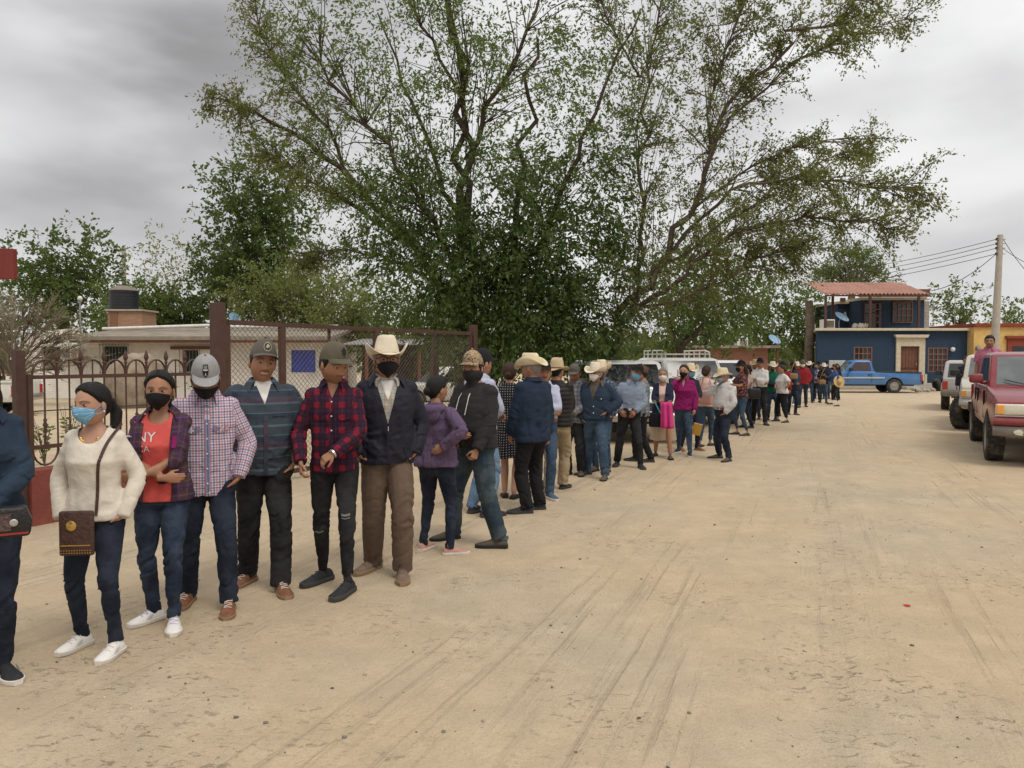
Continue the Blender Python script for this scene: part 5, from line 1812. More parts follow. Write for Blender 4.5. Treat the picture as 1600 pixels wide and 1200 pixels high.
class Soup:
 """closed lofts collected before remeshing"""
 def __init__(self):
  self.V, self.F = [], []

 def loft(self, rings, cap=True):
  o = len(self.V)
  n = len(rings[0])
  for r in rings:
   self.V.extend([tuple(p) for p in r])
  for i in range(len(rings) - 1):
   for j in range(n):
    j2 = (j + 1) % n
    self.F.append((o + i * n + j, o + i * n + j2, o + (i + 1) * n + j2, o + (i + 1) * n + j))
  if cap:
   self.F.append(tuple(o + j for j in range(n - 1, -1, -1)))
   self.F.append(tuple(o + (len(rings) - 1) * n + j for j in range(n)))

 def tube(self, pts, rad, n=10, flat=None):
  P = [np.array(p, float) for p in pts]
  k = len(P)
  rings = []
  t = P[1] - P[0]
  t /= np.linalg.norm(t)
  u = np.array([0, 0, 1.0]) if abs(t[2]) < 0.9 else np.array([0, 1.0, 0])
  x = np.cross(t, u)
  x /= np.linalg.norm(x)
  for i in range(k):
   t = P[min(i + 1, k - 1)] - P[max(i - 1, 0)]
   t /= np.linalg.norm(t) + 1e-12
   x = x - t * x.dot(t)
   x /= np.linalg.norm(x)
   y = np.cross(t, x)
   a = np.arange(n) * 2 * math.pi / n
   rings.append(P[i] + rad[i] * (np.cos(a)[:, None] * x + np.sin(a)[:, None] * y))
  self.loft(rings)

 def ball(self, c, r, n=10):
  c = np.array(c, float)
  r = np.array(r, float) * np.ones(3)
  rings = []
  a = np.arange(n) * 2 * math.pi / n
  for th in np.linspace(0.12, math.pi - 0.12, 7):
   rings.append(c + np.stack([np.cos(a) * math.sin(th) * r[0], np.sin(a) * math.sin(th) * r[1], np.full(n, math.cos(th) * r[2])], 1))
  self.loft(rings)

 def ring(self, c, a, b, n=20, p=2.3, front=1.0, back=1.0):
  t = np.arange(n) * 2 * math.pi / n
  cx, sy = np.cos(t), np.sin(t)
  x = a * np.sign(cx) * np.abs(cx) ** (2 / p)
  y = b * np.sign(sy) * np.abs(sy) ** (2 / p)
  y = np.where(y < 0, y * front, y * back)
  return np.stack([c[0] + x, c[1] + y, np.full(n, c[2])], 1)


def ik(a, c, l1, l2, hint):
 a, c, hint = np.array(a, float), np.array(c, float), np.array(hint, float)
 d = c - a
 L = np.linalg.norm(d)
 if L > (l1 + l2) * 0.998:
  c = a + d / L * (l1 + l2) * 0.998
  d = c - a
  L = np.linalg.norm(d)
 L = max(L, abs(l1 - l2) + 1e-3)
 u = d / np.linalg.norm(d)
 x = (l1 * l1 - l2 * l2 + L * L) / (2 * L)
 h_ = math.sqrt(max(0, l1 * l1 - x * x))
 hn = hint - u * hint.dot(u)
 hn /= np.linalg.norm(hn) + 1e-9
 return a + u * x + hn * h_, c


def bent(a, b_, c, k=0.16):
 """polyline a-b-c with a rounded joint"""
 a, b_, c = map(lambda p: np.array(p, float), (a, b_, c))
 return [a, a + (b_ - a) * 0.33, a + (b_ - a) * 0.66, b_ + (a - b_) * k, b_ + ((a - b_) * k + (c - b_) * k) * 0.22, b_ + (c - b_) * k, b_ + (c - b_) * 0.45, b_ + (c - b_) * 0.75, c]


# ---------------------------------------------------------------- cloth materials
def cloth(name, col, pat=None, rough=0.88, weave=500.0, fade=None, fade_amt=0.4, sheen=0.0, bump=0.35):
 """woven cloth; pat(t, u, v, base) may paint a woven pattern from the garment coordinates"""
 key = 'cloth_' + name
 if key in MATS:
  return MATS[key]
 m, t, b = base_mat(key)
 g = t.attr('gc').outputs['Vector']
 sp = t.new('ShaderNodeSeparateXYZ')
 t.put(sp.inputs[0], g)
 co = t.coord('Object')
 n1 = t.noise(co, 9.0, 5.0, 0.6)
 base = t.ramp(n1, [(0.3, tuple(c * 0.86 for c in col[:3]) + (1,)), (0.7, tuple(min(1, c * 1.13) for c in col[:3]) + (1,))])
 if pat:
  base = pat(t, sp.outputs[0], sp.outputs[1], base)
 if fade:
  nf = t.noise(co, 5.0, 4.0, 0.6)
  base = t.mix(t.math('MULTIPLY', t.mapr(nf, 0.40, 0.62), fade_amt), base, fade)
 t.put(b.inputs['Base Color'], base)
 b.inputs['Roughness'].default_value = rough
 b.inputs['Specular IOR Level'].default_value = 0.25
 if sheen:
  b.inputs['Sheen Weight'].default_value = sheen
 w = t.noise(t.scale(co, (1, 1, 1)), weave, 2.0, 0.5)
 w2 = t.noise(co, 26.0, 4.0, 0.6, 0.5)
 t.put(b.inputs['Normal'], t.bump(t.math('ADD', t.math('MULTIPLY', w, 0.12), w2), bump * 1.4, 0.014))
 MATS[key] = m
 return m


def stripe(t, c, period, width, off=0.0):
 f = t.math('FRACT', t.math('ADD', t.math('DIVIDE', c, period), off + 50.0))
 return t.math('LESS_THAN', f, width)


def plaid(items):
 """items: list of (axis, period, width, offset, colour, strength)"""
 def f(t, u, v, base):
  for ax, per, wd, off, col, st in items:
   base = t.mix(t.math('MULTIPLY', stripe(t, u if ax == 'u' else v, per, wd, off), st), base, col)
  return base
 return f


def denim(name, col, fade, amt=0.5):
 return cloth(name, col, None, 0.9, 380.0, fade, amt, 0.0, 0.45)


SKIN = {}


def skin(name, col):
 if name in SKIN:
  return SKIN[name]
 m, t, b = base_mat('skin_' + name)
 a = t.attr('tint').outputs['Color']
 co = t.coord('Object')
 n = t.noise(co, 24.0, 4.0, 0.6)
 c = t.mix(t.mapr(n, 0.3, 0.75, 0.0, 0.25), a, t.mix(1.0, a, (0.80, 0.62, 0.58, 1), 'MULTIPLY'))
 c = t.mix(1.0, c, col, 'MULTIPLY')
 t.put(b.inputs['Base Color'], c)
 b.inputs['Roughness'].default_value = 0.55
 b.inputs['Specular IOR Level'].default_value = 0.35
 b.inputs['Subsurface Weight'].default_value = 0.10
 b.inputs['Subsurface Radius'].default_value = (0.012, 0.005, 0.003)
 b.inputs['Subsurface Scale'].default_value = 0.6
 t.put(b.inputs['Normal'], t.bump(t.noise(co, 260.0, 3.0), 0.12, 0.004))
 SKIN[name] = m
 return m


SK = {'tan': (0.345, 0.178, 0.105, 1), 'brown': (0.27, 0.128, 0.072, 1), 'light': (0.44, 0.25, 0.165, 1), 'red': (0.36, 0.165, 0.10, 1)}


def hair_mat(name, col):
 m, t, b = base_mat(name)
 n = t.noise(t.scale(t.coord('Object'), (1, 1, 0.12)), 150.0, 4.0, 0.7)
 t.put(b.inputs['Base Color'], t.ramp(n, [(0.3, tuple(c * 0.5 for c in col) + (1,)), (0.7, tuple(c * 1.7 for c in col) + (1,))]))
 t.put(b.inputs['Roughness'], t.mapr(n, 0.3, 0.7, 0.55, 0.35))
 t.put(b.inputs['Normal'], t.bump(n, 0.8, 0.01))
 b.inputs['Specular IOR Level'].default_value = 0.22
 return m


M_HAIR = hair_mat('black_hair', (0.010, 0.0085, 0.0075))
M_HAIRB = hair_mat('brown_hair', (0.034, 0.018, 0.010))
M_HAIRG = hair_mat('grey_hair', (0.19, 0.175, 0.16))


# ---------------------------------------------------------------- head
def head_surf(az, s, feat=1.0, sex='m'):
 """az: 0 front, + towards the person's left; s in -1..1 vertical; returns points in head space (front = -y)"""
 az, s = np.broadcast_arrays(np.asarray(az, float), np.asarray(s, float))
 z = s * 0.118
 r = (1 - np.abs(s) ** 2.35) ** (1 / 2.35)
 lowf = np.clip(-s, 0, 1)
 jaw = 0.24 if sex == 'm' else 0.31
 wx = 0.0765 * (1 - jaw * lowf ** 1.5) * (0.97 if sex == 'f' else 1.0)
 fy = 0.099 * (1 - 0.05 * lowf)
 by = 0.100 * (1 - 0.42 * np.clip(-s - 0.05, 0, 1))
 x = wx * r * np.sin(az)
 cy = np.cos(az)
 y = -np.where(cy > 0, fy, by) * r * cy
 x = np.sign(x) * np.abs(x)
 if feat:
  fr = np.clip(cy * 1.6, 0, 1)
  g = lambda u, c, w: np.exp(-((u - c) / w) ** 2)
  ax = np.abs(x)
  d = 0.0045 * g(z, 0.026, 0.012) * g(ax, 0.028, 0.022)
  d = d - 0.0105 * g(z, 0.006, 0.013) * g(ax, 0.031, 0.015)
  nose = np.clip((0.016 - z) / 0.048, 0, 1)
  d = d + (0.006 + 0.0155 * nose) * g(x, 0, 0.0085 + 0.006 * nose) * np.clip((0.022 - z) / 0.01, 0, 1) * np.clip((z + 0.044) / 0.010, 0, 1)
  d = d + 0.007 * g(z, -0.032, 0.009) * g(ax, 0.013, 0.007)
  d = d + 0.004 * g(z, -0.018, 0.016) * g(ax, 0.046, 0.016)
  d = d + 0.0065 * g(z, -0.0535, 0.0055) * g(x, 0, 0.019) + 0.0065 * g(z, -0.066, 0.006) * g(x, 0, 0.017)
  d = d - 0.004 * g(z, -0.0597, 0.0028) * g(x, 0, 0.022)
  d = d - 0.003 * g(z, -0.077, 0.006) * g(x, 0, 0.018) + 0.006 * g(z, -0.098, 0.014) * g(x, 0, 0.02)
  y = y - d * fr * feat
 return np.stack([x, y, z], -1)


def head_mesh(sp_, lod):
 """returns V, F, tint for the head island (head space)"""
 na, ns = {0: (76, 58), 1: (44, 34), 2: (28, 22)}[lod]
 q = np.linspace(-1, 1, na, endpoint=False)
 az = math.pi * (0.62 * q + 0.38 * q ** 3)
 s = np.linspace(-0.985, 0.985, ns)
 s = np.sin(s * math.pi / 2) * 0.55 + s * 0.45
 AZ, S = np.meshgrid(az, s, indexing='ij')
 P = head_surf(AZ, S, 1.0, sp_.get('sex', 'm'))
 V = P.reshape(-1, 3)
 x, y, z = V.T
 fr = y < -0.03
 T = np.ones((len(V), 3))
 g = lambda u, c, w: np.exp(-((u - c) / w) ** 2)

 def paint_(w, col):
  w = np.clip(w, 0, 1)[:, None]
  T[:] = T * (1 - w) + np.array(col) * w
 ax = np.abs(x)
 paint_(fr * (g(z, -0.0535, 0.005) + g(z, -0.066, 0.0055)) * g(x, 0, 0.021) * 0.75, (0.95, 0.52, 0.50))
 paint_(fr * g(z, -0.0597, 0.0022) * g(x, 0, 0.024) * 0.8, (0.25, 0.12, 0.10))
 paint_(fr * g(ax, 0.046, 0.02) * g(z, -0.02, 0.022) * 0.25, (1.1, 0.80, 0.75))
 paint_(fr * g(z, 0.030 - 18 * (ax - 0.032) ** 2, 0.0042) * (ax > 0.012) * (ax < 0.056) * 0.92, (0.06, 0.05, 0.045))
 if sp_.get('beard', 0) > 0:
  wb_ = np.clip((-z - 0.030 - 0.35 * np.clip(0.03 - ax, 0, .03)) / 0.02, 0, 1) * np.clip((-y + 0.02) / 0.05, 0, 1)
  wb_ = wb_ * (1 - 0.8 * g(z, -0.060, 0.010) * g(x, 0, 0.022))
  paint_(wb_ * sp_['beard'], (0.12, 0.10, 0.09))
 if sp_.get('moustache', 0) > 0:
  paint_(fr * g(z, -0.046, 0.0055) * (ax < 0.030) * sp_['moustache'], (0.05, 0.04, 0.04))
 if sp_.get('smile'):
  paint_(fr * g(z, -0.0600 + 9 * ax ** 2, 0.0032) * (ax < 0.021), (2.0, 3.0, 4.0))
 nn = na * ns
 F = []
 for i in range(na):
  i2 = (i + 1) % na
  for j in range(ns - 1):
   F.append((i * ns + j, i2 * ns + j, i2 * ns + j + 1, i * ns + j + 1))
 F.append(tuple(i * ns for i in range(na - 1, -1, -1)))
 F.append(tuple(i * ns + ns - 1 for i in range(na)))
 Vs, Ts = [V], [T]
 o = nn

 def ell(c, r, n, m, rot=None, col=(1, 1, 1), colf=None):
  nonlocal o
  vv = []
  for i in range(n):
   a = 2 * math.pi * i / n
   for th in np.linspace(0.15, math.pi - 0.15, m):
    vv.append((r[0] * math.cos(a) * math.sin(th), r[1] * math.sin(a) * math.sin(th), r[2] * math.cos(th)))
  vv = np.array(vv)
  cc = np.tile(np.array(col, float), (len(vv), 1))
  if colf is not None:
   cc = colf(vv, cc)
  if rot is not None:
   vv = vv @ np.array(rot.to_3x3()).T
  Vs.append(vv + np.array(c))
  Ts.append(cc)
  for i in range(n):
   i2 = (i + 1) % n
   for j in range(m - 1):
    F.append((o + i * m + j, o + i * m + j + 1, o + i2 * m + j + 1, o + i2 * m + j))
  F.append(tuple(o + i * m for i in range(n)))
  F.append(tuple(o + i * m + m - 1 for i in range(n - 1, -1, -1)))
  o += len(vv)
 for sd in (-1, 1):
  ell((sd * 0.0755, 0.010, -0.004), (0.011, 0.021, 0.033), 10 if lod < 2 else 6, 7 if lod < 2 else 5, Matrix.Rotation(sd * R(22), 3, 'Z'))
  if lod < 2 and not sp_.get('no_eyes'):
   sq = 0.55 if sp_.get('smile') else 0.75
   skn = np.array(sp_['skin_rgb'])

   def eyec(vv, cc, skn=skn):
    # white with a dark iris in front; values are divided by skin colour because the shader multiplies
    ir = np.hypot(vv[:, 0], vv[:, 2] * 1.3) < 0.0068
    up_ = vv[:, 2] > 0.0052
    out = np.where(ir[:, None], np.array([0.02, 0.015, 0.012]), np.array([0.36, 0.33, 0.31])) / skn
    return np.where(up_[:, None], np.array([0.25, 0.2, 0.18]), out)
   ell((sd * 0.0315, -0.0765, 0.0055), (0.0142, 0.0122, 0.0078 * sq), 16, 11, None, colf=eyec)
 return np.concatenate(Vs), F, np.concatenate(Ts)


def hair_shell(sp_, kind, lod):
 na, nt = {0: (60, 18), 1: (36, 12), 2: (24, 8)}[lod]
 az = np.linspace(-math.pi, math.pi, na, endpoint=False)
 aa = np.abs(np.degrees(az))
 if kind in ('short', 'crop'):
  zl = np.interp(aa, [0, 40, 62, 75, 82, 100, 130, 180], [0.066, 0.063, 0.048, -0.005, -0.012, 0.008, -0.05, -0.062])
  th = 0.007 if kind == 'crop' else 0.014
 else:
  zl = np.interp(aa, [0, 40, 62, 78, 90, 105, 130, 180], [0.092, 0.074, 0.050, 0.020, 0.010, -0.022, -0.07, -0.085])
  th = 0.017
 s0 = zl / 0.118
 t_ = np.linspace(0, 1, nt)
 S = s0[:, None] + (0.992 - s0[:, None]) * np.sin(t_ * math.pi / 2)[None]
 AZ = np.repeat(az[:, None], nt, 1)
 P = head_surf(AZ, S, 0.0, sp_.get('sex', 'm'))
 c0 = np.array([0, 0.0, 0.01])
 N = (P - c0)
 N /= np.linalg.norm(N, axis=-1)[..., None]
 off = th * np.clip(t_ / 0.12, 0.12, 1)[None, :, None]
 str_ = 1 + 0.25 * vnoise(np.stack([AZ.ravel() * 9, S.ravel() * 2, 0 * S.ravel()], 1), 3).reshape(AZ.shape)[..., None]
 part_ = 1 - (0.65 * np.exp(-(P[..., 0] / 0.006) ** 2) * (P[..., 1] < 0.02) if kind not in ('short', 'crop') else 0)
 P = P + N * off * str_ * (part_[..., None] if kind not in ('short', 'crop') else 1)
 return P


def np_grid(P, closed_u=True, pole=False):
 nu, nv = P.shape[:2]
 V = P.reshape(-1, 3)
 F = []
 for i in range(nu if closed_u else nu - 1):
  i2 = (i + 1) % nu
  for j in range(nv - 1):
   F.append((i * nv + j, i2 * nv + j, i2 * nv + j + 1, i * nv + j + 1))
 if pole:
  F.append(tuple(i * nv + nv - 1 for i in range(nu)))
 return V, F


def solid_grid(P, th, closed_u=False):
 """grid surface given thickness along its normal"""
 dv = np.gradient(P, axis=1)
 if closed_u:
  du = (np.roll(P, -1, 0) - np.roll(P, 1, 0)) / 2
 else:
  du = np.gradient(P, axis=0)
 n = np.cross(du, dv)
 n /= np.linalg.norm(n, axis=-1)[..., None] + 1e-12
 Q = P - n * th
 nu, nv = P.shape[:2]
 V1, F1 = np_grid(P, closed_u)
 V2, F2 = np_grid(Q, closed_u)
 o = len(V1)
 F = list(F1) + [tuple(reversed([i + o for i in f])) for f in F2]
 for i in range(nu if closed_u else nu - 1):
  i2 = (i + 1) % nu
  F.append((i2 * nv, i * nv, o + i * nv, o + i2 * nv))
  F.append((i * nv + nv - 1, i2 * nv + nv - 1, o + i2 * nv + nv - 1, o + i * nv + nv - 1))
 if not closed_u:
  for j in range(nv - 1):
   F.append((j, j + 1, o + j + 1, o + j))
   k = (nu - 1) * nv
   F.append((k + j + 1, k + j, o + k + j, o + k + j + 1))
 return np.concatenate([V1, V2]), F


def vf_mesh(name, V, F, mats, gc=None, smooth=True, sharp=None):
 me = bpy.data.meshes.new(name)
 me.from_pydata([tuple(v) for v in V], [], [tuple(f) for f in F])
 for m in (mats if isinstance(mats, (list, tuple)) else [mats]):
  me.materials.append(m)
 if smooth:
  me.polygons.foreach_set('use_smooth', [True] * len(me.polygons))
  if sharp:
   me.set_sharp_from_angle(angle=R(sharp))
 if gc is not None:
  set_vec(me, 'gc', gc)
 return me


# ---------------------------------------------------------------- hands
def hand_soup(wrist, d, palm, thumb_side, k=1.0, curl=0.35, spread=0.0, point=False):
 """wrist: position; d: direction of the hand; palm: palm normal; thumb_side: direction of the thumb"""
 d = np.array(d, float)
 d /= np.linalg.norm(d)
 palm = np.array(palm, float)
 palm -= d * palm.dot(d)
 palm /= np.linalg.norm(palm) + 1e-9
 t = np.cross(d, palm)
 if t.dot(np.array(thumb_side, float)) < 0:
  t = -t
 w = np.array(wrist, float)
 S = Soup()

 def ring(p, a, b_):
  an = np.arange(10) * 2 * math.pi / 10
  return p + (np.cos(an) * a)[:, None] * t + (np.sin(an) * b_)[:, None] * palm
 S.loft([ring(w - d * 0.05 * k, 0.027 * k, 0.021 * k), ring(w, 0.028 * k, 0.019 * k), ring(w + d * 0.03 * k, 0.036 * k, 0.017 * k), ring(w + d * 0.07 * k, 0.042 * k, 0.0145 * k), ring(w + d * 0.095 * k, 0.039 * k, 0.011 * k)])
 for i, (off, L, st) in enumerate(((0.030, 0.070, 0.088), (0.010, 0.079, 0.094), (-0.010, 0.073, 0.091), (-0.029, 0.057, 0.083))):
  p = w + d * st * k + t * off * k
  c = curl * (1.0 + 0.12 * i)
  dd = d + t * spread * (1.5 - i) * 0.25
  if point and i == 0:
   c = 0.1
  pts, rad = [p - dd * 0.012 * k], [0.0088 * k]
  ang_ = 0
  for j, f in enumerate((0.45, 0.32, 0.23)):
   ang_ += c * (1.0, 1.25, 0.8)[j]
   v = dd * math.cos(ang_) + palm * math.sin(ang_)
   v /= np.linalg.norm(v)
   p = p + v * L * f * k
   pts.append(p)
   rad.append((0.0084, 0.0078, 0.0062)[j] * k)
  S.tube(pts, rad, 8)
 p = w + d * 0.028 * k + t * 0.026 * k
 v1 = d * 0.62 + t * 0.62 + palm * 0.35 * (0.4 + curl)
 v1 /= np.linalg.norm(v1)
 v2 = d * 0.9 + t * 0.15 + palm * 0.55 * (0.3 + curl)
 v2 /= np.linalg.norm(v2)
 S.tube([p - v1 * 0.012 * k, p + v1 * 0.036 * k, p + v1 * 0.036 * k + v2 * 0.030 * k, p + v1 * 0.036 * k + v2 * 0.052 * k], [0.013 * k, 0.0105 * k, 0.0095 * k, 0.0068 * k], 8)
 return S


TORSO = {
 'm': [(.465, .164, .116, 0), (.52, .170, .122, 0), (.575, .163, .117, -.004), (.63, .164, .119, -.008), (.68, .174, .122, -.006), (.73, .186, .125, -.004), (0.779, .182, .115, 0), (0.806, .164, .096, .006), (0.829, .128, .080, .010), (0.847, .088, .066, .012), (0.869, .060, .056, .010), (0.894, .054, .054, .004)],
 'f': [(.465, .176, .124, .004), (.52, .178, .128, .006), (.575, .158, .112, 0), (.625, .142, .103, -.004), (.68, .148, .112, -.014), (.718, .158, .130, -.020), (0.774, .156, .106, -.004), (0.804, .143, .088, .004), (0.825, .112, .072, .008), (0.845, .074, .060, .010), (0.869, .051, .050, .008), (0.894, .046, .046, .004)]}


def arm_targets(kind, s, k):
 """wrist (x is multiplied by side), elbow hint, hand direction, palm normal, curl"""
 T = {
  'down': ((.235, -.03, .845), (.5, 1, 0), (.05, -.12, -1), (-1, .1, 0), .35),
  'down_front': ((.20, -.13, .87), (.7, 1, 0), (-.05, -.25, -1), (-1, .2, 0), .5),
  'pocket': ((.198, -.050, .905), (.75, .85, 0), (-.75, .12, -.8), (-1, .1, 0), .1),
  'pocket_wide': ((.205, -.045, .92), (1, .55, 0), (-.75, .12, -.8), (-1, .1, 0), .1),
  'belt': ((.155, -.16, .99), (1, .5, 0), (-.55, -.1, -1), (-.2, 1, 0), .35),
  'hip': ((.19, .06, 1.02), (1, .25, 0), (-.5, .35, -.8), (-.5, -.6, 0), .3),
  'hip_back': ((.13, .16, 1.06), (1, .35, .1), (-.8, .15, -.35), (0, -1, 0), .25),
  'cross_top': ((-.085, -.19, 1.16), (1, -.15, -.75), (-1, .25, .15), (0, 1, 0), .35),
  'cross_low': ((-.075, -.175, 1.09), (1, -.1, -.75), (-1, .4, .15), (0, 1, 0), .35),
  'belly': ((-.03, -.22, 1.04), (1, .1, -.6), (-1, .1, -.1), (0, 1, 0), .4),
  'clasp': ((.055, -.25, .985), (1, .45, -.3), (-.8, -.15, -.3), (0, .6, .5), .5),
  'front': ((.12, -.25, 1.03), (1, .5, -.3), (-.55, -.6, -.2), (-.5, .2, -.8), .55),
  'face': ((.03, -.205, 1.45), (.7, -.25, -1), (-.25, .05, 1), (-.5, .8, 0), .7),
  'phone': ((.10, -.33, 1.20), (.8, .2, -.8), (-.4, -.5, .6), (-.3, .6, .6), .5),
  'behind': ((.06, .17, .98), (1, .2, 0), (-.9, .1, -.4), (0, -1, 0), .3)}
 w, h_, hd, pn, c = T[kind]
 return (np.array([w[0] * s * k, w[1] * k, w[2] * k]), np.array([h_[0] * s, h_[1], h_[2]]), np.array([hd[0] * s, hd[1], hd[2]]), np.array([pn[0] * s, pn[1], pn[2]]), c)


PEOPLE = {}


def bone_coords(co, bones):
 """nearest bone by relative distance -> (index, along, around, t)"""
 best = np.full(len(co), 1e9)
 idx = np.zeros(len(co), int)
 al, ar, tt = np.zeros(len(co)), np.zeros(len(co)), np.zeros(len(co))
 for i, (a, b_, r, v0) in enumerate(bones):
  a, b_ = np.array(a), np.array(b_)
  d = b_ - a
  L = np.linalg.norm(d)
  d = d / L
  q = co - a
  h_ = q @ d
  hc = np.clip(h_, 0, L)
  dist = np.linalg.norm(q - hc[:, None] * d, axis=1) / r
  u = np.cross(d, np.array([0, 1.0, 0]))
  if np.linalg.norm(u) < 0.1:
   u = np.cross(d, np.array([1.0, 0, 0]))
  u /= np.linalg.norm(u)
  w = np.cross(d, u)
  rad = q - h_[:, None] * d
  an = np.arctan2(rad @ u, rad @ w)
  m = dist < best
  best = np.where(m, dist, best)
  idx = np.where(m, i, idx)
  al = np.where(m, v0 + h_, al)
  ar = np.where(m, an * r, ar)
  tt = np.where(m, hc / L, tt)
 return idx, al, ar, tt


def cut_front(me, fn, rim=0.012, zmin=None):
 """remove the faces whose centre has fn<0 on the front side, snap the border to fn=0 and fold a rim inward"""
 bm = bmesh.new()
 bm.from_mesh(me)
 dead = []
 for f in bm.faces:
  c = f.calc_center_median()
  if f.normal.y < 0.25 and fn(c) < 0:
   dead.append(f)
 bmesh.ops.delete(bm, geom=dead, context='FACES')
 be = [e for e in bm.edges if len(e.link_faces) == 1]
 bv = set(v for e in be for v in e.verts)
 for v in bv:
  for _ in range(3):
   e = 0.002
   f0 = fn(v.co)
   gx_ = (fn(v.co + Vector((e, 0, 0))) - f0) / e
   gz_ = (fn(v.co + Vector((0, 0, e))) - f0) / e
   g2 = gx_ * gx_ + gz_ * gz_
   if g2 < 1e-9 or abs(f0) / math.sqrt(g2) > 0.02:
    break
   v.co.x -= f0 * gx_ / g2
   v.co.z -= f0 * gz_ / g2
 nrm = {v: v.normal.copy() for v in bv}
 ret = bmesh.ops.extrude_edge_only(bm, edges=be)
 for v in [g_ for g_ in ret['geom'] if isinstance(g_, bmesh.types.BMVert)]:
  v.co -= v.normal * 0.0
 old = {}
 for v in [g_ for g_ in ret['geom'] if isinstance(g_, bmesh.types.BMVert)]:
  # the twin lies at the same place: use direction to the torso axis
  v.co.y += rim
 bm.to_mesh(me)
 bm.free()
 me.polygons.foreach_set('use_smooth', [True] * len(me.polygons))


def person(sp_):
 """builds one standing person; see the list below for the meaning of the keys"""
 sex = sp_.get('sex', 'm')
 (pRx, pRy), (pLx, pLy) = sp_['feet']
 gR, gL = ground(pRx, pRy), ground(pLx, pLy)
 z0 = sp_.get('z0', 0.0)
 if 'at' in sp_:
  cpos = Vector(sp_['at'])
  gR, gL = cpos + Vector((-.1, 0, 0)), cpos + Vector((.1, 0, 0))
 base = (gR + gL) / 2
 # yaw and hyaw are given as seen from the photograph: 0 looks at the photographer
 yoff = 0.0 if 'at' in sp_ else math.atan2(-base.x, base.y)
 yaw = R(sp_.get('yaw', 0)) + yoff
 base.z = z0 + (0.0 if z0 else gz(base.x, base.y))
 Y = base.y
 H = sp_.get('H') or (Z_(sp_['top'], Y) - z0)
 if 'top' in sp_ and 'H' not in sp_:
  H = min(max(H, 1.46), 1.92)
 k = H / 1.72
 lod = sp_.get('lod', 0 if Y < 7.6 else (1 if Y < 15 else 2))
 voxel = {0: 0.0100, 1: 0.0135, 2: 0.023}[lod]
 P = thing('person', sp_['label'], 'person', tuple(base), yaw, sp_.get('group', 'people waiting in the queue'))
 Ml = Matrix.Rotation(-yaw, 3, 'Z')
 fR, fL = np.array(Ml @ (gR - base)), np.array(Ml @ (gL - base))
 fR[2] = fL[2] = 0
 if 'at' in sp_:
  fR, fL = np.array([-.1, -0.0, 0]), np.array([.1, -0.0, 0])
  if 'foot_dy' in sp_:
   fR[1] += sp_['foot_dy']
   fL[1] += sp_['foot_dy']
 w = sp_.get('w', 1.0)
 belly = sp_.get('belly', 0.0)
 lean = np.array(sp_.get('lean', (0, 0)) + (0,), float) if len(sp_.get('lean', (0, 0))) == 2 else np.array(sp_['lean'], float)
 shift = np.array(sp_.get('shift', (0, 0)) + (0,), float)       # pelvis shift
 hipz = sp_.get('hipz', 0.515 * H)
 pel = np.array([0, 0, hipz]) + shift
 dzs = hipz - 0.515 * H

 def spine(zf):
  """centre of the trunk at height fraction zf"""
  s = np.clip((zf - 0.5) / 0.33, 0, 1.3)
  return np.array([shift[0] + lean[0] * s, shift[1] + lean[1] * s, zf * H + dzs])
 shw = (0.168 if sex == 'm' else 0.146) * k * (0.45 + 0.55 * w)
 Sh = {s: spine(.804) + np.array([s * shw, 0.008, 0.010 * k + s * sp_.get('tilt_sh', 0.0)]) for s in (-1, 1)}
 arms = {}
 l1, l2 = 0.292 * k, 0.252 * k
 for s, key in ((-1, 'armR'), (1, 'armL')):
  kind = sp_.get(key, 'down')
  ov = None
  if isinstance(kind, tuple):
   kind, ov = kind
  wv, hint, hd, pn, c = arm_targets(kind, s, k)
  wv = wv + np.array([shift[0] + lean[0] * 0.8, shift[1] + lean[1] * 0.8, dzs])
  wv[0] += s * 0.06 * k * (w - 1.0) if kind.startswith(('pocket', 'down', 'hip')) else 0
  if kind.startswith(('cross', 'belly', 'clasp', 'front', 'belt')):
   wv[1] -= belly * 0.9
  if ov:
   wv = np.array([ov[0] * s * k, ov[1] * k, ov[2] * k]) if len(ov) == 3 else wv
  el, wr = ik(Sh[s], wv, l1, l2, hint)
  arms[s] = (Sh[s], el, wr, hd, pn, c)
 Hip = {s: pel + np.array([s * 0.083 * k, 0, -0.01 * k]) for s in (-1, 1)}
 ank, knee = {}, {}
 for s, f in ((-1, fR), (1, fL)):
  an_ = f + np.array([0, 0.02 * k, 0.085 * k])
  kn, an_ = ik(Hip[s], an_, 0.245 * H, 0.235 * H, np.array(sp_.get('knee', (s * 0.10, -1, 0)), float) * np.array([1, 1, 1]))
  knee[s], ank[s] = kn, an_
 tors = TORSO[sex]

 def trunk_rings(loose, z_from, z_to, neck_loose=0.004, shrink=0.0):
  rings = []
  zs_ = [q[0] for q in tors]
  grid_ = [z for z in zs_ if z_from < z < z_to] + [z_from, z_to]
  for zf in sorted(set(grid_)):
   a = np.interp(zf, zs_, [q[1] for q in tors]) * k
   b_ = np.interp(zf, zs_, [q[2] for q in tors]) * k
   yo = np.interp(zf, zs_, [q[3] for q in tors]) * k
   wf = np.interp(zf, [.45, .74, .82, .87], [w, w, 0.4 * w + 0.6, 1.0])
   lo = np.interp(zf, [.45, .76, .83, .87], [loose, loose * 0.7, neck_loose, neck_loose])
   a = a * wf + lo
   b_ = b_ * (0.4 + 0.6 * wf) * (1 + 0.25 * (wf - 1)) + lo * 0.8
   bel = belly * math.exp(-((zf - 0.625) / 0.075) ** 2) * k
   c = spine(zf) + np.array([0, yo, 0])
   rings.append(Soup.ring(None, (c[0], c[1] - bel * 0.45, c[2]), a - shrink, b_ + bel * 0.55 - shrink, 22, 2.35))
  return rings

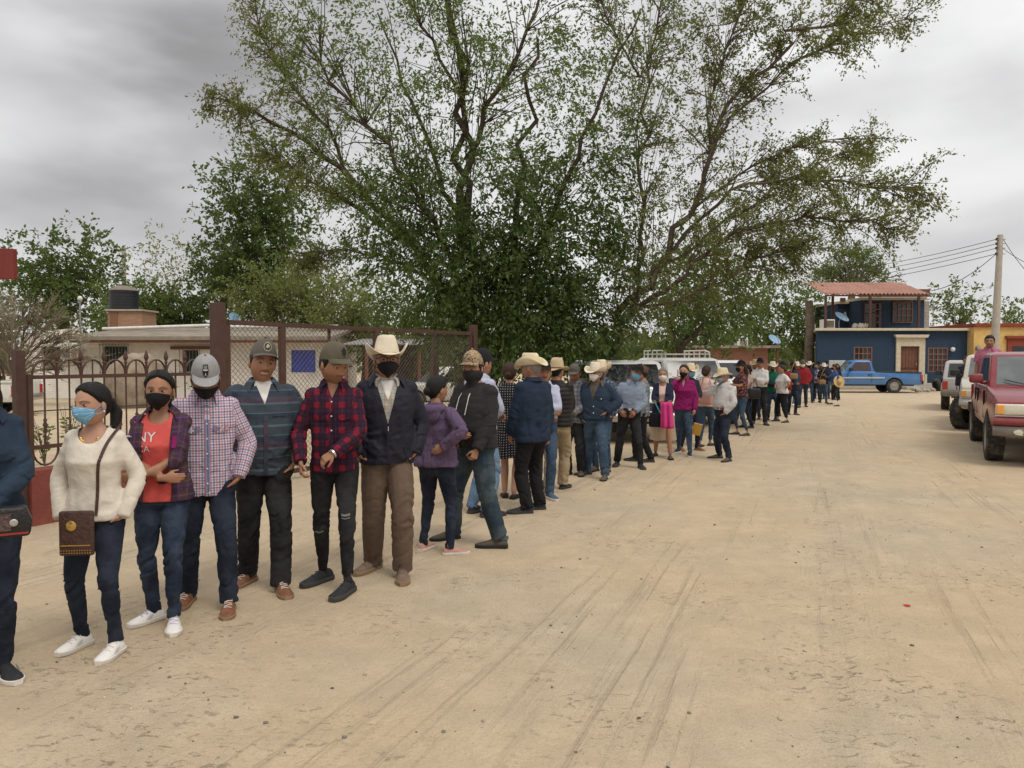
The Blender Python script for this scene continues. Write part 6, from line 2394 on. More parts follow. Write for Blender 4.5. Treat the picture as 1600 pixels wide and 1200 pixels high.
 out = {'obj': P, 'knee': knee, 'ank': ank, 'k': k, 'H': H, 'Y': Y, 'spine': spine, 'arms': arms, 'base': base, 'yaw': yaw, 'lod': lod}
 sh = sp_['shirt']
 # ------------------------------------------------ body (skin)
 S = Soup()
 S.loft(trunk_rings(0, .515, .885, 0.0, 0.012))
 hc = spine(.93)
 hc = spine(.86) + np.array(sp_.get('head_off', (0, -0.012)) + (0,)) + np.array([0, 0, 0.0])
 hc[2] = H + dzs - 0.128 * k - sp_.get('head_drop', 0.0)
 hc[0] += lean[0] * 0.25
 hc[1] += lean[1] * 0.25 - 0.012
 nr = (0.056 if sex == 'm' else 0.047) * k
 S.tube([spine(.79) + np.array([0, .015, 0]), spine(.84) + np.array([0, .012, 0]), hc + np.array([0, .02, -0.05])], [nr * 1.25, nr * 1.04, nr], 12)
 bl = voxel * 1.6 if not (sp_.get('bare_arms') or sp_.get('skirt')) else voxel
 am = sp_.get('arm_w', 1.0) * (1.0 if sex == 'm' else 0.86) * (0.5 + 0.5 * w)
 for s in (-1, 1):
  a, e, wr, hd, pn, c = arms[s]
  S.tube(bent(a + np.array([-s * .03, 0, -.01]), e, wr), [r_ * k * am * q_ for r_, q_ in zip((.052, .050, .046, .042, .041, .042, .041, .034, .027), (.7, .72, .8, .85, .85, .85, .85, .92, 1) if sh.get('sleeve', 'long') == 'long' or sh.get('puffer') else (.8, .85, 1, 1, 1, 1, 1, 1, 1))], 10)
  if not sp_.get('skirt'):
   S.tube([Hip[s], Hip[s] * .4 + knee[s] * .6, knee[s], knee[s] * .6 + ank[s] * .4, ank[s]], [.060 * k, .050 * k, .036 * k, .036 * k, .027 * k], 10)
  else:
   S.tube([Hip[s], Hip[s] * .4 + knee[s] * .6, knee[s], knee[s] * .65 + ank[s] * .35, ank[s] * .8 + knee[s] * .2, ank[s]], [.075 * k, .066 * k, .052 * k, .056 * k, .042 * k, .036 * k], 10)
  f = fR if s < 0 else fL
  S.tube([ank[s], np.array([f[0], f[1] + 0.02 * k, 0.045 * k])], [.030 * k, .020 * k], 8)
 me = remesh(S.V, S.F, max(bl, 0.012 if lod == 0 else bl), 2)
 bV = mesh_co(me)
 nb = len(bV)
 bF = [tuple(p.vertices) for p in me.polygons]
 bpy.data.meshes.remove(me)
 bT = np.ones((nb, 3))
 # hands, kept finely meshed
 for s in (-1, 1):
  a, e, wr, hd, pn, c = arms[s]
  c = sp_.get('curlR' if s < 0 else 'curlL', c)
  fd = (wr - e) / np.linalg.norm(wr - e)
  kd = sp_.get('armR' if s < 0 else 'armL', 'down')
  kd = kd[0] if isinstance(kd, tuple) else kd
  d = hd / np.linalg.norm(hd) * 0.62 + fd * (0.38 if not kd.startswith('pocket') else 0.05)
  if sp_.get('handR' if s < 0 else 'handL'):
   d = np.array(sp_['handR' if s < 0 else 'handL'], float)
  hs = hand_soup(wr, d, pn, (-s * 0.3, -1, 0.1), k * (0.95 if sex == 'm' else 0.86), c)
  if lod == 0:
   hm = remesh(hs.V, hs.F, 0.0048, 1, 0.35)
   hV, hF = mesh_co(hm), [tuple(p.vertices) for p in hm.polygons]
   bpy.data.meshes.remove(hm)
  else:
   hV, hF = np.array(hs.V), hs.F
  o = len(bV)
  bV = np.concatenate([bV, hV])
  bT = np.concatenate([bT, np.ones((len(hV), 3)) * 0.96])
  bF += [tuple(i + o for i in f) for f in hF]
 # head
 sp_['skin_rgb'] = SK[sp_.get('skin', 'tan')][:3]
 hyaw = R(sp_.get('hyaw', sp_.get('yaw', 0))) + yoff - yaw
 Rh = (Matrix.Rotation(hyaw, 3, 'Z') @ Matrix.Rotation(R(sp_.get('hpitch', 0)), 3, 'X') @ Matrix.Rotation(R(sp_.get('hroll', 0)), 3, 'Y'))
 hk = k * sp_.get('head_s', 1.0) * (1.10 if sex == 'm' else 1.09)
 Rn = np.array(Rh)

 def to_body(Q):
  Q = np.asarray(Q)
  return (Q.reshape(-1, 3) * hk) @ Rn.T + hc
 hV, hF, hT = head_mesh(sp_, lod)
 o = len(bV)
 bV = np.concatenate([bV, to_body(hV)])
 bT = np.concatenate([bT, hT])
 bF += [tuple(i + o for i in f) for f in hF]
 me = vf_mesh('body', bV, bF, skin(sp_.get('skin', 'tan'), SK[sp_.get('skin', 'tan')]))
 set_attr(me, 'tint', bT)
 link('body', me, P)
 out.update(to_body=to_body, hc=hc, hk=hk, Rn=Rn)

 # ------------------------------------------------ trousers or skirt
 pt = sp_.get('pants')
 hem = 0.055
 if pt:
  lo = pt.get('loose', 0.0)
  S = Soup()
  zw = min(pt.get('waist', .585), max(.525, sh.get('hem', .47) + .035)) if not pt.get('belt') else .585
  rings = trunk_rings(0.006 + lo * 0.4 if zw > .57 else 0.0, .485, zw, shrink=0.0 if zw > .57 else 0.006)
  S.loft(rings)
  cz = spine(.47)
  for s in (-1, 1):
   hm = ank[s] + np.array([0, 0, (pt.get('hem', hem) - ank[s][2])]) if pt.get('hem', hem) < ank[s][2] + .02 else ank[s] * (1 - (pt['hem'] - ank[s][2]) / (knee[s][2] - ank[s][2])) + knee[s] * ((pt['hem'] - ank[s][2]) / (knee[s][2] - ank[s][2]))
   top_ = Hip[s] + np.array([s * 0.006 * k, 0.004, 0.035 * k])
   pts = [top_, Hip[s] + np.array([s * .002, 0, -0.05 * k])] + [Hip[s] + (knee[s] - Hip[s]) * t_ for t_ in (0.35, 0.65, 0.9)] + [knee[s] + (hm - knee[s]) * t_ for t_ in (0.1, 0.4, 0.7, 0.92, 1.0)]
   kk = k * (0.45 + 0.55 * w) * pt.get('w', 1.0)
   taper = pt.get('taper', 1.0)
   rad = [.088 * kk, .092 * kk, .087 * kk, .075 * kk, .063 * kk, .061 * kk, .061 * kk * (0.5 + .5 * taper), .055 * kk * taper, .052 * kk * taper, .053 * kk * taper]
   S.tube(pts, [r_ + lo * (0.6 if i < 3 else 1) for i, r_ in enumerate(rad)], 14)
  for s, key in ((-1, 'armR'), (1, 'armL')):
   kd = sp_.get(key, 'down')
   if (kd[0] if isinstance(kd, tuple) else kd).startswith('pocket'):
    a, e, wr, hd, pn, c = arms[s]
    hd = hd / np.linalg.norm(hd)
    S.tube([wr + hd * .055 * k, wr + hd * .09 * k, wr + hd * .15 * k, wr + hd * .19 * k + np.array([0, .02, -.03])], [.040 * k, .052 * k, .050 * k, .03 * k], 12)
  # seat fills the gap between the thighs
  S.ball(spine(.485) + np.array([0, 0.03 * k, 0.0]), (0.13 * k * w, 0.105 * k * w, 0.075 * k))
  me = remesh(S.V, S.F, voxel, 3)
  co = mesh_co(me)
  no = mesh_no(me)
  bones = [(spine(.50), spine(.60), 0.17 * k * w, 0)] + [(Hip[s], knee[s], 0.085 * k, 0.0) for s in (-1, 1)] + [(knee[s], ank[s], 0.065 * k, 0.42) for s in (-1, 1)]
  idx, al, ar, tt = bone_coords(co, bones)
  sd = (hash(sp_['label']) % 97) if False else len(sp_['label']) % 31
  fold = pt.get('fold', 1.0) * 1.4
  leg = idx > 0
  low = idx > 2
  T_ = np.where(low, 0.5 + 0.5 * tt, 0.5 * tt)
  amp = 0.0028 + 0.0052 * np.exp(-((T_ - 0.5) / 0.10) ** 2) + 0.0085 * np.clip((T_ - 0.80) / 0.2, 0, 1) ** 1.2 + 0.0045 * np.exp(-(T_ / 0.10) ** 2)
  wob = vnoise(np.stack([co[:, 0] * 9, co[:, 1] * 9, co[:, 2] * 4], 1), sd + 5)
  rings_ = vnoise(np.stack([ar * 7 + wob, al * 30 + 2.2 * wob + 1.3 * np.sin(ar * 16), np.where(idx % 2 == 0, 4.0, 9.0) + 0 * al], 1), sd)
  long_ = vnoise(np.stack([ar * 22, al * 4, 0 * al + 3], 1), sd + 2)
  disp = np.where(leg, amp * fold * (0.8 * rings_ + 0.8 * (0.4 - 1.5 * np.abs(rings_)) + 0.5 * long_), 0.003 * vnoise(co * np.array([16, 16, 26]), sd) * fold)
  co = co + no * disp[:, None]
  set_co(me, co)
  set_vec(me, 'gc', np.stack([ar, al, tt], 1))
  me.materials.append(pt['mat'])
  tr_ = link('trousers', me, P)
  out['trousers'] = tr_
  if pt.get('belt'):
   rr_ = trunk_rings(0.012 + lo * .4, zw - 0.024, zw + 0.004)
   SS = Soup()
   SS.loft([rr_[0], rr_[-1]])
   link('belt', vf_mesh('belt', SS.V, SS.F, pt['belt'], np.zeros((len(SS.V), 3)), True, 40), P)
   fy = rr_[0][:, 1].min()
   link('buckle', MB().box((spine(.57)[0], fy - 0.004, (zw - 0.010) * H + dzs), (0.055 * k, 0.012, 0.04 * k)).mesh('buckle', M_CHROME, bevel=.004), P)
 sk = sp_.get('skirt')
 if sk:
  rings = trunk_rings(0.012, .50, .60)
  c1 = (fR + fL) / 2
  hz_ = sk.get('hem', 0.42)
  zz = np.linspace(.48 * H, hz_, 9)
  sk_r = []
  n = 64 if lod < 2 else 32
  an = np.arange(n) * 2 * math.pi / n
  all_r = []
  for q in np.linspace(.60, .50, 4):
   rg = trunk_rings(0.010, q, q + .001)[0]
   c = rg.mean(0)
   a_, b2 = (rg[:, 0].max() - rg[:, 0].min()) / 2, (rg[:, 1].max() - rg[:, 1].min()) / 2
   all_r.append(np.stack([c[0] + a_ * np.cos(an), c[1] + b2 * np.sin(an), np.full(n, q * H + dzs)], 1))
  for i, z in enumerate(zz):
   s_ = (i + 1) / len(zz)
   fl = sk.get('flare', 1.2)
   a_, b2 = a_ * 0 + 0.185 * k * w * (1 + (fl - 1) * s_), 0.14 * k * w * (1 + (fl - 1) * s_ * 1.2)
   pl_ = 1 + 0.045 * s_ * np.sin(an * 11 + 0.6 * np.sin(an * 3)) + 0.03 * s_ * np.sin(an * 5 + 1)
   all_r.append(np.stack([pel[0] * (1 - s_) + c1[0] * s_ + a_ * np.cos(an) * pl_, pel[1] * (1 - s_) + c1[1] * s_ + b2 * np.sin(an) * pl_, np.full(n, z) + 0.008 * np.sin(an * 4)], 1))
  SS = Soup()
  SS.loft(all_r)
  gc = np.concatenate([np.stack([an * 0.18, np.full(n, r_[0, 2]), 0 * an], 1) for r_ in all_r])
  link('skirt', vf_mesh('skirt', SS.V, SS.F, sk['mat'], gc, True, 60), P)

 # ------------------------------------------------ upper garments
 def garment(nm, g, arm_scale=1.0):
  lo = g.get('loose', 0.012)
  S = Soup()
  zt_ = g.get('neck', .857)
  S.loft(trunk_rings(lo, g.get('hem', .47), zt_, g.get('neck_loose', 0.010)))
  slv = g.get('sleeve', 'long')
  bones = [(spine(g.get('hem', .47)), spine(.80), 0.19 * k * w, 0)]
  for s in (-1, 1):
   a, e, wr, hd, pn, c = arms[s]
   al_ = lo * 0.55
   kk = k * (1.0 if sex == 'm' else 0.88) * (0.5 + 0.5 * w) * g.get('arm_w', 1.0)
   S.ball(a + np.array([-s * 0.012, 0, -0.012]), (0.058 * kk + al_, 0.058 * kk + al_, 0.054 * kk + al_))
   if slv == 'long':
    end = wr + (wr - e) / np.linalg.norm(wr - e) * g.get('cuff', 0.01)
    S.tube(bent(a + np.array([-s * 0.03, 0, 0]), e, end), [r_ * kk + al_ for r_ in (.054, .059, .056, .052, .052, .052, .050, .044, .037)], 14)
   elif slv == 'rolled':
    end = e + (wr - e) * 0.25
    S.tube([a, a + (e - a) * .5, e + (a - e) * .1, e + (wr - e) * .08, end], [r_ * kk + al_ for r_ in (.064, .060, .054, .053, .056)], 14)
   elif slv == 'short':
    S.tube([a + np.array([-s * 0.03, 0, 0]), a + (e - a) * 0.35, a + (e - a) * g.get('slen', 0.78)], [.064 * kk + al_, .066 * kk + al_ * 1.4, .068 * kk + al_ * 1.8], 14)
   bones.append((a + (e - a) * 0.12, e, 0.068 * kk, 0))
   if slv == 'long':
    bones.append((e, wr, 0.058 * kk, 0.29))
  me = remesh(S.V, S.F, voxel, 3)
  co = mesh_co(me)
  no = mesh_no(me)
  idx, al, ar, tt = bone_coords(co, bones)
  sd = len(sp_['label']) % 29 + 3
  fold = g.get('fold', 1.0) * 1.25
  arm = idx > 0
  fore = (idx == 2) | (idx == 4) if slv == 'long' else np.zeros(len(co), bool)
  T_ = np.where(fore, 0.5 + 0.5 * tt, 0.5 * tt)
  amp = 0.0026 + 0.0062 * np.exp(-((T_ - 0.5) / 0.14) ** 2) + 0.0050 * np.clip((T_ - 0.75) / 0.25, 0, 1)
  wob = vnoise(co * np.array([8, 8, 5]), sd + 5)
  ring_ = vnoise(np.stack([ar * 8 + wob, al * 32 + 2.0 * wob + np.sin(ar * 14), idx * 3.1], 1), sd)
  x, y, z = co.T
  zr_ = (z - spine(.47)[2]) / (spine(.80)[2] - spine(.47)[2])
  tam = 0.0035 + 0.0055 * np.exp(-((zr_ - 0.28) / 0.20) ** 2) + 0.0025 * np.clip(0.1 - zr_, 0, .1) * 10
  dg_ = vnoise(np.stack([x * 8 + z * 6 * np.sign(x), z * 13 - np.abs(x) * 10, y * 7], 1), sd + 1) + 0.55 * vnoise(np.stack([x * 26, z * 8, y * 20], 1), sd + 4) + 0.5 * vnoise(np.stack([x * 7, z * 30 + 1.5 * wob, y * 7], 1), sd + 8)
  ridge = lambda q: 0.55 * q + 0.75 * (0.45 - np.abs(q) * 1.6)
  disp = np.where(arm, amp * fold * 1.5 * ridge(ring_), tam * fold * 1.25 * ridge(dg_))
  if g.get('puffer'):
   disp = np.where(arm, disp, 0.010 * np.abs(np.sin(z * math.pi / 0.055)) - 0.004)
  co = co + no * disp[:, None]
  set_co(me, co)
  u = np.where(arm, ar, x - spine(.6)[0])
  v = np.where(arm, al, z)
  set_vec(me, 'gc', np.stack([u, v, idx * 1.0], 1))
  me.materials.append(g['mat'])
  if g.get('cut'):
   cut_front(me, lambda c_: g['cut']((c_.x - spine(.7)[0]) / k, c_.z / k) * k)
  bvh = BVHTree.FromPolygons([v_.co.copy() for v_ in me.vertices], [tuple(p.vertices) for p in me.polygons])
  ob = link(nm, me, P)
  if g.get('collar'):
   cm = g['collar'] if not isinstance(g['collar'], dict) else g['collar']['mat']
   cd = g['collar'] if isinstance(g['collar'], dict) else {}
   n = 30 if lod < 2 else 16
   gap = R(cd.get('gap', 24))
   ph = np.linspace(gap, 2 * math.pi - gap, n)
   rx, ry = nr * 1.12 + cd.get('r', 0.006), nr * 1.12 + cd.get('r', 0.006)
   c0 = spine(.853) + np.array([0, 0.012 * k, 0])
   hgt = cd.get('h', 0.042) * k
   fr_ = np.clip(1 - np.minimum(ph - gap, 2 * math.pi - gap - ph) / 0.9, 0, 1)
   rows = []
   for (dr, dz) in ((0.000, -0.030), (0.002, hgt * 0.55), (0.006, hgt * 0.72), (0.018, hgt * 0.42), (0.030 + cd.get('out', 0.0), -0.012)):
    drr = dr + (0.030 * fr_ if dr > 0.015 else 0)
    zz = c0[2] + dz - 0.040 * fr_ * (1.0 if dz < hgt * .5 else 0.75) - (0.020 * fr_ if dr > .02 else 0)
    rows.append(np.stack([c0[0] + np.sin(ph) * (rx + drr), c0[1] - np.cos(ph) * (ry + drr), zz + 0 * ph], 1))
   Pg = np.stack(rows, 1)
   V_, F_ = solid_grid(Pg, 0.004)
   link('collar', vf_mesh('collar', V_, F_, cm, np.stack([V_[:, 0], V_[:, 2], 0 * V_[:, 0]], 1), True, 50), ob)
  if g.get('hood'):
   n = 26
   ph = np.linspace(R(35), 2 * math.pi - R(35), n)
   c0 = spine(.835) + np.array([0, 0.03 * k, 0])
   SS = Soup()
   pts, rad = [], []
   for p_ in ph:
    bk = (1 - math.cos(p_)) / 2
    pts.append(c0 + np.array([math.sin(p_) * (0.085 + .01 * bk) * k, -math.cos(p_) * (0.072 + 0.045 * bk) * k, (0.004 - 0.030 * bk) * k]))
    rad.append((0.018 + 0.034 * bk) * k)
   SS.tube(pts, rad, 12)
   bkc = spine(.79) + np.array([0, 0.135 * k, 0])
   SS.ball(bkc, (0.105 * k, 0.045 * k, 0.085 * k), 14)
   hm = remesh(SS.V, SS.F, voxel, 4)
   cc_ = mesh_co(hm)
   cc_ += mesh_no(hm) * (0.006 * vnoise(cc_ * 14, 5))[:, None]
   set_co(hm, cc_)
   set_vec(hm, 'gc', cc_)
   hm.materials.append(g['mat'])
   link('hood', hm, ob)
  return ob, bvh
 if sh.get('inner'):
  ob_i, bv_i = garment(sh['inner'].get('name', 'undershirt'), sh['inner'])
  out['inner'], out['bvh_inner'] = ob_i, bv_i
 out['shirt'], out['bvh'] = garment(sh.get('name', 'shirt'), sh)

 # ------------------------------------------------ shoes
 so = sp_.get('shoes')
 if so:
  for s, f in ((-1, fR), (1, fL)):
   fy = R(sp_.get('footyaw', (-14, 14))[0 if s < 0 else 1])
   L = so.get('L', 0.285 if sex == 'm' else 0.25) * k
   wf = so.get('w', 1.0) * k
   st = [(0.0, .026, .068), (0.05, .034, .082), (.15, .037, .092), (.28, .037, .096), (.40, .039, .088), (.55, .045, .070), (.70, .049, .056), (.84, .046, .047), (.94, .034, .039), (1.0, .016, .030)]
   rings, sole = [], []
   n = 16
   for q, wd, tp in st:
    yy = (0.26 - q) * L + 0.0
    an = np.arange(n) * 2 * math.pi / n
    x = wd * wf * np.cos(an)
    z = np.where(np.sin(an) >= 0, 0.026 + (tp * so.get('h', 1.0) - 0.026) * np.sin(an), 0.026 + 0.012 * np.sin(an))
    if q > 0.3 and q < .75:
     x = x * 1.0
    rings.append(np.stack([x, np.full(n, yy), z * k], 1))
   rings[0] = rings[0]
   for z_, inf in ((0.0, 0.002), (0.004, 0.005), (so.get('sole_h', 0.026), 0.005), (so.get('sole_h', 0.026) + .002, 0.001)):
    ol = []
    for q, wd, tp in st:
     ol.append((wd * wf + inf, (0.26 - q) * L + (0.006 if q == 0 else 0) - (0.006 if q == 1 else 0)))
    left = [(-x, y) for x, y in ol]
    loop = ol + left[::-1]
    sole.append(np.array([(x, y, z_ * k + 0.001) for x, y in loop]))
   SS, S2 = Soup(), Soup()
   SS.loft(rings)
   S2.loft(sole)
   ca, sa = math.cos(fy), math.sin(fy)
   Rm = np.array([[ca, -sa, 0], [sa, ca, 0], [0, 0, 1]])
   tr = lambda V_: np.array(V_) @ Rm.T + f
   V_ = tr(SS.V)
   shoe = link('shoe', vf_mesh('shoe', V_, SS.F, so['mat'], V_, True, 70), P)
   link('sole', vf_mesh('sole', tr(S2.V), S2.F, so['sole'], None, True, 40), shoe)
   if lod == 0 and so.get('laces'):
    lb = MB()
    for i, q in enumerate((0.36, 0.43, 0.50, 0.57, 0.64)):
     tp = np.interp(q, [a_[0] for a_ in st], [a_[2] for a_ in st]) * k * so.get('h', 1.0)
     pp = [tr([(xx * k, (0.26 - q) * L + (0.012 if i % 2 else -0.004) * (xx / 0.024), tp - 0.0055 * (xx / .024) ** 2 + 0.001)])[0] for xx in (-0.024, 0, 0.024)]
     lb.tube([tuple(p_) for p_ in pp], 0.0032, 5)
    link('laces', lb.mesh('laces', so['laces'], True), shoe)
   if lod == 0 and so.get('patch'):
    for sd2 in (-1, 1):
     lb = MB().add([tuple(p_) for p_ in tr([(sd2 * .0475 * wf, (0.26 - q) * L, z_ * k) for q, z_ in ((.45, .040), (.62, .036), (.50, .062), (.38, .066))])], [(0, 1, 2, 3)])
     link('side_stripe', lb.mesh('side_stripe', so['patch']), shoe)

 # ------------------------------------------------ hair, hat, mask
 hr = sp_.get('hair', 'short')
 hm_ = {'black': M_HAIR, 'brown': M_HAIRB, 'grey': M_HAIRG}[sp_.get('hair_col', 'black')]
 if hr and hr != 'none':
  base_kind = hr if hr in ('short', 'crop') else 'long'
  Q = hair_shell(sp_, base_kind, lod)
  V_, F_ = np_grid(to_body(Q).reshape(Q.shape), True, True)
  F_ = [tuple(f) for f in F_]
  if hr in ('ponytail', 'bun', 'long'):
   SS = Soup()
   if hr == 'ponytail':
    pts = [(0.0, 0.085, 0.02), (0.0, 0.135, 0.005), (0.010, 0.155, -0.06), (0.020, 0.135, -0.16), (0.03, 0.12, -0.25), (.035, .115, -.30)]
    SS.tube([to_body(np.array(p_))[0] for p_ in pts], [0.020 * hk, 0.028 * hk, 0.036 * hk, 0.034 * hk, 0.022 * hk, 0.006 * hk], 12)
   elif hr == 'bun':
    SS.ball(to_body(np.array((0, 0.105, -0.02)))[0], (0.045 * hk, 0.04 * hk, 0.045 * hk), 12)
   else:
    for s_ in (-1, 0, 1):
     pts = [(s_ * 0.05, 0.05, 0.03), (s_ * 0.07, 0.075, -0.06), (s_ * 0.075, 0.085, -0.16), (s_ * 0.07, 0.085, -0.26), (s_ * 0.05, 0.08, -0.34)]
     SS.tube([to_body(np.array(p_))[0] for p_ in pts], [0.045 * hk, 0.046 * hk, 0.042 * hk, 0.034 * hk, 0.012 * hk], 10)
   if lod < 2 or True:
    rm = remesh(SS.V, SS.F, 0.008 if lod == 0 else 0.013, 2)
    vv = mesh_co(rm)
    vv += mesh_no(rm) * (0.005 * vnoise(vv * np.array([45, 45, 7]), 2))[:, None]
    ff = [tuple(p_.vertices) for p_ in rm.polygons]
    bpy.data.meshes.remove(rm)
   o = len(V_)
   V_ = np.concatenate([V_, vv])
   F_ += [tuple(i + o for i in f) for f in ff]
  link('hair', vf_mesh('hair', V_, F_, hm_), P)
 hat = sp_.get('hat')
 if hat:
  build_hat(P, sp_, hat, to_body, hk, lod)
 mk = sp_.get('mask')
 if mk:
  build_mask(P, sp_, mk, to_body, hk, lod, out)
 if sp_.get('glasses'):
  gm = MB()
  for s_ in (-1, 1):
   fr_ = [(s_ * 0.008, -0.105, 0.020), (s_ * 0.058, -0.095, 0.021), (s_ * 0.056, -0.095, -0.010), (s_ * 0.012, -0.105, -0.012), (s_ * 0.008, -0.105, 0.020)]
   gm.tube([tuple(p_) for p_ in to_body(np.array(fr_))], 0.0032 * hk, 6)
   gm.tube([tuple(p_) for p_ in to_body(np.array([(s_ * 0.058, -0.095, 0.017), (s_ * 0.076, -0.05, 0.014), (s_ * 0.078, 0.008, 0.012)]))], 0.003 * hk, 5)
  gm.tube([tuple(p_) for p_ in to_body(np.array([(-0.008, -0.106, 0.012), (0, -0.108, 0.014), (0.008, -0.106, 0.012)]))], 0.003 * hk, 5)
  link('glasses', gm.mesh('glasses', M_BPLA, True), P)
 PEOPLE[sp_.get('id', sp_['label'])] = out
 return out


def build_hat(P, sp_, hat, to_body, hk, lod):
 kind = hat['kind']
 m = hat['mat']
 n = 48 if lod < 2 else 28
 az = np.linspace(-math.pi, math.pi, n, endpoint=False)
 if kind == 'cap':
  # dome
  zl = np.interp(np.abs(np.degrees(az)), [0, 60, 120, 180], [0.058, 0.048, 0.026, 0.014])
  t_ = np.linspace(0, 1, 12)
  s0 = zl / 0.118
  Sx = s0[:, None] + (0.995 - s0[:, None]) * np.sin(t_ * math.pi / 2)[None]
  AZ = np.repeat(az[:, None], 12, 1)
  Q = head_surf(AZ, np.clip(Sx, -1, .999), 0.0)
  N = Q / np.linalg.norm(Q, axis=-1)[..., None]
  front = np.clip(np.cos(AZ), 0, 1) ** 2
  Q = Q + N * (0.010 + 0.010 * np.sin(t_ * math.pi)[None, :, None] * (0.5 + front[..., None] * hat.get('tall', 0.9)))
  Q[..., 2] += 0.030 * t_[None] * (0.6 + hat.get('tall', .9) * .5)
  V_, F_ = np_grid(to_body(Q).reshape(Q.shape), True, True)
  gcv = np.concatenate([Q.reshape(-1, 3)])
  cap = link('cap', vf_mesh('cap', V_, F_, m, gcv), P)
  # bill
  nu, nv = 21, 8
  u = np.linspace(-1, 1, nu)
  B = np.zeros((nu, nv, 3))
  flat = hat.get('flat', 0.0)
  for j in range(nv):
   q = j / (nv - 1)
   a = u * R(68)
   e = head_surf(a, 0.050 / 0.118, 0.0)
   ext = 0.076 * np.sqrt(np.clip(1 - np.abs(u * 0.98) ** 2.6, 0, 1)) * q
   B[:, j, 0] = e[:, 0] * 1.06 + 0.12 * e[:, 0] * q * 0.6
   B[:, j, 1] = e[:, 1] - 0.010 * np.cos(a) - ext
   B[:, j, 2] = 0.059 - 0.012 * q - (0.020 * (1 - flat)) * (np.abs(u) ** 2) * (0.35 + 0.65 * q) + 0.006 * (1 - u ** 2)
  V_, F_ = solid_grid(to_body(B).reshape(B.shape), 0.0035 * hk)
  link('cap_bill', vf_mesh('cap_bill', V_, F_, hat.get('bill', m), V_, True, 50), cap)
  link('cap_button', vf_mesh('cap_button', *_ball(to_body(np.array([[0, 0, 0.1345 + 0.030 * (0.6 + hat.get('tall', .9) * .5)]]))[0], 0.008 * hk), m), cap)
  # emblem: flat polygons laid on the front of the dome
  for (poly, col, up_) in hat.get('logo', []):
   pts = []
   for (a_, z_) in poly:
    e = head_surf(np.array([a_]), np.array([min(.98, z_ / 0.118)]), 0.0)[0]
    nn = e / np.linalg.norm(e)
    q = (z_ - 0.044) / 0.08
    tt_ = math.asin(min(1, max(0, (z_ / .118 - 0.49) / 0.50))) / (math.pi / 2)
    e = e + nn * (0.010 + 0.010 * math.sin(tt_ * math.pi) * (0.5 + math.cos(a_) ** 2 * hat.get('tall', 0.9)) + up_)
    e[2] += 0.030 * tt_ * (0.6 + hat.get('tall', .9) * .5)
    pts.append(e)
   V_ = to_body(np.array(pts))
   # fan with a centre so that it follows the curve
   c = V_.mean(0) + (V_.mean(0) - to_body(np.array([[0, 0, 0.03]]))[0]) * 0.012
   k_ = len(V_)
   link('emblem', vf_mesh('emblem', np.concatenate([V_, c[None]]), [(i, (i + 1) % k_, k_) for i in range(k_)], col, None, True), cap)
 elif kind == 'cowboy':
  rows = []
  ca, sa = np.sin(az), -np.cos(az)             # x (side), y (front -)
  br, fb = hat.get('brim', 0.10) * 0.74, hat.get('brimf', 0.085) * 0.8
  side = np.abs(ca) ** 2.2
  curl = hat.get('curl', 0.075)
  z0 = 0.036
  for q in (1.0, 0.82, 0.62, 0.42, 0.22, 0.06):
   rx, ry = 0.088 + br * q, 0.108 + fb * q
   z = z0 + curl * side * q ** 1.7 - 0.022 * (1 - side) * q ** 1.5
   rows.append(np.stack([ca * rx * (1 - 0.16 * side * q), sa * ry, z], 1))
  ht = hat.get('h', 0.118) * 0.86
  for q in (0.0, 0.12, 0.3, 0.5, 0.7, 0.86, 0.96):
   rx, ry = 0.086 - 0.020 * q ** 1.4, 0.106 - 0.020 * q ** 1.5
   rx = rx * (1 - 0.10 * q * np.clip(np.cos(az), 0, 1) ** 2)
   z = z0 + 0.004 + ht * q + 0.012 * q * np.clip(np.cos(az), -0.4, 1)
   rows.append(np.stack([ca * rx, sa * ry, z + 0 * az], 1))
  for q, dz in ((0.86, 0.010), (0.66, 0.004), (0.42, -0.016), (0.2, -0.026), (0.03, -0.028)):
   rx, ry = 0.066 * q, 0.086 * q
   z = z0 + 0.004 + ht + dz + 0.012 * np.clip(np.cos(az), -0.4, 1) * q + 0.030 * (1 - np.abs(ca)) * 0 + 0.012 * np.abs(ca) * q
   rows.append(np.stack([ca * rx, sa * ry, z + 0 * az], 1))
  Q = np.stack(rows, 1)
  tl = hat.get('tilt', 0.0)
  if tl:
   Rm = np.array(Matrix.Rotation(R(tl), 3, 'X'))
   Q = ((Q.reshape(-1, 3) - np.array([0, 0, z0])) @ Rm.T + np.array([0, 0, z0])).reshape(Q.shape)
  B3 = to_body(Q * np.array([1.0, 1.0, 1.0])).reshape(Q.shape)
  V_, F_ = solid_grid(B3, 0.0035 * hk, True)
  ht_o = link('cowboy_hat', vf_mesh('cowboy_hat', V_, F_, m, V_, True), P)
  bd = []
  for q in (0.02, 0.15):
   rx, ry = 0.0885 - 0.020 * q ** 1.4, 0.1085 - 0.020 * q ** 1.5
   r_ = np.stack([ca * rx, sa * ry, z0 + 0.004 + ht * q + 0 * az], 1)
   bd.append(r_)
  Q = np.stack(bd, 1)
  if tl:
   Q = ((Q.reshape(-1, 3) - np.array([0, 0, z0])) @ Rm.T + np.array([0, 0, z0])).reshape(Q.shape)
  V_, F_ = np_grid(to_body(Q).reshape(Q.shape), True)
  link('hat_band', vf_mesh('hat_band', V_, F_, hat.get('band', m)), ht_o)


def _ball(c, r, n=8, m=6):
 S = Soup()
 S.ball(c, r, n)
 return np.array(S.V), S.F


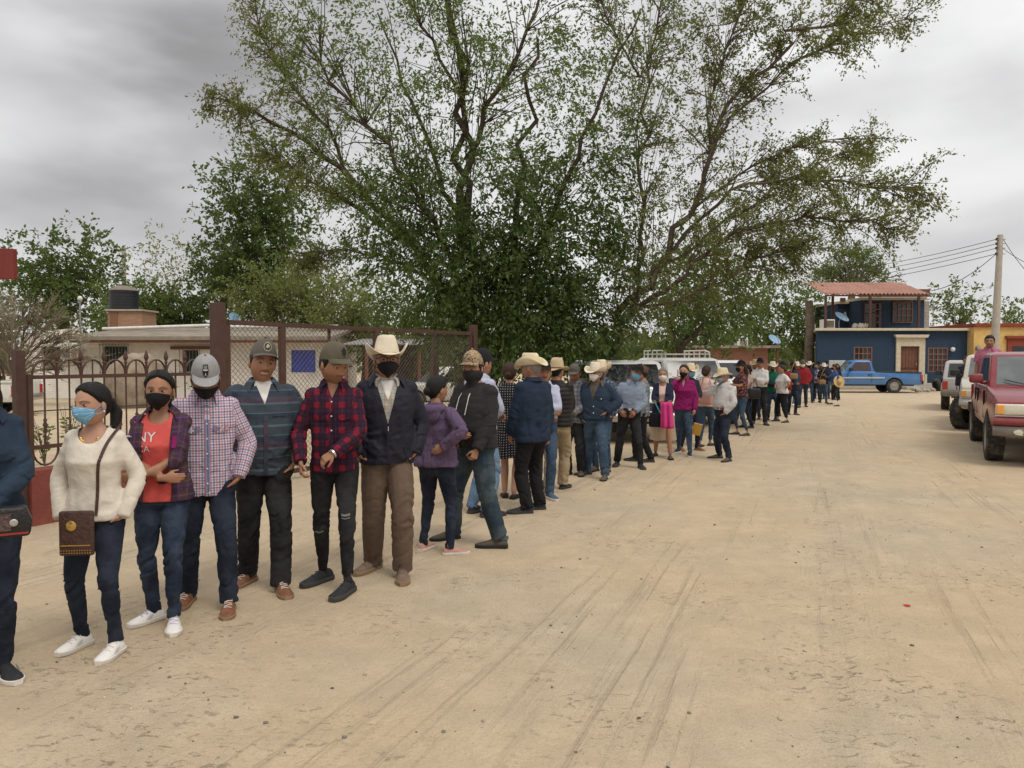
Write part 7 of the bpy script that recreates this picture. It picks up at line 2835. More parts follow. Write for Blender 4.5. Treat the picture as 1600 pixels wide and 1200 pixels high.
def build_mask(P, sp_, mk, to_body, hk, lod, out):
 kind = mk['kind']
 nu, nv = (31, 15) if lod == 0 else (17, 9)
 if kind == 'gaiter':
  n = 40
  az = np.linspace(-math.pi, math.pi, n, endpoint=False)
  rows = []
  for z_, off, f in ((0.000, 0.006, 1), (-0.02, 0.011, 1), (-0.045, 0.014, .9), (-0.075, 0.013, .6), (-0.10, 0.016, .2)):
   zz = z_ - 0.012 * (1 - np.cos(az)) / 2
   e = head_surf(az, zz / 0.118, 0.0)
   nn = e * np.array([1, 1, 0])
   nn /= np.linalg.norm(nn, axis=1)[:, None]
   e = e + nn * (off + 0.016 * f * np.exp(-(az / 0.35) ** 2))[:, None]
   rows.append(e)
  for z_, r_ in ((-0.125, 0.078), (-0.16, 0.074), (-0.20, 0.080)):
   rows.append(np.stack([np.sin(az) * r_, -np.cos(az) * r_ + 0.012, np.full(n, z_)], 1))
  Q = np.stack(rows[::-1], 1)
  B3 = to_body(Q).reshape(Q.shape)
  B3 = B3 + 0.004 * vnoise(B3.reshape(-1, 3) * np.array([20, 20, 55]), 4).reshape(B3.shape[:2])[..., None] * np.array([1, -1, 0])
  V_, F_ = solid_grid(B3, 0.003, True)
  link('neck_gaiter', vf_mesh('neck_gaiter', V_, F_, mk['mat'], V_), P)
  return
 u = np.linspace(-1, 1, nu)
 v = np.linspace(0, 1, nv)
 Q = np.zeros((nu, nv, 3))
 wid = R(mk.get('wid', 62))
 top, bot = mk.get('top', -0.004), mk.get('bot', -0.114)
 for i, uu in enumerate(u):
  a = uu * wid
  e_ = abs(uu)
  zt_ = top - 0.016 * e_ ** 2 + 0.004 * (1 - e_) ** 2
  zb_ = bot + 0.062 * e_ ** 1.8
  for j, vv in enumerate(v):
   z = zb_ + (zt_ - zb_) * vv
   e = head_surf(np.array([a]), np.array([max(-.93, z / 0.118)]), 0.0)[0]
   nn = e * np.array([1, 1, 0.0])
   nn /= np.linalg.norm(nn)
   off = 0.006 + 0.021 * math.exp(-(a / 0.42) ** 2) * math.exp(-((vv - 0.62) / 0.42) ** 2) + 0.006 * (1 - e_ ** 2)
   if vv < 0.2 and e_ < 0.6:
    off -= 0.010 * (0.2 - vv) / 0.2
   pl_ = 0.0022 * math.sin(vv * math.pi * 8) if mk.get('pleat') else 0.0
   p = e + nn * (off + pl_)
   p[2] = z
   Q[i, j] = p
 V_, F_ = solid_grid(to_body(Q).reshape(Q.shape), -0.002 * hk)
 uvw = np.concatenate([np.stack([np.repeat(u, nv), np.tile(v, nu), 0 * np.repeat(u, nv)], 1)] * 2)
 mo = link('face_mask', vf_mesh('face_mask', V_, F_, mk['mat'], uvw), P)
 if lod < 2:
  st = MB()
  for s_ in (-1, 1):
   i = nu - 1 if s_ > 0 else 0
   st = MB()
   p0, p1 = Q[i, nv - 2], Q[i, 2]
   st.tube([tuple(q) for q in to_body(np.array([p0, (s_ * 0.079, -0.02, p0[2] * 0.5 + 0.012), (s_ * 0.083, 0.018, 0.006), (s_ * 0.083, 0.018, -0.02), (s_ * 0.079, -0.02, p1[2] * 0.5 - 0.02), p1]))], 0.0022 * hk, 4)
   link('ear_loop', st.mesh('ear_loop', mk['mat'], True), mo)


def conform(out, pts, width, mat_, name, parent=None, off=0.005, bvh='bvh', n=None, rnd=False, th=0.003):
 """ribbon that follows the front (or back) of a garment through (x, z) points in the person's own frame"""
 k = out['k']
 P_ = spline([(x, 0, z) for x, z in pts], n or max(8, 4 * len(pts)))
 L, Rr = [], []
 tan = np.gradient(P_, axis=0)
 for p, t_ in zip(P_, tan):
  t_ = t_ / (np.linalg.norm(t_) + 1e-9)
  sd = np.array([-t_[2], 0, t_[0]])
  row = []
  for s in (-1, 1):
   q = p + sd * s * width / 2
   hit = out[bvh].ray_cast(Vector((q[0], -1.5, q[2])), Vector((0, 1, 0)))
   y = hit[0].y if hit[0] else (row[-1][1] + off if row else (L[-1][1] + off if L else 0))
   row.append((q[0], y - off, q[2]))
  L.append(row[0])
  Rr.append(row[1])
 G = np.stack([np.array(L), np.array(Rr)], 1)
 # smooth the depth along the ribbon
 raw = G[:, :, 1].copy()
 for _ in range(4):
  G[1:-1, :, 1] = np.minimum(raw[1:-1], G[1:-1, :, 1])
  G[1:-1, :, 1] = 0.5 * G[1:-1, :, 1] + 0.25 * (G[:-2, :, 1] + G[2:, :, 1])
 G[:, :, 1] = np.minimum(G[:, :, 1], raw) - 0.001
 V_, F_ = solid_grid(G, th)
 return link(name, vf_mesh(name, V_, F_, mat_, V_, True, 40), parent or out['shirt'])


def front_y(out, x, z, bvh='bvh'):
 hit = out[bvh].ray_cast(Vector((x, -1.5, z)), Vector((0, 1, 0)))
 return hit[0].y if hit[0] else -0.15


def buttons(out, pts, r, m, bvh='bvh'):
 for x, z in pts:
  y = front_y(out, x, z, bvh)
  link('button', MB().lathe([(r, 0), (r, 0.003), (r * .6, 0.004)], 10, (x, y - 0.006, z), rot=Matrix.Rotation(R(90), 3, 'X')).mesh('button', m), out['shirt'] if bvh == 'bvh' else out['inner'])


def to_world(out, p):
 M = Matrix.Translation(out['base']) @ Matrix.Rotation(out['yaw'], 4, 'Z')
 return M @ Vector(p)

# ================================================================== the queue
def N(*c):
 return tuple(c) + (1,)


DEN_DK = denim('dark_denim', N(0.010, 0.014, 0.026), N(0.034, 0.044, 0.066), 0.55)
DEN_NV = denim('navy_denim', N(0.014, 0.022, 0.042), N(0.052, 0.072, 0.108), 0.6)
DEN_MID = denim('mid_denim', N(0.030, 0.054, 0.092), N(0.068, 0.102, 0.145), 0.6)
DEN_LT = denim('light_denim', N(0.10, 0.17, 0.27), N(0.17, 0.25, 0.34), 0.6)
DEN_GRN = denim('worn_denim', N(0.026, 0.042, 0.058), N(0.085, 0.105, 0.11), 0.6)
DEN_BLK = denim('black_denim', N(0.012, 0.012, 0.013), N(0.036, 0.036, 0.036), 0.55)
DEN_JK = denim('denim_jacket', N(0.017, 0.030, 0.052), N(0.030, 0.050, 0.078), 0.5)
DEN_SH = denim('denim_shirt', N(0.015, 0.026, 0.048), N(0.022, 0.036, 0.062), 0.3)
C_BLACK = cloth('black', N(0.010, 0.010, 0.011))
C_CHAR = cloth('charcoal_knit', N(0.026, 0.024, 0.025), None, 0.95, 300)
C_TAUPE = cloth('taupe_wool', N(0.115, 0.078, 0.055), None, 0.85)
C_KHAKI = cloth('khaki', N(0.30, 0.225, 0.14), None, 0.9, fade=N(0.36, 0.28, 0.18))
C_SWEAT = cloth('ivory_knit', N(0.66, 0.60, 0.51), lambda t, u, v, b: t.mix(t.math('MULTIPLY', stripe(t, u, 0.006, 0.4), 0.10), b, N(0.42, 0.37, 0.30)), 0.95, 260, bump=0.3)
C_PURP = cloth('purple_fleece', N(0.090, 0.058, 0.108), lambda t, u, v, b: t.mix(t.math('MULTIPLY', t.mapr(t.noise(t.coord('Object'), 160, 3), 0.45, 0.65), 0.5), b, N(0.20, 0.145, 0.225)), 0.97, 300)
C_NAVYJ = cloth('navy_nylon', N(0.012, 0.012, 0.022), None, 0.62, 900)
C_RED = cloth('coral_red', N(0.58, 0.090, 0.080))
C_WHITE = cloth('white_cotton', N(0.66, 0.64, 0.61))
C_LBLUE = cloth('pale_blue_shirt', N(0.40, 0.42, 0.53))
C_GBLUE = cloth('grey_blue_shirt', N(0.20, 0.235, 0.30), plaid([('u', .012, .4, 0, N(0.27, 0.31, 0.38), .5), ('v', .012, .4, 0, N(0.16, 0.2, 0.27), .4)]))
C_WSHIRT = cloth('off_white_shirt', N(0.50, 0.48, 0.46), plaid([('u', .02, .3, 0, N(0.40, 0.39, 0.40), .5)]))
C_MAG = cloth('magenta', N(0.215, 0.010, 0.095))
C_NAVYC = cloth('navy_cardigan', N(0.018, 0.019, 0.045))
C_PINKT = cloth('pale_pink', N(0.60, 0.42, 0.36))
C_SKIRT = cloth('beige_skirt', N(0.42, 0.315, 0.22), plaid([('u', .03, .3, 0, N(0.33, 0.24, 0.165), .5), ('v', .05, .2, 0, N(0.33, 0.24, 0.165), .4)]))
C_DOTS = cloth('dotted_black', N(0.012, 0.012, 0.013), lambda t, u, v, b: t.mix(t.math('MULTIPLY', stripe(t, u, .03, .3), stripe(t, v, .03, .3)), b, N(0.4, 0.4, 0.4)))
C_CHECK = cloth('red_blue_check', N(0.60, 0.57, 0.60), plaid([('u', .036, .27, 0, N(0.07, 0.08, 0.21), .70), ('v', .036, .27, 0, N(0.07, 0.08, 0.21), .70), ('u', .036, .27, .5, N(0.32, 0.07, 0.12), .55), ('v', .036, .27, .5, N(0.32, 0.07, 0.12), .55)]))
C_PLUM = cloth('plum_plaid', N(0.060, 0.034, 0.036), plaid([('u', .085, .45, 0, N(0.040, 0.018, 0.040), .6), ('v', .085, .45, 0, N(0.040, 0.018, 0.040), .6), ('u', .085, .07, .55, N(0.10, 0.035, 0.17), .7), ('v', .085, .07, .55, N(0.10, 0.035, 0.17), .7), ('u', .0425, .05, .2, N(0.16, 0.075, 0.06), .6), ('v', .085, .05, .2, N(0.16, 0.075, 0.06), .6)]))
C_FLAN = cloth('red_black_flannel', N(0.20, 0.008, 0.020), plaid([('u', .092, .56, 0, N(0.013, 0.009, 0.022), .87), ('v', .092, .56, 0, N(0.013, 0.009, 0.022), .87), ('u', .092, .06, .72, N(0.05, 0.012, 0.03), .7), ('v', .092, .06, .72, N(0.05, 0.012, 0.03), .7), ('u', .092, .06, .22, N(0.10, 0.02, 0.05), .7)]))
C_STRIPE = cloth('slate_stripe', N(0.042, 0.055, 0.068), plaid([('v', .16, .28, .1, N(0.030, 0.038, 0.060), .8), ('v', .16, .10, .45, N(0.085, 0.13, 0.17), .8), ('v', .32, .12, .7, N(0.085, 0.035, 0.06), .5), ('v', .16, .04, .85, N(0.10, 0.15, 0.19), .6)]))
C_TARTAN = cloth('pale_tartan', N(0.42, 0.385, 0.31), plaid([('u', .05, .3, 0, N(0.22, 0.30, 0.34), .6), ('v', .05, .3, 0, N(0.22, 0.30, 0.34), .6), ('u', .05, .12, .55, N(0.36, 0.16, 0.09), .7), ('v', .05, .12, .55, N(0.36, 0.16, 0.09), .7)]))
C_GPLAID = cloth('grey_plaid', N(0.21, 0.215, 0.235), plaid([('u', .06, .4, 0, N(0.075, 0.08, 0.10), .6), ('v', .06, .4, 0, N(0.075, 0.08, 0.10), .6)]))
C_BPLAID = cloth('dark_blue_plaid', N(0.05, 0.075, 0.12), plaid([('u', .05, .4, 0, N(0.25, 0.28, 0.32), .5), ('v', .05, .4, 0, N(0.02, 0.03, 0.05), .6)]))
C_FLORAL = cloth('floral_dark', N(0.03, 0.022, 0.028), lambda t, u, v, b: t.mix(t.mapr(t.noise(t.coord('Object'), 26, 2), .52, .58), b, N(0.36, 0.12, 0.10)))
C_PATT = cloth('blue_patterned', N(0.07, 0.09, 0.17), lambda t, u, v, b: t.mix(t.mapr(t.noise(t.coord('Object'), 20, 2), .50, .56), b, N(0.40, 0.28, 0.30)))
C_GREEN = cloth('green_vest', N(0.012, 0.115, 0.070), plaid([('v', .5, .08, .1, N(0.45, 0.5, 0.55), .9)]))
C_REDSH = cloth('red_shirt', N(0.24, 0.018, 0.020))
C_BLUET = cloth('royal_blue', N(0.045, 0.085, 0.21))
C_ROSE = cloth('rose_polo', N(0.40, 0.135, 0.20))
C_VEST = cloth('black_puffer', N(0.016, 0.013, 0.012), None, 0.55, 700)
C_DKBL = cloth('navy_dark_jacket', N(0.020, 0.022, 0.032))
C_HOTP = cloth('hot_pink_cloth', N(0.62, 0.055, 0.23))
C_MASKK = cloth('black_mask', N(0.010, 0.010, 0.011))
C_MASKW = cloth('white_mask', N(0.66, 0.65, 0.61))
C_MASKG = cloth('grey_mask', N(0.085, 0.085, 0.085))
C_MASKB = cloth('blue_mask', N(0.16, 0.40, 0.62), lambda t, u, v, b: t.mix(t.math('MULTIPLY', t.mapr(t.noise(t.scale(t.attr('gc').outputs['Vector'], (3, 12, 1)), 1.0, 3), .52, .64), .8), b, N(0.55, 0.62, 0.68)))
C_MASKB2 = cloth('plain_blue_mask', N(0.17, 0.38, 0.52))
C_STRAW = cloth('cream_straw', N(0.66, 0.56, 0.37), None, 0.75, 260)
C_FELT = cloth('ivory_felt', N(0.66, 0.58, 0.44), None, 0.8)
C_TANH = cloth('tan_straw', N(0.47, 0.36, 0.22), None, 0.75, 260)
C_WHAT = cloth('white_straw', N(0.70, 0.64, 0.52), None, 0.75, 260)
C_GCAP = cloth('heather_grey_cap', N(0.27, 0.265, 0.265), lambda t, u, v, b: t.mix(t.math('MULTIPLY', t.mapr(t.noise(t.coord('Object'), 140, 3), .45, .6), .35), b, N(0.42, 0.41, 0.4)))
C_OCAP = cloth('olive_cap', N(0.105, 0.092, 0.062))
C_KCAP = cloth('black_cap', N(0.012, 0.012, 0.014))
C_CAMO = cloth('camo_cap', N(0.34, 0.25, 0.15), lambda t, u, v, b: t.mix(t.mapr(t.noise(t.coord('Object'), 38, 2, 0.5, 1.5), .50, .55), b, N(0.10, 0.075, 0.05)))
C_OCAP2 = cloth('grey_olive_cap', N(0.10, 0.09, 0.075))
L_BROWN = mat('brown_leather', (0.19, 0.075, 0.032, 1), 0.55, 0, 0.25, 20, 0.2, 60, dirt=(0.3, 0.22, 0.15, 1), dirt_amt=0.3)
L_TAUPE = mat('taupe_suede', (0.17, 0.115, 0.08, 1), 0.9, 0, 0.25, 20, 0.2, 60)
L_BLACK = mat('black_shoe', (0.018, 0.018, 0.020, 1), 0.7, 0, 0.3, 30, 0.3, 120)
L_DUST = mat('dusty_boot', (0.085, 0.066, 0.05, 1), 0.9, 0, 0.3, 20, 0.3, 60)
L_WHITE = mat('white_leather', (0.70, 0.68, 0.64, 1), 0.5, 0, 0.06, 12, 0.1, 60)
L_PINKS = mat('pink_trainer', (0.46, 0.25, 0.21, 1), 0.8, 0, 0.2, 20)
SOLE_W = mat('white_sole', (0.64, 0.60, 0.53, 1), 0.7, 0, 0.1, 20)
SOLE_B = mat('black_sole', (0.02, 0.02, 0.02, 1), 0.8)
SOLE_T = mat('tan_sole', (0.26, 0.17, 0.10, 1), 0.8)
M_LACE = mat('pale_lace', (0.62, 0.57, 0.52, 1), 0.9)
M_LACEP = mat('lilac_lace', (0.45, 0.38, 0.52, 1), 0.9)
M_BELT = mat('brown_belt', (0.15, 0.062, 0.03, 1), 0.6)
M_BELTK = mat('black_belt', (0.014, 0.013, 0.013, 1), 0.5)
M_GOLD = mat('gold_metal', (0.60, 0.38, 0.12, 1), 0.3, 0.9)
M_LOGOK = mat('logo_black', (0.012, 0.012, 0.014, 1), 0.8)
M_LOGOW = mat('logo_white', (0.6, 0.6, 0.6, 1), 0.8)
M_LOGOT = mat('logo_tan', (0.36, 0.31, 0.22, 1), 0.8)
M_PEARL = mat('pearl_snap', (0.6, 0.6, 0.6, 1), 0.3)

SNK_W = dict(mat=L_WHITE, sole=SOLE_W, laces=M_LACE, patch=mat('white_star_patch', (0.55, 0.53, 0.5, 1)))
SH_BR = dict(mat=L_BROWN, sole=SOLE_T, laces=M_LACE, sole_h=.024)
SH_BK = dict(mat=L_BLACK, sole=mat('dark_grey_sole', (0.05, 0.048, 0.045, 1), .8), sole_h=.03, laces=mat('dark_lace', (0.04, 0.04, 0.04, 1)))
SH_BT = dict(mat=L_DUST, sole=SOLE_B)
SH_TP = dict(mat=L_TAUPE, sole=SOLE_T, laces=L_TAUPE)
SH_SD = dict(mat=mat('sandal', (0.07, 0.05, 0.04, 1), 0.7), sole=SOLE_B, h=0.75)


def vneck(zb, slope, w0=0.0, xc=0.0):
 return lambda x, z: max(abs(x - xc) - w0 - (z - zb) * slope, zb - z)


def scoop(zc, rx, rz):
 return lambda x, z: (math.hypot(x / rx, (z - zc) / rz) - 1.0) * rx if z < zc else abs(x) - rx


def mk(kind='mask', m=None, **kw):
 return dict(kind=kind, mat=m or C_MASKK, **kw)


def cap(m, **kw):
 return dict(kind='cap', mat=m, **kw)


def cow(m, **kw):
 return dict(kind='cowboy', mat=m, **kw)


shield = [(-.23, .100), (.23, .100), (.23, .080), (.15, .068), (0, .062), (-.15, .068), (-.23, .080)]
lines_w = [([(-.06, .068), (0, .078), (.06, .068), (.035, .067), (0, .072), (-.035, .067)], M_LOGOW, .008), ([(-.18, .083), (.18, .083), (.18, .086), (-.18, .086)], M_LOGOW, .0078), ([(.02, .089), (.14, .089), (.14, .097), (.02, .097)], mat('logo_grey', (0.2, 0.2, 0.2, 1)), .0078), ([(-.15, .089), (-.02, .092), (-.02, .097), (-.15, .097)], mat('logo_grey', (0.2, 0.2, 0.2, 1)), .0078)]
oval = [(0.34 * math.cos(a), .083 + .016 * math.sin(a)) for a in np.linspace(0, 2 * math.pi, 18, endpoint=False)]
oval2 = [(0.28 * math.cos(a), .083 + .0125 * math.sin(a)) for a in np.linspace(0, 2 * math.pi, 18, endpoint=False)]
bird = [(a_, z_ + .010) for a_, z_ in ((-.20, .068), (-.10, .076), (-.02, .082), (.08, .080), (.20, .074), (.10, .072), (.14, .066), (.02, .070), (-.04, .063), (-.08, .069))]
foxh = [(a_ * 1.25, z_ + .006) for a_, z_ in ((-.24, .084), (-.13, .084), (-.06, .092), (.06, .092), (.13, .084), (.24, .084), (.15, .075), (.16, .069), (.05, .068), (0, .058), (-.05, .068), (-.16, .069), (-.15, .075))]

Q = []
# ---- nearest people, with the garments' details added afterwards
Q.append(dict(id='denim_woman', label='woman in dark denim jacket and glasses with hands clasped over studded black bag', sex='f', feet=[(-46, 1062), (6, 1056)], top=566, yaw=-6, hyaw=12, w=1.05, head_s=1.0,
   armR='clasp', armL='clasp', glasses=True, hair='long', mask=mk(), skin='tan', footyaw=(-10, 25),
   shirt=dict(name='jacket', mat=DEN_JK, hem=.50, loose=0.02, collar=dict(mat=DEN_JK, gap=45, out=.02), cut=vneck(.9, .02, .03), inner=dict(mat=C_BLACK, hem=.50, loose=.006, sleeve='none')),
   pants=dict(mat=DEN_DK, loose=0.0, taper=.85), shoes=dict(mat=L_BLACK, sole=SOLE_W, patch=M_LOGOW)))
Q.append(dict(id='sweater_woman', label='woman in ivory knit sweater with blue mask and brown crossbody bag', sex='f', feet=[(128, 1009), (181, 1021)], top=600, yaw=-22, hyaw=-48, hpitch=3, w=.95,
   armR='pocket', armL='pocket', hair='ponytail', mask=mk(m=C_MASKB, pleat=True), skin='light', footyaw=(-24, -10),
   shirt=dict(name='sweater', mat=C_SWEAT, hem=.50, loose=0.016, neck=.845, neck_loose=.006, cut=scoop(1.435, .085, .085), cuff=.03, fold=.5), pants=dict(mat=DEN_DK, taper=.80, loose=.0), shoes=SNK_W))
Q.append(dict(id='plum_woman', label='woman in plum plaid overshirt with arms folded over a red printed shirt', sex='f', feet=[(241, 968), (272, 980)], top=580, yaw=-14, hyaw=-10, hpitch=2, hroll=2, w=1.02,
   armR=('cross_low', (-.06, -.19, 1.03)), armL=('cross_low', (-.10, -.22, 1.04)), hair='ponytail', mask=mk(), skin='tan', footyaw=(-42, 12),
   shirt=dict(name='overshirt', mat=C_PLUM, hem=.50, loose=0.024, collar=dict(mat=C_PLUM, gap=55, out=.02), cut=vneck(.8, .0, .088), inner=dict(name='printed_shirt', mat=C_RED, hem=.50, loose=.012, fold=.6, sleeve='none', cut=scoop(1.43, .07, .055))),
   pants=dict(mat=DEN_NV, taper=.85), shoes=dict(SNK_W, laces=M_LACEP)))
Q.append(dict(id='check_man', label='man in red and blue checked shirt and grey cap looking down', feet=[(294, 938), (358, 951)], top=553, yaw=2, hyaw=0, hpitch=30, w=1.0, head_off=(0.0, -.045), head_drop=.025,
   armR='pocket', armL=('pocket_wide', (.205, -.10, .90)), hair='crop', mask=mk(), hat=cap(C_GCAP, flat=.8, tall=1.3, logo=[(shield, M_LOGOK, .005)] + lines_w), skin='brown', footyaw=(-20, -8),
   shirt=dict(mat=C_CHECK, hem=.455, loose=0.016, collar=dict(mat=C_CHECK, gap=28)), pants=dict(mat=DEN_DK, loose=.006), shoes=SH_BR))
Q.append(dict(id='stripe_man', label='smiling man in short sleeved slate striped shirt and olive cap with oval badge', feet=[(388, 906), (440, 921)], top=536, yaw=6, hyaw=12, hroll=7, hpitch=0, w=1.12, belly=.035, smile=True, moustache=.6, beard=.15, bare_arms=True,
   armR='pocket', armL=('pocket', (.20, -.14, .90)), hair='crop', hat=cap(C_OCAP2, flat=.3, tall=1.2, logo=[(oval, M_LOGOT, .002), (oval2, M_LOGOK, .003), (bird, M_LOGOT, .004)]), skin='tan', footyaw=(-40, 4),
   shirt=dict(mat=C_STRIPE, hem=.475, loose=0.028, sleeve='short', collar=dict(mat=C_STRIPE, gap=42, out=.015), cut=vneck(1.31, .36), inner=dict(mat=C_WHITE, hem=.6, loose=.004, sleeve='none')), pants=dict(mat=DEN_BLK, loose=.012, fold=1.25), shoes=SH_BR))
Q.append(dict(id='flannel_man', label='slim young man in red and black flannel shirt and olive cap looking aside', feet=[(506, 905), (543, 924)], top=540, yaw=-8, hyaw=36, hpitch=14, w=.90, beard=.38, moustache=.55,
   armR=('down_front', (.205, -.17, .93)), armL=('front', (.035, -.24, 1.0)), hair='crop', hat=cap(C_OCAP, flat=.25, tall=1.1, logo=[(foxh, M_LOGOK, .004)]), skin='tan', footyaw=(-38, -22), curlR=.6, handL=(-.8, -.2, -.5),
   shirt=dict(mat=C_FLAN, hem=.485, loose=0.013, collar=dict(mat=C_FLAN, gap=34), cut=vneck(1.36, .42)), pants=dict(mat=DEN_BLK, taper=.82, fold=1.2), shoes=SH_BK))
Q.append(dict(id='felt_hat_man', label='tall man in navy jacket and ivory felt cowboy hat with glasses', feet=[(583, 887), (629, 900)], top=534, yaw=4, hyaw=8, hpitch=-2, w=1.03, glasses=True,
   armR='pocket', armL='pocket', hair='short', hair_col='grey', mask=mk(top=-.010), hat=cow(C_FELT, brim=.10, curl=.085, h=.118, tilt=-7), skin='red', footyaw=(-42, -4),
   shirt=dict(name='jacket', mat=C_NAVYJ, hem=.485, loose=0.032, collar=dict(mat=C_NAVYJ, gap=50, out=.028, h=.05, r=.014), cut=vneck(1.13, .26), fold=1.1, inner=dict(name='plaid_shirt', mat=C_TARTAN, hem=.5, loose=.008, sleeve='none', collar=dict(mat=C_TARTAN, gap=34))),
   pants=dict(mat=C_TAUPE, loose=.022, fold=.9), shoes=SH_TP))
Q.append(dict(id='purple_woman', label='woman seen from behind in purple hooded sweatshirt with hand on her hip', sex='f', feet=[(703, 864), (662, 857)], top=586, yaw=158, hyaw=128, hpitch=6, w=1.10,
   armR='hip_back', armL='belly', hair='bun', skin='tan', footyaw=(-60, -8),
   shirt=dict(name='sweatshirt', mat=C_PURP, hem=.495, loose=0.026, hood=True, fold=1.15), pants=dict(mat=DEN_DK, taper=.78), shoes=dict(mat=L_PINKS, sole=SOLE_W)))
Q.append(dict(id='hoodie_man', label='heavy man in charcoal hooded sweatshirt with grey neck gaiter and camouflage cap', feet=[(706, 840), (780, 853)], top=553, yaw=-42, hyaw=-26, hpitch=4, w=1.24, belly=.05,
   armR='belly', armL=('down_front', (.20, -.20, .90)), hair='crop', mask=mk('gaiter', C_CHAR), hat=cap(C_CAMO, flat=.3, tall=1.1), skin='tan', footyaw=(-25, -50), curlL=.9,
   shirt=dict(name='sweatshirt', mat=C_CHAR, hem=.515, loose=0.026, hood=True, fold=1.1), pants=dict(mat=DEN_GRN, loose=.012, fold=1.1), shoes=SH_BT))
Q.append(dict(id='pale_shirt_man', label='man in pale blue shirt and black cap hidden behind the hooded man', feet=[(762, 806), (740, 800)], top=549, yaw=130, w=1.05, armR='belly', armL='belly', hair='crop', hat=cap(C_KCAP), skin='tan',
   shirt=dict(mat=C_LBLUE, hem=.49, loose=.02, collar=C_LBLUE), pants=dict(mat=DEN_LT, loose=.01), shoes=SH_BK))
Q.append(dict(id='dotted_woman', label='woman in black dotted dress mostly hidden behind the hooded man', sex='f', feet=[(803, 778), (789, 776)], top=566, yaw=170, w=1.05, armR='belly', armL='belly', hair='bun', hair_col='brown', skin='light',
   shirt=dict(name='dress_top', mat=C_DOTS, hem=.52, loose=.012, sleeve='short'), skirt=dict(mat=C_DOTS, hem=.50, flare=1.15), shoes=dict(mat=L_BLACK, sole=SOLE_B, h=.7)))
Q.append(dict(id='denim_shirt_man', label='man in loose dark denim shirt and cream hat with his back turned', feet=[(842, 794), (822, 800)], top=556, yaw=-142, hyaw=-118, hpitch=6, w=1.08, armR='down', armL='down_front', hair='crop', hair_col='grey', hat=cow(C_STRAW, brim=.10, curl=.085, h=.118), skin='red', footyaw=(60, 60),
   shirt=dict(mat=DEN_SH, hem=.455, loose=.036, collar=DEN_SH), pants=dict(mat=C_BLACK, loose=.014, fold=1.3), shoes=SH_BK))
Q.append(dict(id='moustache_man', label='man with moustache and black cap in pale blue shirt with folded arms', feet=[(840, 771), (859, 778)], top=566, yaw=12, hyaw=4, w=1.0, armR='cross_low', armL='cross_top', hair='crop', moustache=1.0, hat=cap(C_KCAP), skin='tan',
   shirt=dict(mat=C_LBLUE, hem=.575, loose=.012, collar=C_LBLUE), pants=dict(mat=DEN_MID, loose=.006, belt=M_BELT), shoes=dict(mat=mat('blue_trainer', (0.06, 0.09, 0.13, 1)), sole=SOLE_W)))
Q.append(dict(id='vest_man', label='man in black quilted vest and tan straw hat facing away', feet=[(880, 763), (858, 768)], top=565, yaw=168, hyaw=150, w=1.12, armR='belly', armL='belly', hair='crop', hat=cow(C_TANH, brim=.088, curl=.03, h=.128, band=M_BELT), skin='tan',
   shirt=dict(name='quilted_vest', mat=C_VEST, hem=.50, loose=.028, puffer=True, fold=.5), pants=dict(mat=C_KHAKI, loose=.016), shoes=SH_BK))
Q.append(dict(id='grey_plaid_man', label='man in grey plaid shirt and olive cap behind the quilted vest', feet=[(888, 741), (908, 742)], top=571, yaw=-15, hpitch=18, w=1.1, armR='belly', armL=('belly', (.05, -.22, 1.0)), hair='crop', moustache=.5, hat=cap(C_OCAP2), skin='brown',
   shirt=dict(mat=C_GPLAID, hem=.48, loose=.022, collar=C_GPLAID), pants=dict(mat=DEN_BLK, loose=.01), shoes=SH_BT))
Q.append(dict(id='grey_mask_man', label='man in dark blue plaid shirt with cream hat and grey mask', feet=[(930, 736), (950, 736)], top=567, yaw=-18, w=1.0, armR='pocket', armL='pocket', hair='crop', mask=mk(m=C_MASKG), hat=cow(C_STRAW, brim=.095, curl=.10), skin='tan',
   shirt=dict(mat=C_BPLAID, hem=.48, loose=.018, collar=C_BPLAID), pants=dict(mat=DEN_MID), shoes=SH_BT))
Q.append(dict(id='denim_jacket_man', label='man in denim jacket with brown collar, white mask and ivory hat', feet=[(917, 741), (945, 749)], top=570, yaw=-16, hyaw=-30, w=1.16, armR='pocket', armL=('pocket_wide', (.20, -.10, 1.02)), hair='short', hair_col='grey', mask=mk(m=C_MASKW), hat=cow(C_FELT, brim=.10, curl=.075, h=.115), skin='tan', footyaw=(-45, 5),
   shirt=dict(name='jacket', mat=DEN_JK, hem=.515, loose=.028, collar=dict(mat=L_DUST, gap=48, out=.025, h=.05, r=.012), cut=vneck(1.16, .26), inner=dict(mat=L_DUST, hem=.52, loose=.006, sleeve='none')), pants=dict(mat=DEN_MID, loose=.010, fold=1.2), shoes=SH_BT))
Q.append(dict(id='leaning_man', label='man in grey blue shirt and blue mask tilting his head with thumbs in belt', feet=[(964, 728), (1001, 732)], top=572, yaw=2, hyaw=14, hroll=24, hpitch=4, w=1.10, lean=(.05, 0), head_off=(.045, -.01), armR=('belt', (.15, -.17, .98)), armL=('belt', (.10, -.19, .97)), hair='crop', mask=mk(m=C_MASKB2), hat=cap(C_KCAP), skin='red',
   shirt=dict(mat=C_GBLUE, hem=.565, loose=.018, collar=C_GBLUE), pants=dict(mat=DEN_BLK, loose=.008, belt=M_BELTK), shoes=SH_BK))
Q.append(dict(id='brown_cap_man', label='man with brown cap peeking out behind the leaning man', feet=[(992, 721), (1016, 723)], top=574, yaw=-100, w=.95, armR='down', armL='down', hair='crop', hat=cap(cloth('brown_cap', N(0.10, 0.05, 0.03))), skin='tan', shirt=dict(mat=C_GPLAID, hem=.48, loose=.014), pants=dict(mat=C_BLACK, loose=.008), shoes=SH_BK))
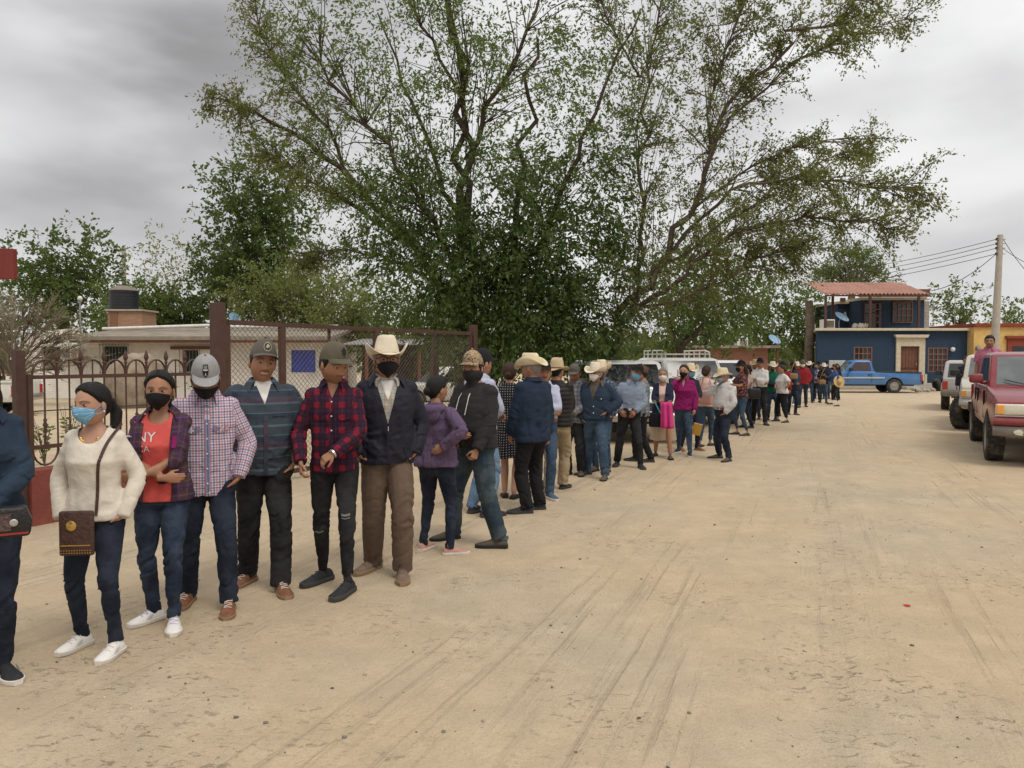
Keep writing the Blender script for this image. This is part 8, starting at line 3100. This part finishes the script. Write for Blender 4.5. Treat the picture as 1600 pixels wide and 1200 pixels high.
Q.append(dict(id='cardigan_woman', label='grey haired woman in navy cardigan and beige skirt holding pink cloth', sex='f', feet=[(1024, 713), (1047, 718)], top=577, yaw=-6, hyaw=-4, hroll=-3, w=1.08, armR='cross_low', armL='cross_low', hair='bun', hair_col='grey', mask=mk(m=C_MASKW), skin='tan',
   shirt=dict(name='cardigan', mat=C_NAVYC, hem=.50, loose=.022, cut=vneck(1.0, .05, .045), inner=dict(mat=C_PINKT, hem=.55, loose=.008, sleeve='none', cut=scoop(1.43, .06, .05))), skirt=dict(mat=C_SKIRT, hem=.30, flare=1.25), shoes=SH_SD))
Q.append(dict(id='magenta_woman', label='woman in magenta blouse and torn jeans holding a phone to her ear', sex='f', feet=[(1060, 707), (1077, 713)], top=571, yaw=-8, hyaw=-14, w=1.14, armR=('face', (.13, -.13, 1.43)), armL=('down_front', (.22, -.12, .88)), hair='bun', hair_col='brown', mask=mk(), skin='light',
   shirt=dict(name='blouse', mat=C_MAG, hem=.495, loose=.014, collar=C_MAG, cut=vneck(1.30, .28)), pants=dict(mat=DEN_MID, taper=.8), shoes=dict(mat=L_BLACK, sole=SOLE_W)))
Q.append(dict(id='boots_man', label='man in cream hat and blue mask with tan boots behind the magenta blouse', feet=[(1064, 704), (1090, 704)], top=574, yaw=25, w=.95, armR='belly', armL='belly', hair='crop', mask=mk(m=C_MASKB2), hat=cow(C_STRAW, brim=.09, curl=.10), skin='tan', shirt=dict(mat=C_DKBL, hem=.49, loose=.014), pants=dict(mat=DEN_DK), shoes=SH_BR, H=1.55))
Q.append(dict(id='pink_bag_woman', label='woman in pale pink top seen from behind with a pink shoulder bag', sex='f', feet=[(1110, 697), (1094, 699)], top=573, yaw=150, w=1.06, armR=('down', (.20, -.1, 1.0)), armL='belly', hair='bun', hair_col='brown', skin='tan', shirt=dict(name='top', mat=C_PINKT, hem=.50, loose=.014, sleeve='short'), pants=dict(mat=DEN_MID, taper=.85, hem=.12), shoes=SH_SD, bare_arms=True))
Q.append(dict(id='straw_hat_elder', label='old man in white shirt and straw hat raising a hand to his blue mask', feet=[(1123, 717), (1138, 722)], top=579, yaw=-52, hyaw=-62, hpitch=6, w=1.12, belly=.05, armR='face', armL=('pocket', (.17, -.10, .92)), hair='short', hair_col='grey', mask=mk(m=C_MASKB2), hat=cow(C_STRAW, brim=.085, curl=.035, h=.12), skin='red', footyaw=(-25, 20),
   shirt=dict(mat=C_WSHIRT, hem=.56, loose=.016, collar=C_WSHIRT, fold=.9), pants=dict(mat=DEN_DK, loose=.008, belt=M_BELT), shoes=SH_BT))
Q.append(dict(id='floral_woman', label='woman in floral top with black cap and long brown hair', sex='f', feet=[(1151, 679), (1167, 681)], top=566, yaw=-66, w=.98, armR='phone', armL='phone', hair='long', hair_col='brown', mask=mk(), hat=cap(C_KCAP), skin='tan', shirt=dict(name='top', mat=C_FLORAL, hem=.50, loose=.014, sleeve='short'), pants=dict(mat=DEN_MID, taper=.8, hem=.12), shoes=SH_SD, bare_arms=True, footyaw=(-10, 10)))
Q.append(dict(id='handbag_woman', label='woman in white and pink top with a black handbag on her arm', sex='f', feet=[(1162, 668), (1174, 669)], top=570, yaw=-70, w=1.0, armR='belly', armL='phone', hair='bun', skin='tan', shirt=dict(name='top', mat=C_PINKT, hem=.50, loose=.014), pants=dict(mat=DEN_DK), shoes=SH_BK))
Q.append(dict(id='white_shirt_man', label='man in white shirt with moustache and dark cap crossing his arms', feet=[(1177, 661), (1196, 664)], top=561, yaw=6, hyaw=-20, w=1.08, armR='cross_low', armL='cross_top', hair='crop', moustache=1.0, hat=cap(C_KCAP), skin='red', shirt=dict(mat=C_WHITE, hem=.57, loose=.018, collar=C_WHITE), pants=dict(mat=DEN_BLK, loose=.008), shoes=SH_BT))
Q.append(dict(id='shaded_hat_man', label='man in brown hat standing behind the white shirted man', feet=[(1174, 655), (1186, 655)], top=564, yaw=-20, w=1.0, armR='down', armL='down', hair='crop', hat=cow(C_TANH, brim=.09), skin='brown', shirt=dict(mat=C_DKBL, hem=.5, loose=.014), pants=dict(mat=DEN_MID), shoes=SH_BT))
Q.append(dict(id='green_vest_man', label='bearded man in green vest over dark sleeves with white hat', feet=[(1200, 656), (1212, 657)], top=567, yaw=14, w=1.0, beard=.9, armR='belly', armL='pocket', hair='crop', hat=cow(C_WHAT, brim=.085), skin='brown', shirt=dict(name='vest', mat=C_GREEN, hem=.49, loose=.022, sleeve='none', inner=dict(mat=C_DKBL, hem=.5, loose=.012)), pants=dict(mat=DEN_MID), shoes=SH_BK))
Q.append(dict(id='white_tee_woman', label='woman in white T-shirt and black trousers with a hand on her hip', sex='f', feet=[(1215, 658), (1229, 660)], top=571, yaw=-62, w=1.2, belly=.03, armR='belly', armL=('hip', (.16, .0, 1.0)), hair='bun', hair_col='brown', skin='light', shirt=dict(name='tshirt', mat=C_WHITE, hem=.505, loose=.012, sleeve='short'), pants=dict(mat=C_BLACK, taper=.85, hem=.12), shoes=SH_SD, bare_arms=True))
Q.append(dict(id='dark_cap_man', label='man in dark cap standing behind the woman in white', feet=[(1217, 650), (1229, 650)], top=566, yaw=-20, w=1.0, armR='down', armL='down', hair='crop', hat=cap(C_KCAP), skin='red', mask=mk(m=C_MASKW), shirt=dict(mat=C_REDSH, hem=.5, loose=.014), pants=dict(mat=DEN_DK), shoes=SH_BT))
Q.append(dict(id='hooded_dark_man', label='man in dark denim with black mask and cap beside the red shirt', feet=[(1232, 647), (1243, 648)], top=566, yaw=20, w=1.1, armR='belly', armL='belly', hair='crop', mask=mk(), hat=cap(C_KCAP), skin='brown', shirt=dict(mat=DEN_JK, hem=.48, loose=.02), pants=dict(mat=DEN_DK), shoes=SH_BT))
Q.append(dict(id='far_white_hat_man', label='man in white hat and denim behind the dark masked man', feet=[(1240, 634), (1249, 634)], top=567, yaw=10, w=1.0, armR='down', armL='down', hair='crop', hat=cow(C_WHAT, brim=.085), skin='brown', shirt=dict(mat=DEN_SH, hem=.49, loose=.014), pants=dict(mat=DEN_LT), shoes=dict(mat=L_WHITE, sole=SOLE_W)))
Q.append(dict(id='red_shirt_man', label='man in red shirt with white mask and grey cap', feet=[(1249, 637), (1259, 636)], top=564, yaw=-4, w=1.12, armR='pocket', armL='pocket', hair='crop', mask=mk(m=C_MASKW), hat=cap(C_OCAP2), skin='tan', shirt=dict(mat=C_REDSH, hem=.49, loose=.018, collar=C_REDSH), pants=dict(mat=DEN_NV), shoes=SH_BT))
Q.append(dict(id='denim_hat_man', label='man in denim shirt and white hat next to the red shirt', feet=[(1260, 629), (1269, 629)], top=566, yaw=-10, w=1.0, armR='down', armL='belly', hair='crop', mask=mk(), hat=cow(C_WHAT, brim=.09), skin='brown', shirt=dict(mat=DEN_SH, hem=.49, loose=.014), pants=dict(mat=DEN_MID), shoes=SH_BK))
Q.append(dict(id='patterned_person', label='woman in blue and pink patterned blouse near the queue end', sex='f', feet=[(1271, 627), (1280, 628)], top=571, yaw=-20, w=1.1, armR='belly', armL='belly', hair='bun', mask=mk(m=C_MASKG), skin='tan', shirt=dict(name='blouse', mat=C_PATT, hem=.49, loose=.018), pants=dict(mat=DEN_DK), shoes=SH_BK))
Q.append(dict(id='black_hat_man', label='man in black hat behind the patterned blouse', feet=[(1274, 623), (1282, 623)], top=566, yaw=0, w=1.0, armR='down', armL='down', hair='crop', hat=cow(C_KCAP, brim=.09), skin='brown', shirt=dict(mat=C_DKBL, hem=.49, loose=.014), pants=dict(mat=DEN_MID), shoes=SH_BK))
Q.append(dict(id='black_vest_man', label='man in black vest with white hat and grey mask by the blue pickup', feet=[(1282, 629), (1291, 630)], top=569, yaw=10, w=1.08, armR='phone', armL='belly', hair='crop', mask=mk(m=C_MASKG), hat=cow(C_WHAT, brim=.085), skin='brown', shirt=dict(mat=C_BLACK, hem=.49, loose=.02), pants=dict(mat=DEN_MID), shoes=SH_BK))
Q.append(dict(id='last_woman', label='last woman of the queue in blue top holding a straw hat', sex='f', feet=[(1299, 632), (1309, 635)], top=574, yaw=-75, w=1.15, armR='phone', armL=('down_front', (.24, -.10, .95)), hair='bun', hair_col='brown', mask=mk(), skin='tan', shirt=dict(name='top', mat=C_BLUET, hem=.49, loose=.016), pants=dict(mat=DEN_BLK, taper=.85, hem=.2), shoes=SH_SD))
Q.append(dict(id='far_cap_man', label='man in dark cap behind the man with the black vest', feet=[(1287, 623), (1295, 623)], top=565, yaw=0, w=1.0, armR='down', armL='down', hair='crop', hat=cap(C_KCAP), skin='brown', shirt=dict(mat=DEN_SH, hem=.49, loose=.014), pants=dict(mat=DEN_MID), shoes=SH_BK))
Q.append(dict(id='far_dark_woman', label='dark haired woman behind the last woman of the queue', sex='f', feet=[(1304, 625), (1311, 625)], top=573, yaw=-30, w=1.0, armR='down', armL='down', hair='long', skin='tan', shirt=dict(name='top', mat=C_DKBL, hem=.49, loose=.014), pants=dict(mat=DEN_BLK), shoes=SH_BK))
# ---- people who are not in the queue
Q.append(dict(id='rose_man', label='man in rose polo shirt sitting on the bed rail of the red pickup', feet=[(0, 700), (0, 700)], at=(9.97, 16.05, 0), z0=0.72, hipz=0.60, foot_dy=-.38, H=1.72, yaw=-30, hyaw=-38, w=1.08, armR='down', armL='down', hair='short', skin='tan', group='people by the parked vehicles', lod=1,
   shirt=dict(name='polo_shirt', mat=C_ROSE, hem=.50, loose=.016, sleeve='short', collar=C_ROSE), pants=dict(mat=DEN_NV), shoes=SH_BK, bare_arms=True))
Q.append(dict(id='wagon_man', label='dark haired man standing between the beige pickup and silver wagon', feet=[(0, 700), (0, 700)], at=(13.6, 23.0, 0), H=1.74, yaw=-35, w=1.0, armR='down', armL='down', hair='short', skin='brown', group='people by the parked vehicles', shirt=dict(mat=C_DKBL, hem=.49, loose=.014), pants=dict(mat=DEN_NV), shoes=SH_BK))
Q.append(dict(id='yard_person', label='person in red shirt standing in the yard by the shed', feet=[(594, 632), (606, 632)], top=562, yaw=30, w=1.0, armR='down', armL='down', hair='short', skin='brown', group='people in the yard', shirt=dict(mat=C_REDSH, hem=.49, loose=.014), pants=dict(mat=DEN_MID), shoes=SH_BK))
for q_ in Q:
 person(q_)


# ================================================================== details on the nearest people and the things they carry
def lpx(o, px, py, off=0.0):
 """photo pixel -> the person's own frame, at the person's distance plus off"""
 p = at(px, py, o['Y'] + off)
 return Matrix.Rotation(-o['yaw'], 3, 'Z') @ (p - o['base'])


def lxz(o, *pts):
 r = []
 for px, py in pts:
  q = lpx(o, px, py, -0.12)
  r.append((q.x, q.z))
 return r


def carried(name, label, cat, o):
 return thing(name, label, cat, tuple(o['base']), o['yaw'], 'bags and things held by the queue')


def lettering(o, text, x, z, size, m, bvh, parent):
 cu = bpy.data.curves.new('lettering', 'FONT')
 cu.body = text
 cu.size = size
 cu.align_x = 'CENTER'
 cu.resolution_u = 3
 ob = bpy.data.objects.new('tmp', cu)
 TMP.collection.objects.link(ob)
 with bpy.context.temp_override(scene=TMP, view_layer=TMP.view_layers[0]):
  me = bpy.data.meshes.new_from_object(ob.evaluated_get(bpy.context.evaluated_depsgraph_get()))
 bpy.data.objects.remove(ob)
 bm = bmesh.new()
 bm.from_mesh(me)
 bmesh.ops.triangulate(bm, faces=bm.faces)
 bmesh.ops.subdivide_edges(bm, edges=[e for e in bm.edges if e.calc_length() > 0.02], cuts=2)
 for v in bm.verts:
  px_, pz_ = x + v.co.x, z + v.co.y
  v.co = Vector((px_, front_y(o, px_, pz_, bvh) - 0.0045, pz_))
 bm.to_mesh(me)
 bm.free()
 me.materials.clear()
 me.materials.append(m)
 link('lettering', me, parent)


o = PEOPLE['sweater_woman']
k = o['k']
bag = carried('crossbody_bag', 'brown leather crossbody bag with gold medallion on the ivory sweater woman', 'bag', o)
c0, c1 = lpx(o, 97, 797, -.20), lpx(o, 149, 866, -.20)
bx0, bx1, bz1, bz0 = c0.x, c1.x, c0.z, c1.z
by = c0.y - 0.02
M_BAG = mat('bag_leather', (0.060, 0.028, 0.020, 1), 0.55, 0, 0.35, 30, 0.5, 70)
part('pouch', MB().box2((bx0, by - 0.03, bz0), (bx1, by + 0.005, bz1)), M_BAG, bag, smooth=40, bevel=0.012, bseg=3)
part('medallion', MB().lathe([(0.026, 0), (0.028, 0.004), (0.02, 0.008), (0.008, 0.006), (0.003, 0.010)], 20, ((bx0 * .62 + bx1 * .38), by - 0.031, bz0 + (bz1 - bz0) * .68), rot=Matrix.Rotation(R(90), 3, 'X')), M_GOLD, bag, smooth=50)
part('zip', MB().box2((bx0 + .012, by - 0.034, bz0 + .055), (bx1 - .012, by - 0.0305, bz0 + .060)), M_GOLD, bag)
st = MB()
for i in range(12):
 for j in range(2):
  st.lathe([(0.004, 0), (0.003, 0.003)], 6, (bx0 + .014 + i * (bx1 - bx0 - .028) / 11, by - 0.0305, bz0 + .016 + .014 * j), rot=Matrix.Rotation(R(90), 3, 'X'))
part('stud_rows', st, M_GOLD, bag)
conform(o, lxz(o, (149, 806), (150, 770), (152, 735), (158, 705), (166, 682), (176, 664)), 0.016, M_BAG, 'strap', bag, 0.006, n=26)
ch = MB()
for i in range(11):
 a = math.pi * (i / 10)
 x, z = 0.052 * k * math.cos(a) - .005, (1.385 - 0.030 * math.sin(a)) * k
 y = min(front_y(o, x, z), -0.055) - 0.010
 ch.lathe([(0.004, -.004), (0.0075, -.002), (0.0075, .002), (0.004, .004)], 8, (x, y, z), rot=Matrix.Rotation(R(60), 3, 'X'))
link('necklace', ch.mesh('necklace', M_GOLD, True), o['obj'])
ep = o['to_body'](np.array([[0.083, 0.004, -0.036]]))[0]
link('earring', vf_mesh('earring', *_ball(ep, 0.006), M_PEARL), o['obj'])

o = PEOPLE['plum_woman']
k = o['k']
q = lpx(o, 233, 688, -.1)
lettering(o, 'NNY', q.x - .045, q.z - .005, 0.085, M_LOGOW, 'bvh_inner', o['inner'])
q = lpx(o, 226, 706, -.1)
lettering(o, 'CA', q.x + .005, q.z + .005, 0.055, M_LOGOW, 'bvh_inner', o['inner'])
x0 = o['spine'](.7)[0]
pin = conform(o, [(x0 + .115 * k, 1.30 * k), (x0 + .112 * k, 1.22 * k)], 0.022, C_MAG, 'ribbon_pin', None, 0.006)

o = PEOPLE['check_man']
k = o['k']
x0 = o['spine'](.7)[0]
conform(o, [(x0, 1.40 * k), (x0 + .002, 1.2 * k), (x0, 1.0 * k), (x0, 0.80 * k)], 0.034, C_CHECK, 'placket', None, 0.004, n=26)
buttons(o, [(x0, z * k) for z in (1.37, 1.27, 1.17, 1.07, .97, .87)], 0.006, M_PEARL)
for s in (-1, 1):
 conform(o, [(x0 + s * .038, 1.245 * k), (x0 + s * .085, 1.225 * k), (x0 + s * .13, 1.245 * k)], 0.034, C_CHECK, 'pocket_flap', None, 0.006, n=12)
 buttons(o, [(x0 + s * .085, 1.225 * k)], 0.0055, M_PEARL)

o = PEOPLE['stripe_man']
k = o['k']
x0 = o['spine'](.7)[0]
conform(o, [(x0, 1.24 * k), (x0, 1.05 * k), (x0, .84 * k)], 0.03, C_STRIPE, 'placket', None, 0.004, n=20)
buttons(o, [(x0, z * k) for z in (1.2, 1.1, 1.0, .9)], 0.006, M_BPLA)
conform(o, [(x0 + .05, 1.24 * k), (x0 + .14, 1.24 * k)], 0.02, C_STRIPE, 'pocket_welt', None, 0.005, n=10)

o = PEOPLE['flannel_man']
k = o['k']
x0 = o['spine'](.7)[0]
conform(o, [(x0, 1.36 * k), (x0, 1.1 * k), (x0, .85 * k)], 0.032, C_FLAN, 'placket', None, 0.004, n=24)
buttons(o, [(x0, z * k) for z in (1.34, 1.24, 1.14, 1.04, .94)], 0.006, M_PEARL)
for s in (-1, 1):
 conform(o, [(x0 + s * .04, 1.235 * k), (x0 + s * .085, 1.222 * k), (x0 + s * .125, 1.235 * k)], 0.026, C_FLAN, 'pocket_flap', None, 0.006, n=12)
a_, e_, w_ = o['arms'][1][:3]
d_ = (w_ - e_) / np.linalg.norm(w_ - e_)
link('wristband', MB().tube([tuple(w_ + d_ * .012), tuple(w_ + d_ * .026)], 0.034 * k, 16).mesh('wristband', M_CHROME, 40), o['obj'])
tm = o['trousers'].data
o['bvh_t'] = BVHTree.FromPolygons([v.co.copy() for v in tm.vertices], [tuple(p.vertices) for p in tm.polygons])
M_FRAY = cloth('frayed_threads', N(0.17, 0.155, 0.145))
for sd_, dz_, wd in ((1, .075, .016), (1, .052, .007), (-1, -.05, .010)):
 kx, kz = o['knee'][sd_][0], o['knee'][sd_][2] + dz_
 conform(o, [(kx - .032, kz), (kx, kz - .004), (kx + .028, kz + .003)], wd, M_FRAY, 'torn_patch', o['trousers'], 0.004, 'bvh_t', 10)

o = PEOPLE['felt_hat_man']
k = o['k']
x0 = o['spine'](.7)[0]
G = []
for i in range(9):
 z = (1.30 + .15 * i / 8) * k
 hw = 0.002 + (.050 * i / 8) * k
 G.append([(x0 + u * hw, front_y(o, x0 + u * hw, z, 'bvh_inner') - .004, z) for u in (-1, -.33, .33, 1)])
link('white_tee', vf_mesh('white_tee', *solid_grid(np.array(G), -.002), C_WHITE, None), o['inner'])
conform(o, [(x0, 1.12 * k), (x0 - .002, 1.0 * k), (x0, .845 * k)], 0.016, C_NAVYJ, 'zip_placket', None, 0.003, n=16)
q = front_y(o, x0, 1.11 * k)
link('zip_pull', MB().box((x0, q - .008, 1.10 * k), (.007, .004, .035)).mesh('zip_pull', M_CHROME, bevel=.001), o['shirt'])
for s in (-1, 1):
 conform(o, [(x0 + s * .12, .96 * k), (x0 + s * .16, .86 * k)], 0.012, C_NAVYJ, 'pocket_welt', None, 0.004, n=10)

o = PEOPLE['hoodie_man']
k = o['k']
x0 = o['spine'](.7)[0]
for s in (-1, 1):
 conform(o, [(x0 + s * .05 * k, 1.38 * k), (x0 + s * .062 * k, 1.30 * k), (x0 + s * .058 * k, 1.19 * k)], 0.008, M_LACE, 'drawstring', None, 0.007, n=12)
conform(o, [(x0 - .12, 1.04 * k), (x0 - .1, .99 * k), (x0 - .13, .92 * k)], 0.01, C_CHAR, 'pocket_edge', None, 0.004, n=10)

o = PEOPLE['denim_woman']
k = o['k']
bag = carried('handbag', 'black handbag with silver clasp and red trim held by the denim jacket woman', 'bag', o)
c0, c1 = lpx(o, -28, 795, -.28), lpx(o, 45, 842, -.28)
by = c0.y
M_BKL = mat('black_bag_leather', (0.014, 0.013, 0.013, 1), 0.4, 0, 0.3, 20, 0.4, 60)
part('pouch', MB().prism([(c0.x, c1.z), (c1.x, c1.z), (c1.x + .01, (c0.z + c1.z) / 2), (c1.x - .015, c0.z), (c0.x, c0.z)], 'y', by - .04, by + .05), M_BKL, bag, smooth=40, bevel=0.015, bseg=3)
part('trim', MB().box2((c0.x, by - .043, c1.z + .014), (c1.x - .005, by - .0405, c1.z + .024)), mat('bag_red_trim', (0.30, 0.03, 0.025, 1), .5), bag)
part('woven_panel', MB().box2((c0.x + .02, by - .044, c1.z + .035), (c0.x + .12, by - .0405, c0.z - .03)), mat('woven_leather', (0.10, 0.06, 0.055, 1), .6, 0, .5, 60, .6, 90), bag)
part('clasp', MB().lathe([(0.017, 0), (0.018, 0.004), (0.01, 0.008), (0.004, .006)], 16, (c1.x - .065, by - .041, (c0.z + c1.z) / 2), rot=Matrix.Rotation(R(90), 3, 'X')), M_CHROME, bag, smooth=50)
part('strap', MB().tube([(c0.x + .02, by, c0.z - .01), (c0.x - .02, by - .02, c0.z + .12), (c0.x - .05, by + .1, c0.z + .35)], .009, 6), M_BKL, bag)
x0 = o['spine'](.7)[0]
buttons(o, [(x0 + .045, z * k) for z in (1.32, 1.2, 1.1, 1.0)], 0.007, M_GOLD)
conform(o, [(x0 + .055, 1.235 * k), (x0 + .10, 1.215 * k), (x0 + .145, 1.235 * k)], 0.035, DEN_JK, 'pocket_flap', None, 0.006, n=12)

o = PEOPLE['denim_jacket_man']
k = o['k']
x0 = o['spine'](.7)[0]
conform(o, [(x0 + .07, 1.235 * k), (x0 + .115, 1.215 * k), (x0 + .16, 1.235 * k)], 0.04, DEN_JK, 'pocket_flap', None, 0.006, n=12)
buttons(o, [(x0 + .115, 1.215 * k), (x0 + .01, 1.10 * k), (x0 + .01, 1.0 * k)], 0.009, M_PEARL)
o = PEOPLE['leaning_man']
conform(o, lxz(o, (1009, 612), (1017, 614)), 0.014, mat('teal_patch', (0.03, 0.17, 0.18, 1)), 'name_patch', None, 0.006, n=8)

# pink cloth and black bag of the woman in the skirt
o = PEOPLE['cardigan_woman']
pc = carried('pink_cloth', 'hot pink folded cloth hanging from the arms of the cardigan woman', 'cloth', o)
n_ = 14
G = np.zeros((n_, 9, 3))
a0_, a1_ = lpx(o, 1032, 628, -.30), lpx(o, 1053, 668, -.27)
for i in range(n_):
 u = i / (n_ - 1)
 for j in range(9):
  v = j / 8
  G[i, j] = (a0_.x + (a1_.x - a0_.x) * u * (0.86 + .14 * v), a0_.y + .03 * v + .018 * math.sin(u * 14) * (.3 + v), a0_.z + (a1_.z - a0_.z) * v - .02 * math.sin(u * 3.1) * v)
part('cloth_fold', MB().add(*solid_grid(G, .012)), C_HOTP, pc, smooth='all')
hb = carried('black_tote', 'black cloth tote hanging beside the cardigan woman', 'bag', o)
c0, c1 = lpx(o, 1014, 645, -.16), lpx(o, 1035, 667, -.16)
part('pouch', MB().box2((c0.x, c0.y - .04, c1.z), (c1.x, c0.y + .04, c0.z)), C_BLACK, hb, smooth=40, bevel=.03, bseg=3)
part('strap', MB().tube([(c0.x + .01, c0.y, c0.z - .02), (c0.x - .0, c0.y - .02, c0.z + .16), (c0.x + .1, c0.y, c0.z + .17), (c1.x - .02, c0.y, c0.z - .02)], .012, 6), mat('teal_strap', (0.05, 0.33, 0.36, 1)), hb)

o = PEOPLE['magenta_woman']
fo = carried('yellow_folder', 'mustard yellow document folder in the hand of the magenta blouse woman', 'folder', o)
cc_ = lpx(o, 1089, 671, -.14)
part('cover', MB().box(cc_, (.15, .022, .20), Matrix.Rotation(R(14), 3, 'Y')), mat('mustard_card', (0.52, 0.27, 0.035, 1), .6), fo, bevel=.004)
part('paper_edge', MB().box(cc_ + Vector((.004, 0, .004)), (.142, .014, .202), Matrix.Rotation(R(14), 3, 'Y')), M_WHITE, fo)
ph = carried('mobile_phone', 'pale mobile phone held at the ear of the magenta blouse woman', 'phone', o)
hp = o['to_body'](np.array([[-0.105, -0.045, -0.035]]))[0]
part('case', MB().box(hp, (.012, .075, .15), Matrix.Rotation(R(-20), 3, 'X')), mat('phone_case', (0.45, 0.38, 0.33, 1), .4), ph, bevel=.005)
part('screen', MB().box(hp + np.array([.007, 0, 0]), (.002, .066, .138), Matrix.Rotation(R(-20), 3, 'X')), M_TINT, ph)

o = PEOPLE['pink_bag_woman']
hb = carried('pink_bag', 'dusty pink leather shoulder bag carried by the woman in pale pink', 'bag', o)
pw = at(1103, 621, o['Y'] - .28)
q = Matrix.Rotation(-o['yaw'], 3, 'Z') @ (pw - o['base'])
part('pouch', MB().box(q, (.30, .12, .27)), mat('dusty_pink', (0.50, 0.26, 0.22, 1), .5), hb, smooth=40, bevel=.04, bseg=3)
part('strap', MB().tube([q + Vector((-.12, 0, .12)), q + Vector((-.06, -.02, .36)), q + Vector((.04, .02, .38)), q + Vector((.12, 0, .12))], .012, 6), mat('dusty_pink', (0.50, 0.26, 0.22, 1), .5), hb)

o = PEOPLE['handbag_woman']
hb = carried('black_handbag', 'black leather handbag on the arm beside the white shirted man', 'bag', o)
pw = at(1178, 615, o['Y'] - .25)
q = Matrix.Rotation(-o['yaw'], 3, 'Z') @ (pw - o['base'])
part('pouch', MB().box(q, (.14, .30, .25)), M_BKL, hb, smooth=40, bevel=.05, bseg=3)
part('handle', MB().tube([q + Vector((0, -.10, .11)), q + Vector((0, -.06, .26)), q + Vector((0, .06, .26)), q + Vector((0, .10, .11))], .012, 6), M_BKL, hb)

for who, px, py, lab in (('hooded_dark_man', 1240, 588, 'tan shoulder bag of the dark masked man'), ('black_vest_man', 1285, 597, 'tan waist bag of the man with the black vest')):
 o = PEOPLE[who]
 hb = carried('shoulder_bag', lab, 'bag', o)
 q = Matrix.Rotation(-o['yaw'], 3, 'Z') @ (at(px, py, o['Y'] - .24) - o['base'])
 part('pouch', MB().box(q, (.24, .10, .17)), mat('tan_canvas', (0.27, 0.16, 0.075, 1), .8), hb, smooth=40, bevel=.035, bseg=3)
 part('strap', MB().tube([q + Vector((-.1, 0, .07)), q + Vector((-.03, -.02, .3)), q + Vector((.08, .06, .52))], .012, 6), mat('tan_canvas', (0.27, 0.16, 0.075, 1), .8), hb)

# straw hat held by the last woman
o = PEOPLE['last_woman']
sh_ = carried('straw_sun_hat', 'wide straw sun hat held by the last woman of the queue', 'hat', o)
pw = at(1311, 596, o['Y'] - .25)
q = Matrix.Rotation(-o['yaw'], 3, 'Z') @ (pw - o['base'])
rt = Matrix.Rotation(-o['yaw'], 3, 'Z') @ Matrix.Rotation(R(80), 3, 'X') @ Matrix.Rotation(R(12), 3, 'Y')
part('brim_and_crown', MB().lathe([(.215, 0), (.20, -.008), (.10, -.002), (.095, .05), (.08, .10), (.03, .115)], 26, q, rot=rt), cloth('gold_straw', N(.56, .40, .18), None, .8, 200), sh_, smooth=50)
part('band', MB().lathe([(.099, .002), (.097, .03)], 26, q, rot=rt), M_BELT, sh_, smooth=50)

# a red scrap of paper on the sand
o = link('red_scrap', MB().prism([(-.022, -.014), (.018, -.018), (.024, .004), (.004, .016), (-.02, .01)], 'z', 0, .004).mesh('red_scrap', mat('scrap_red', (0.55, 0.03, 0.05, 1), .6)))
p = ground(1417, 946)
o.location = (p.x, p.y, gz(p.x, p.y) + .004)
tag(o, 'tiny red scrap of paper lying on the sand', 'litter')
bpy.data.scenes.remove(TMP)
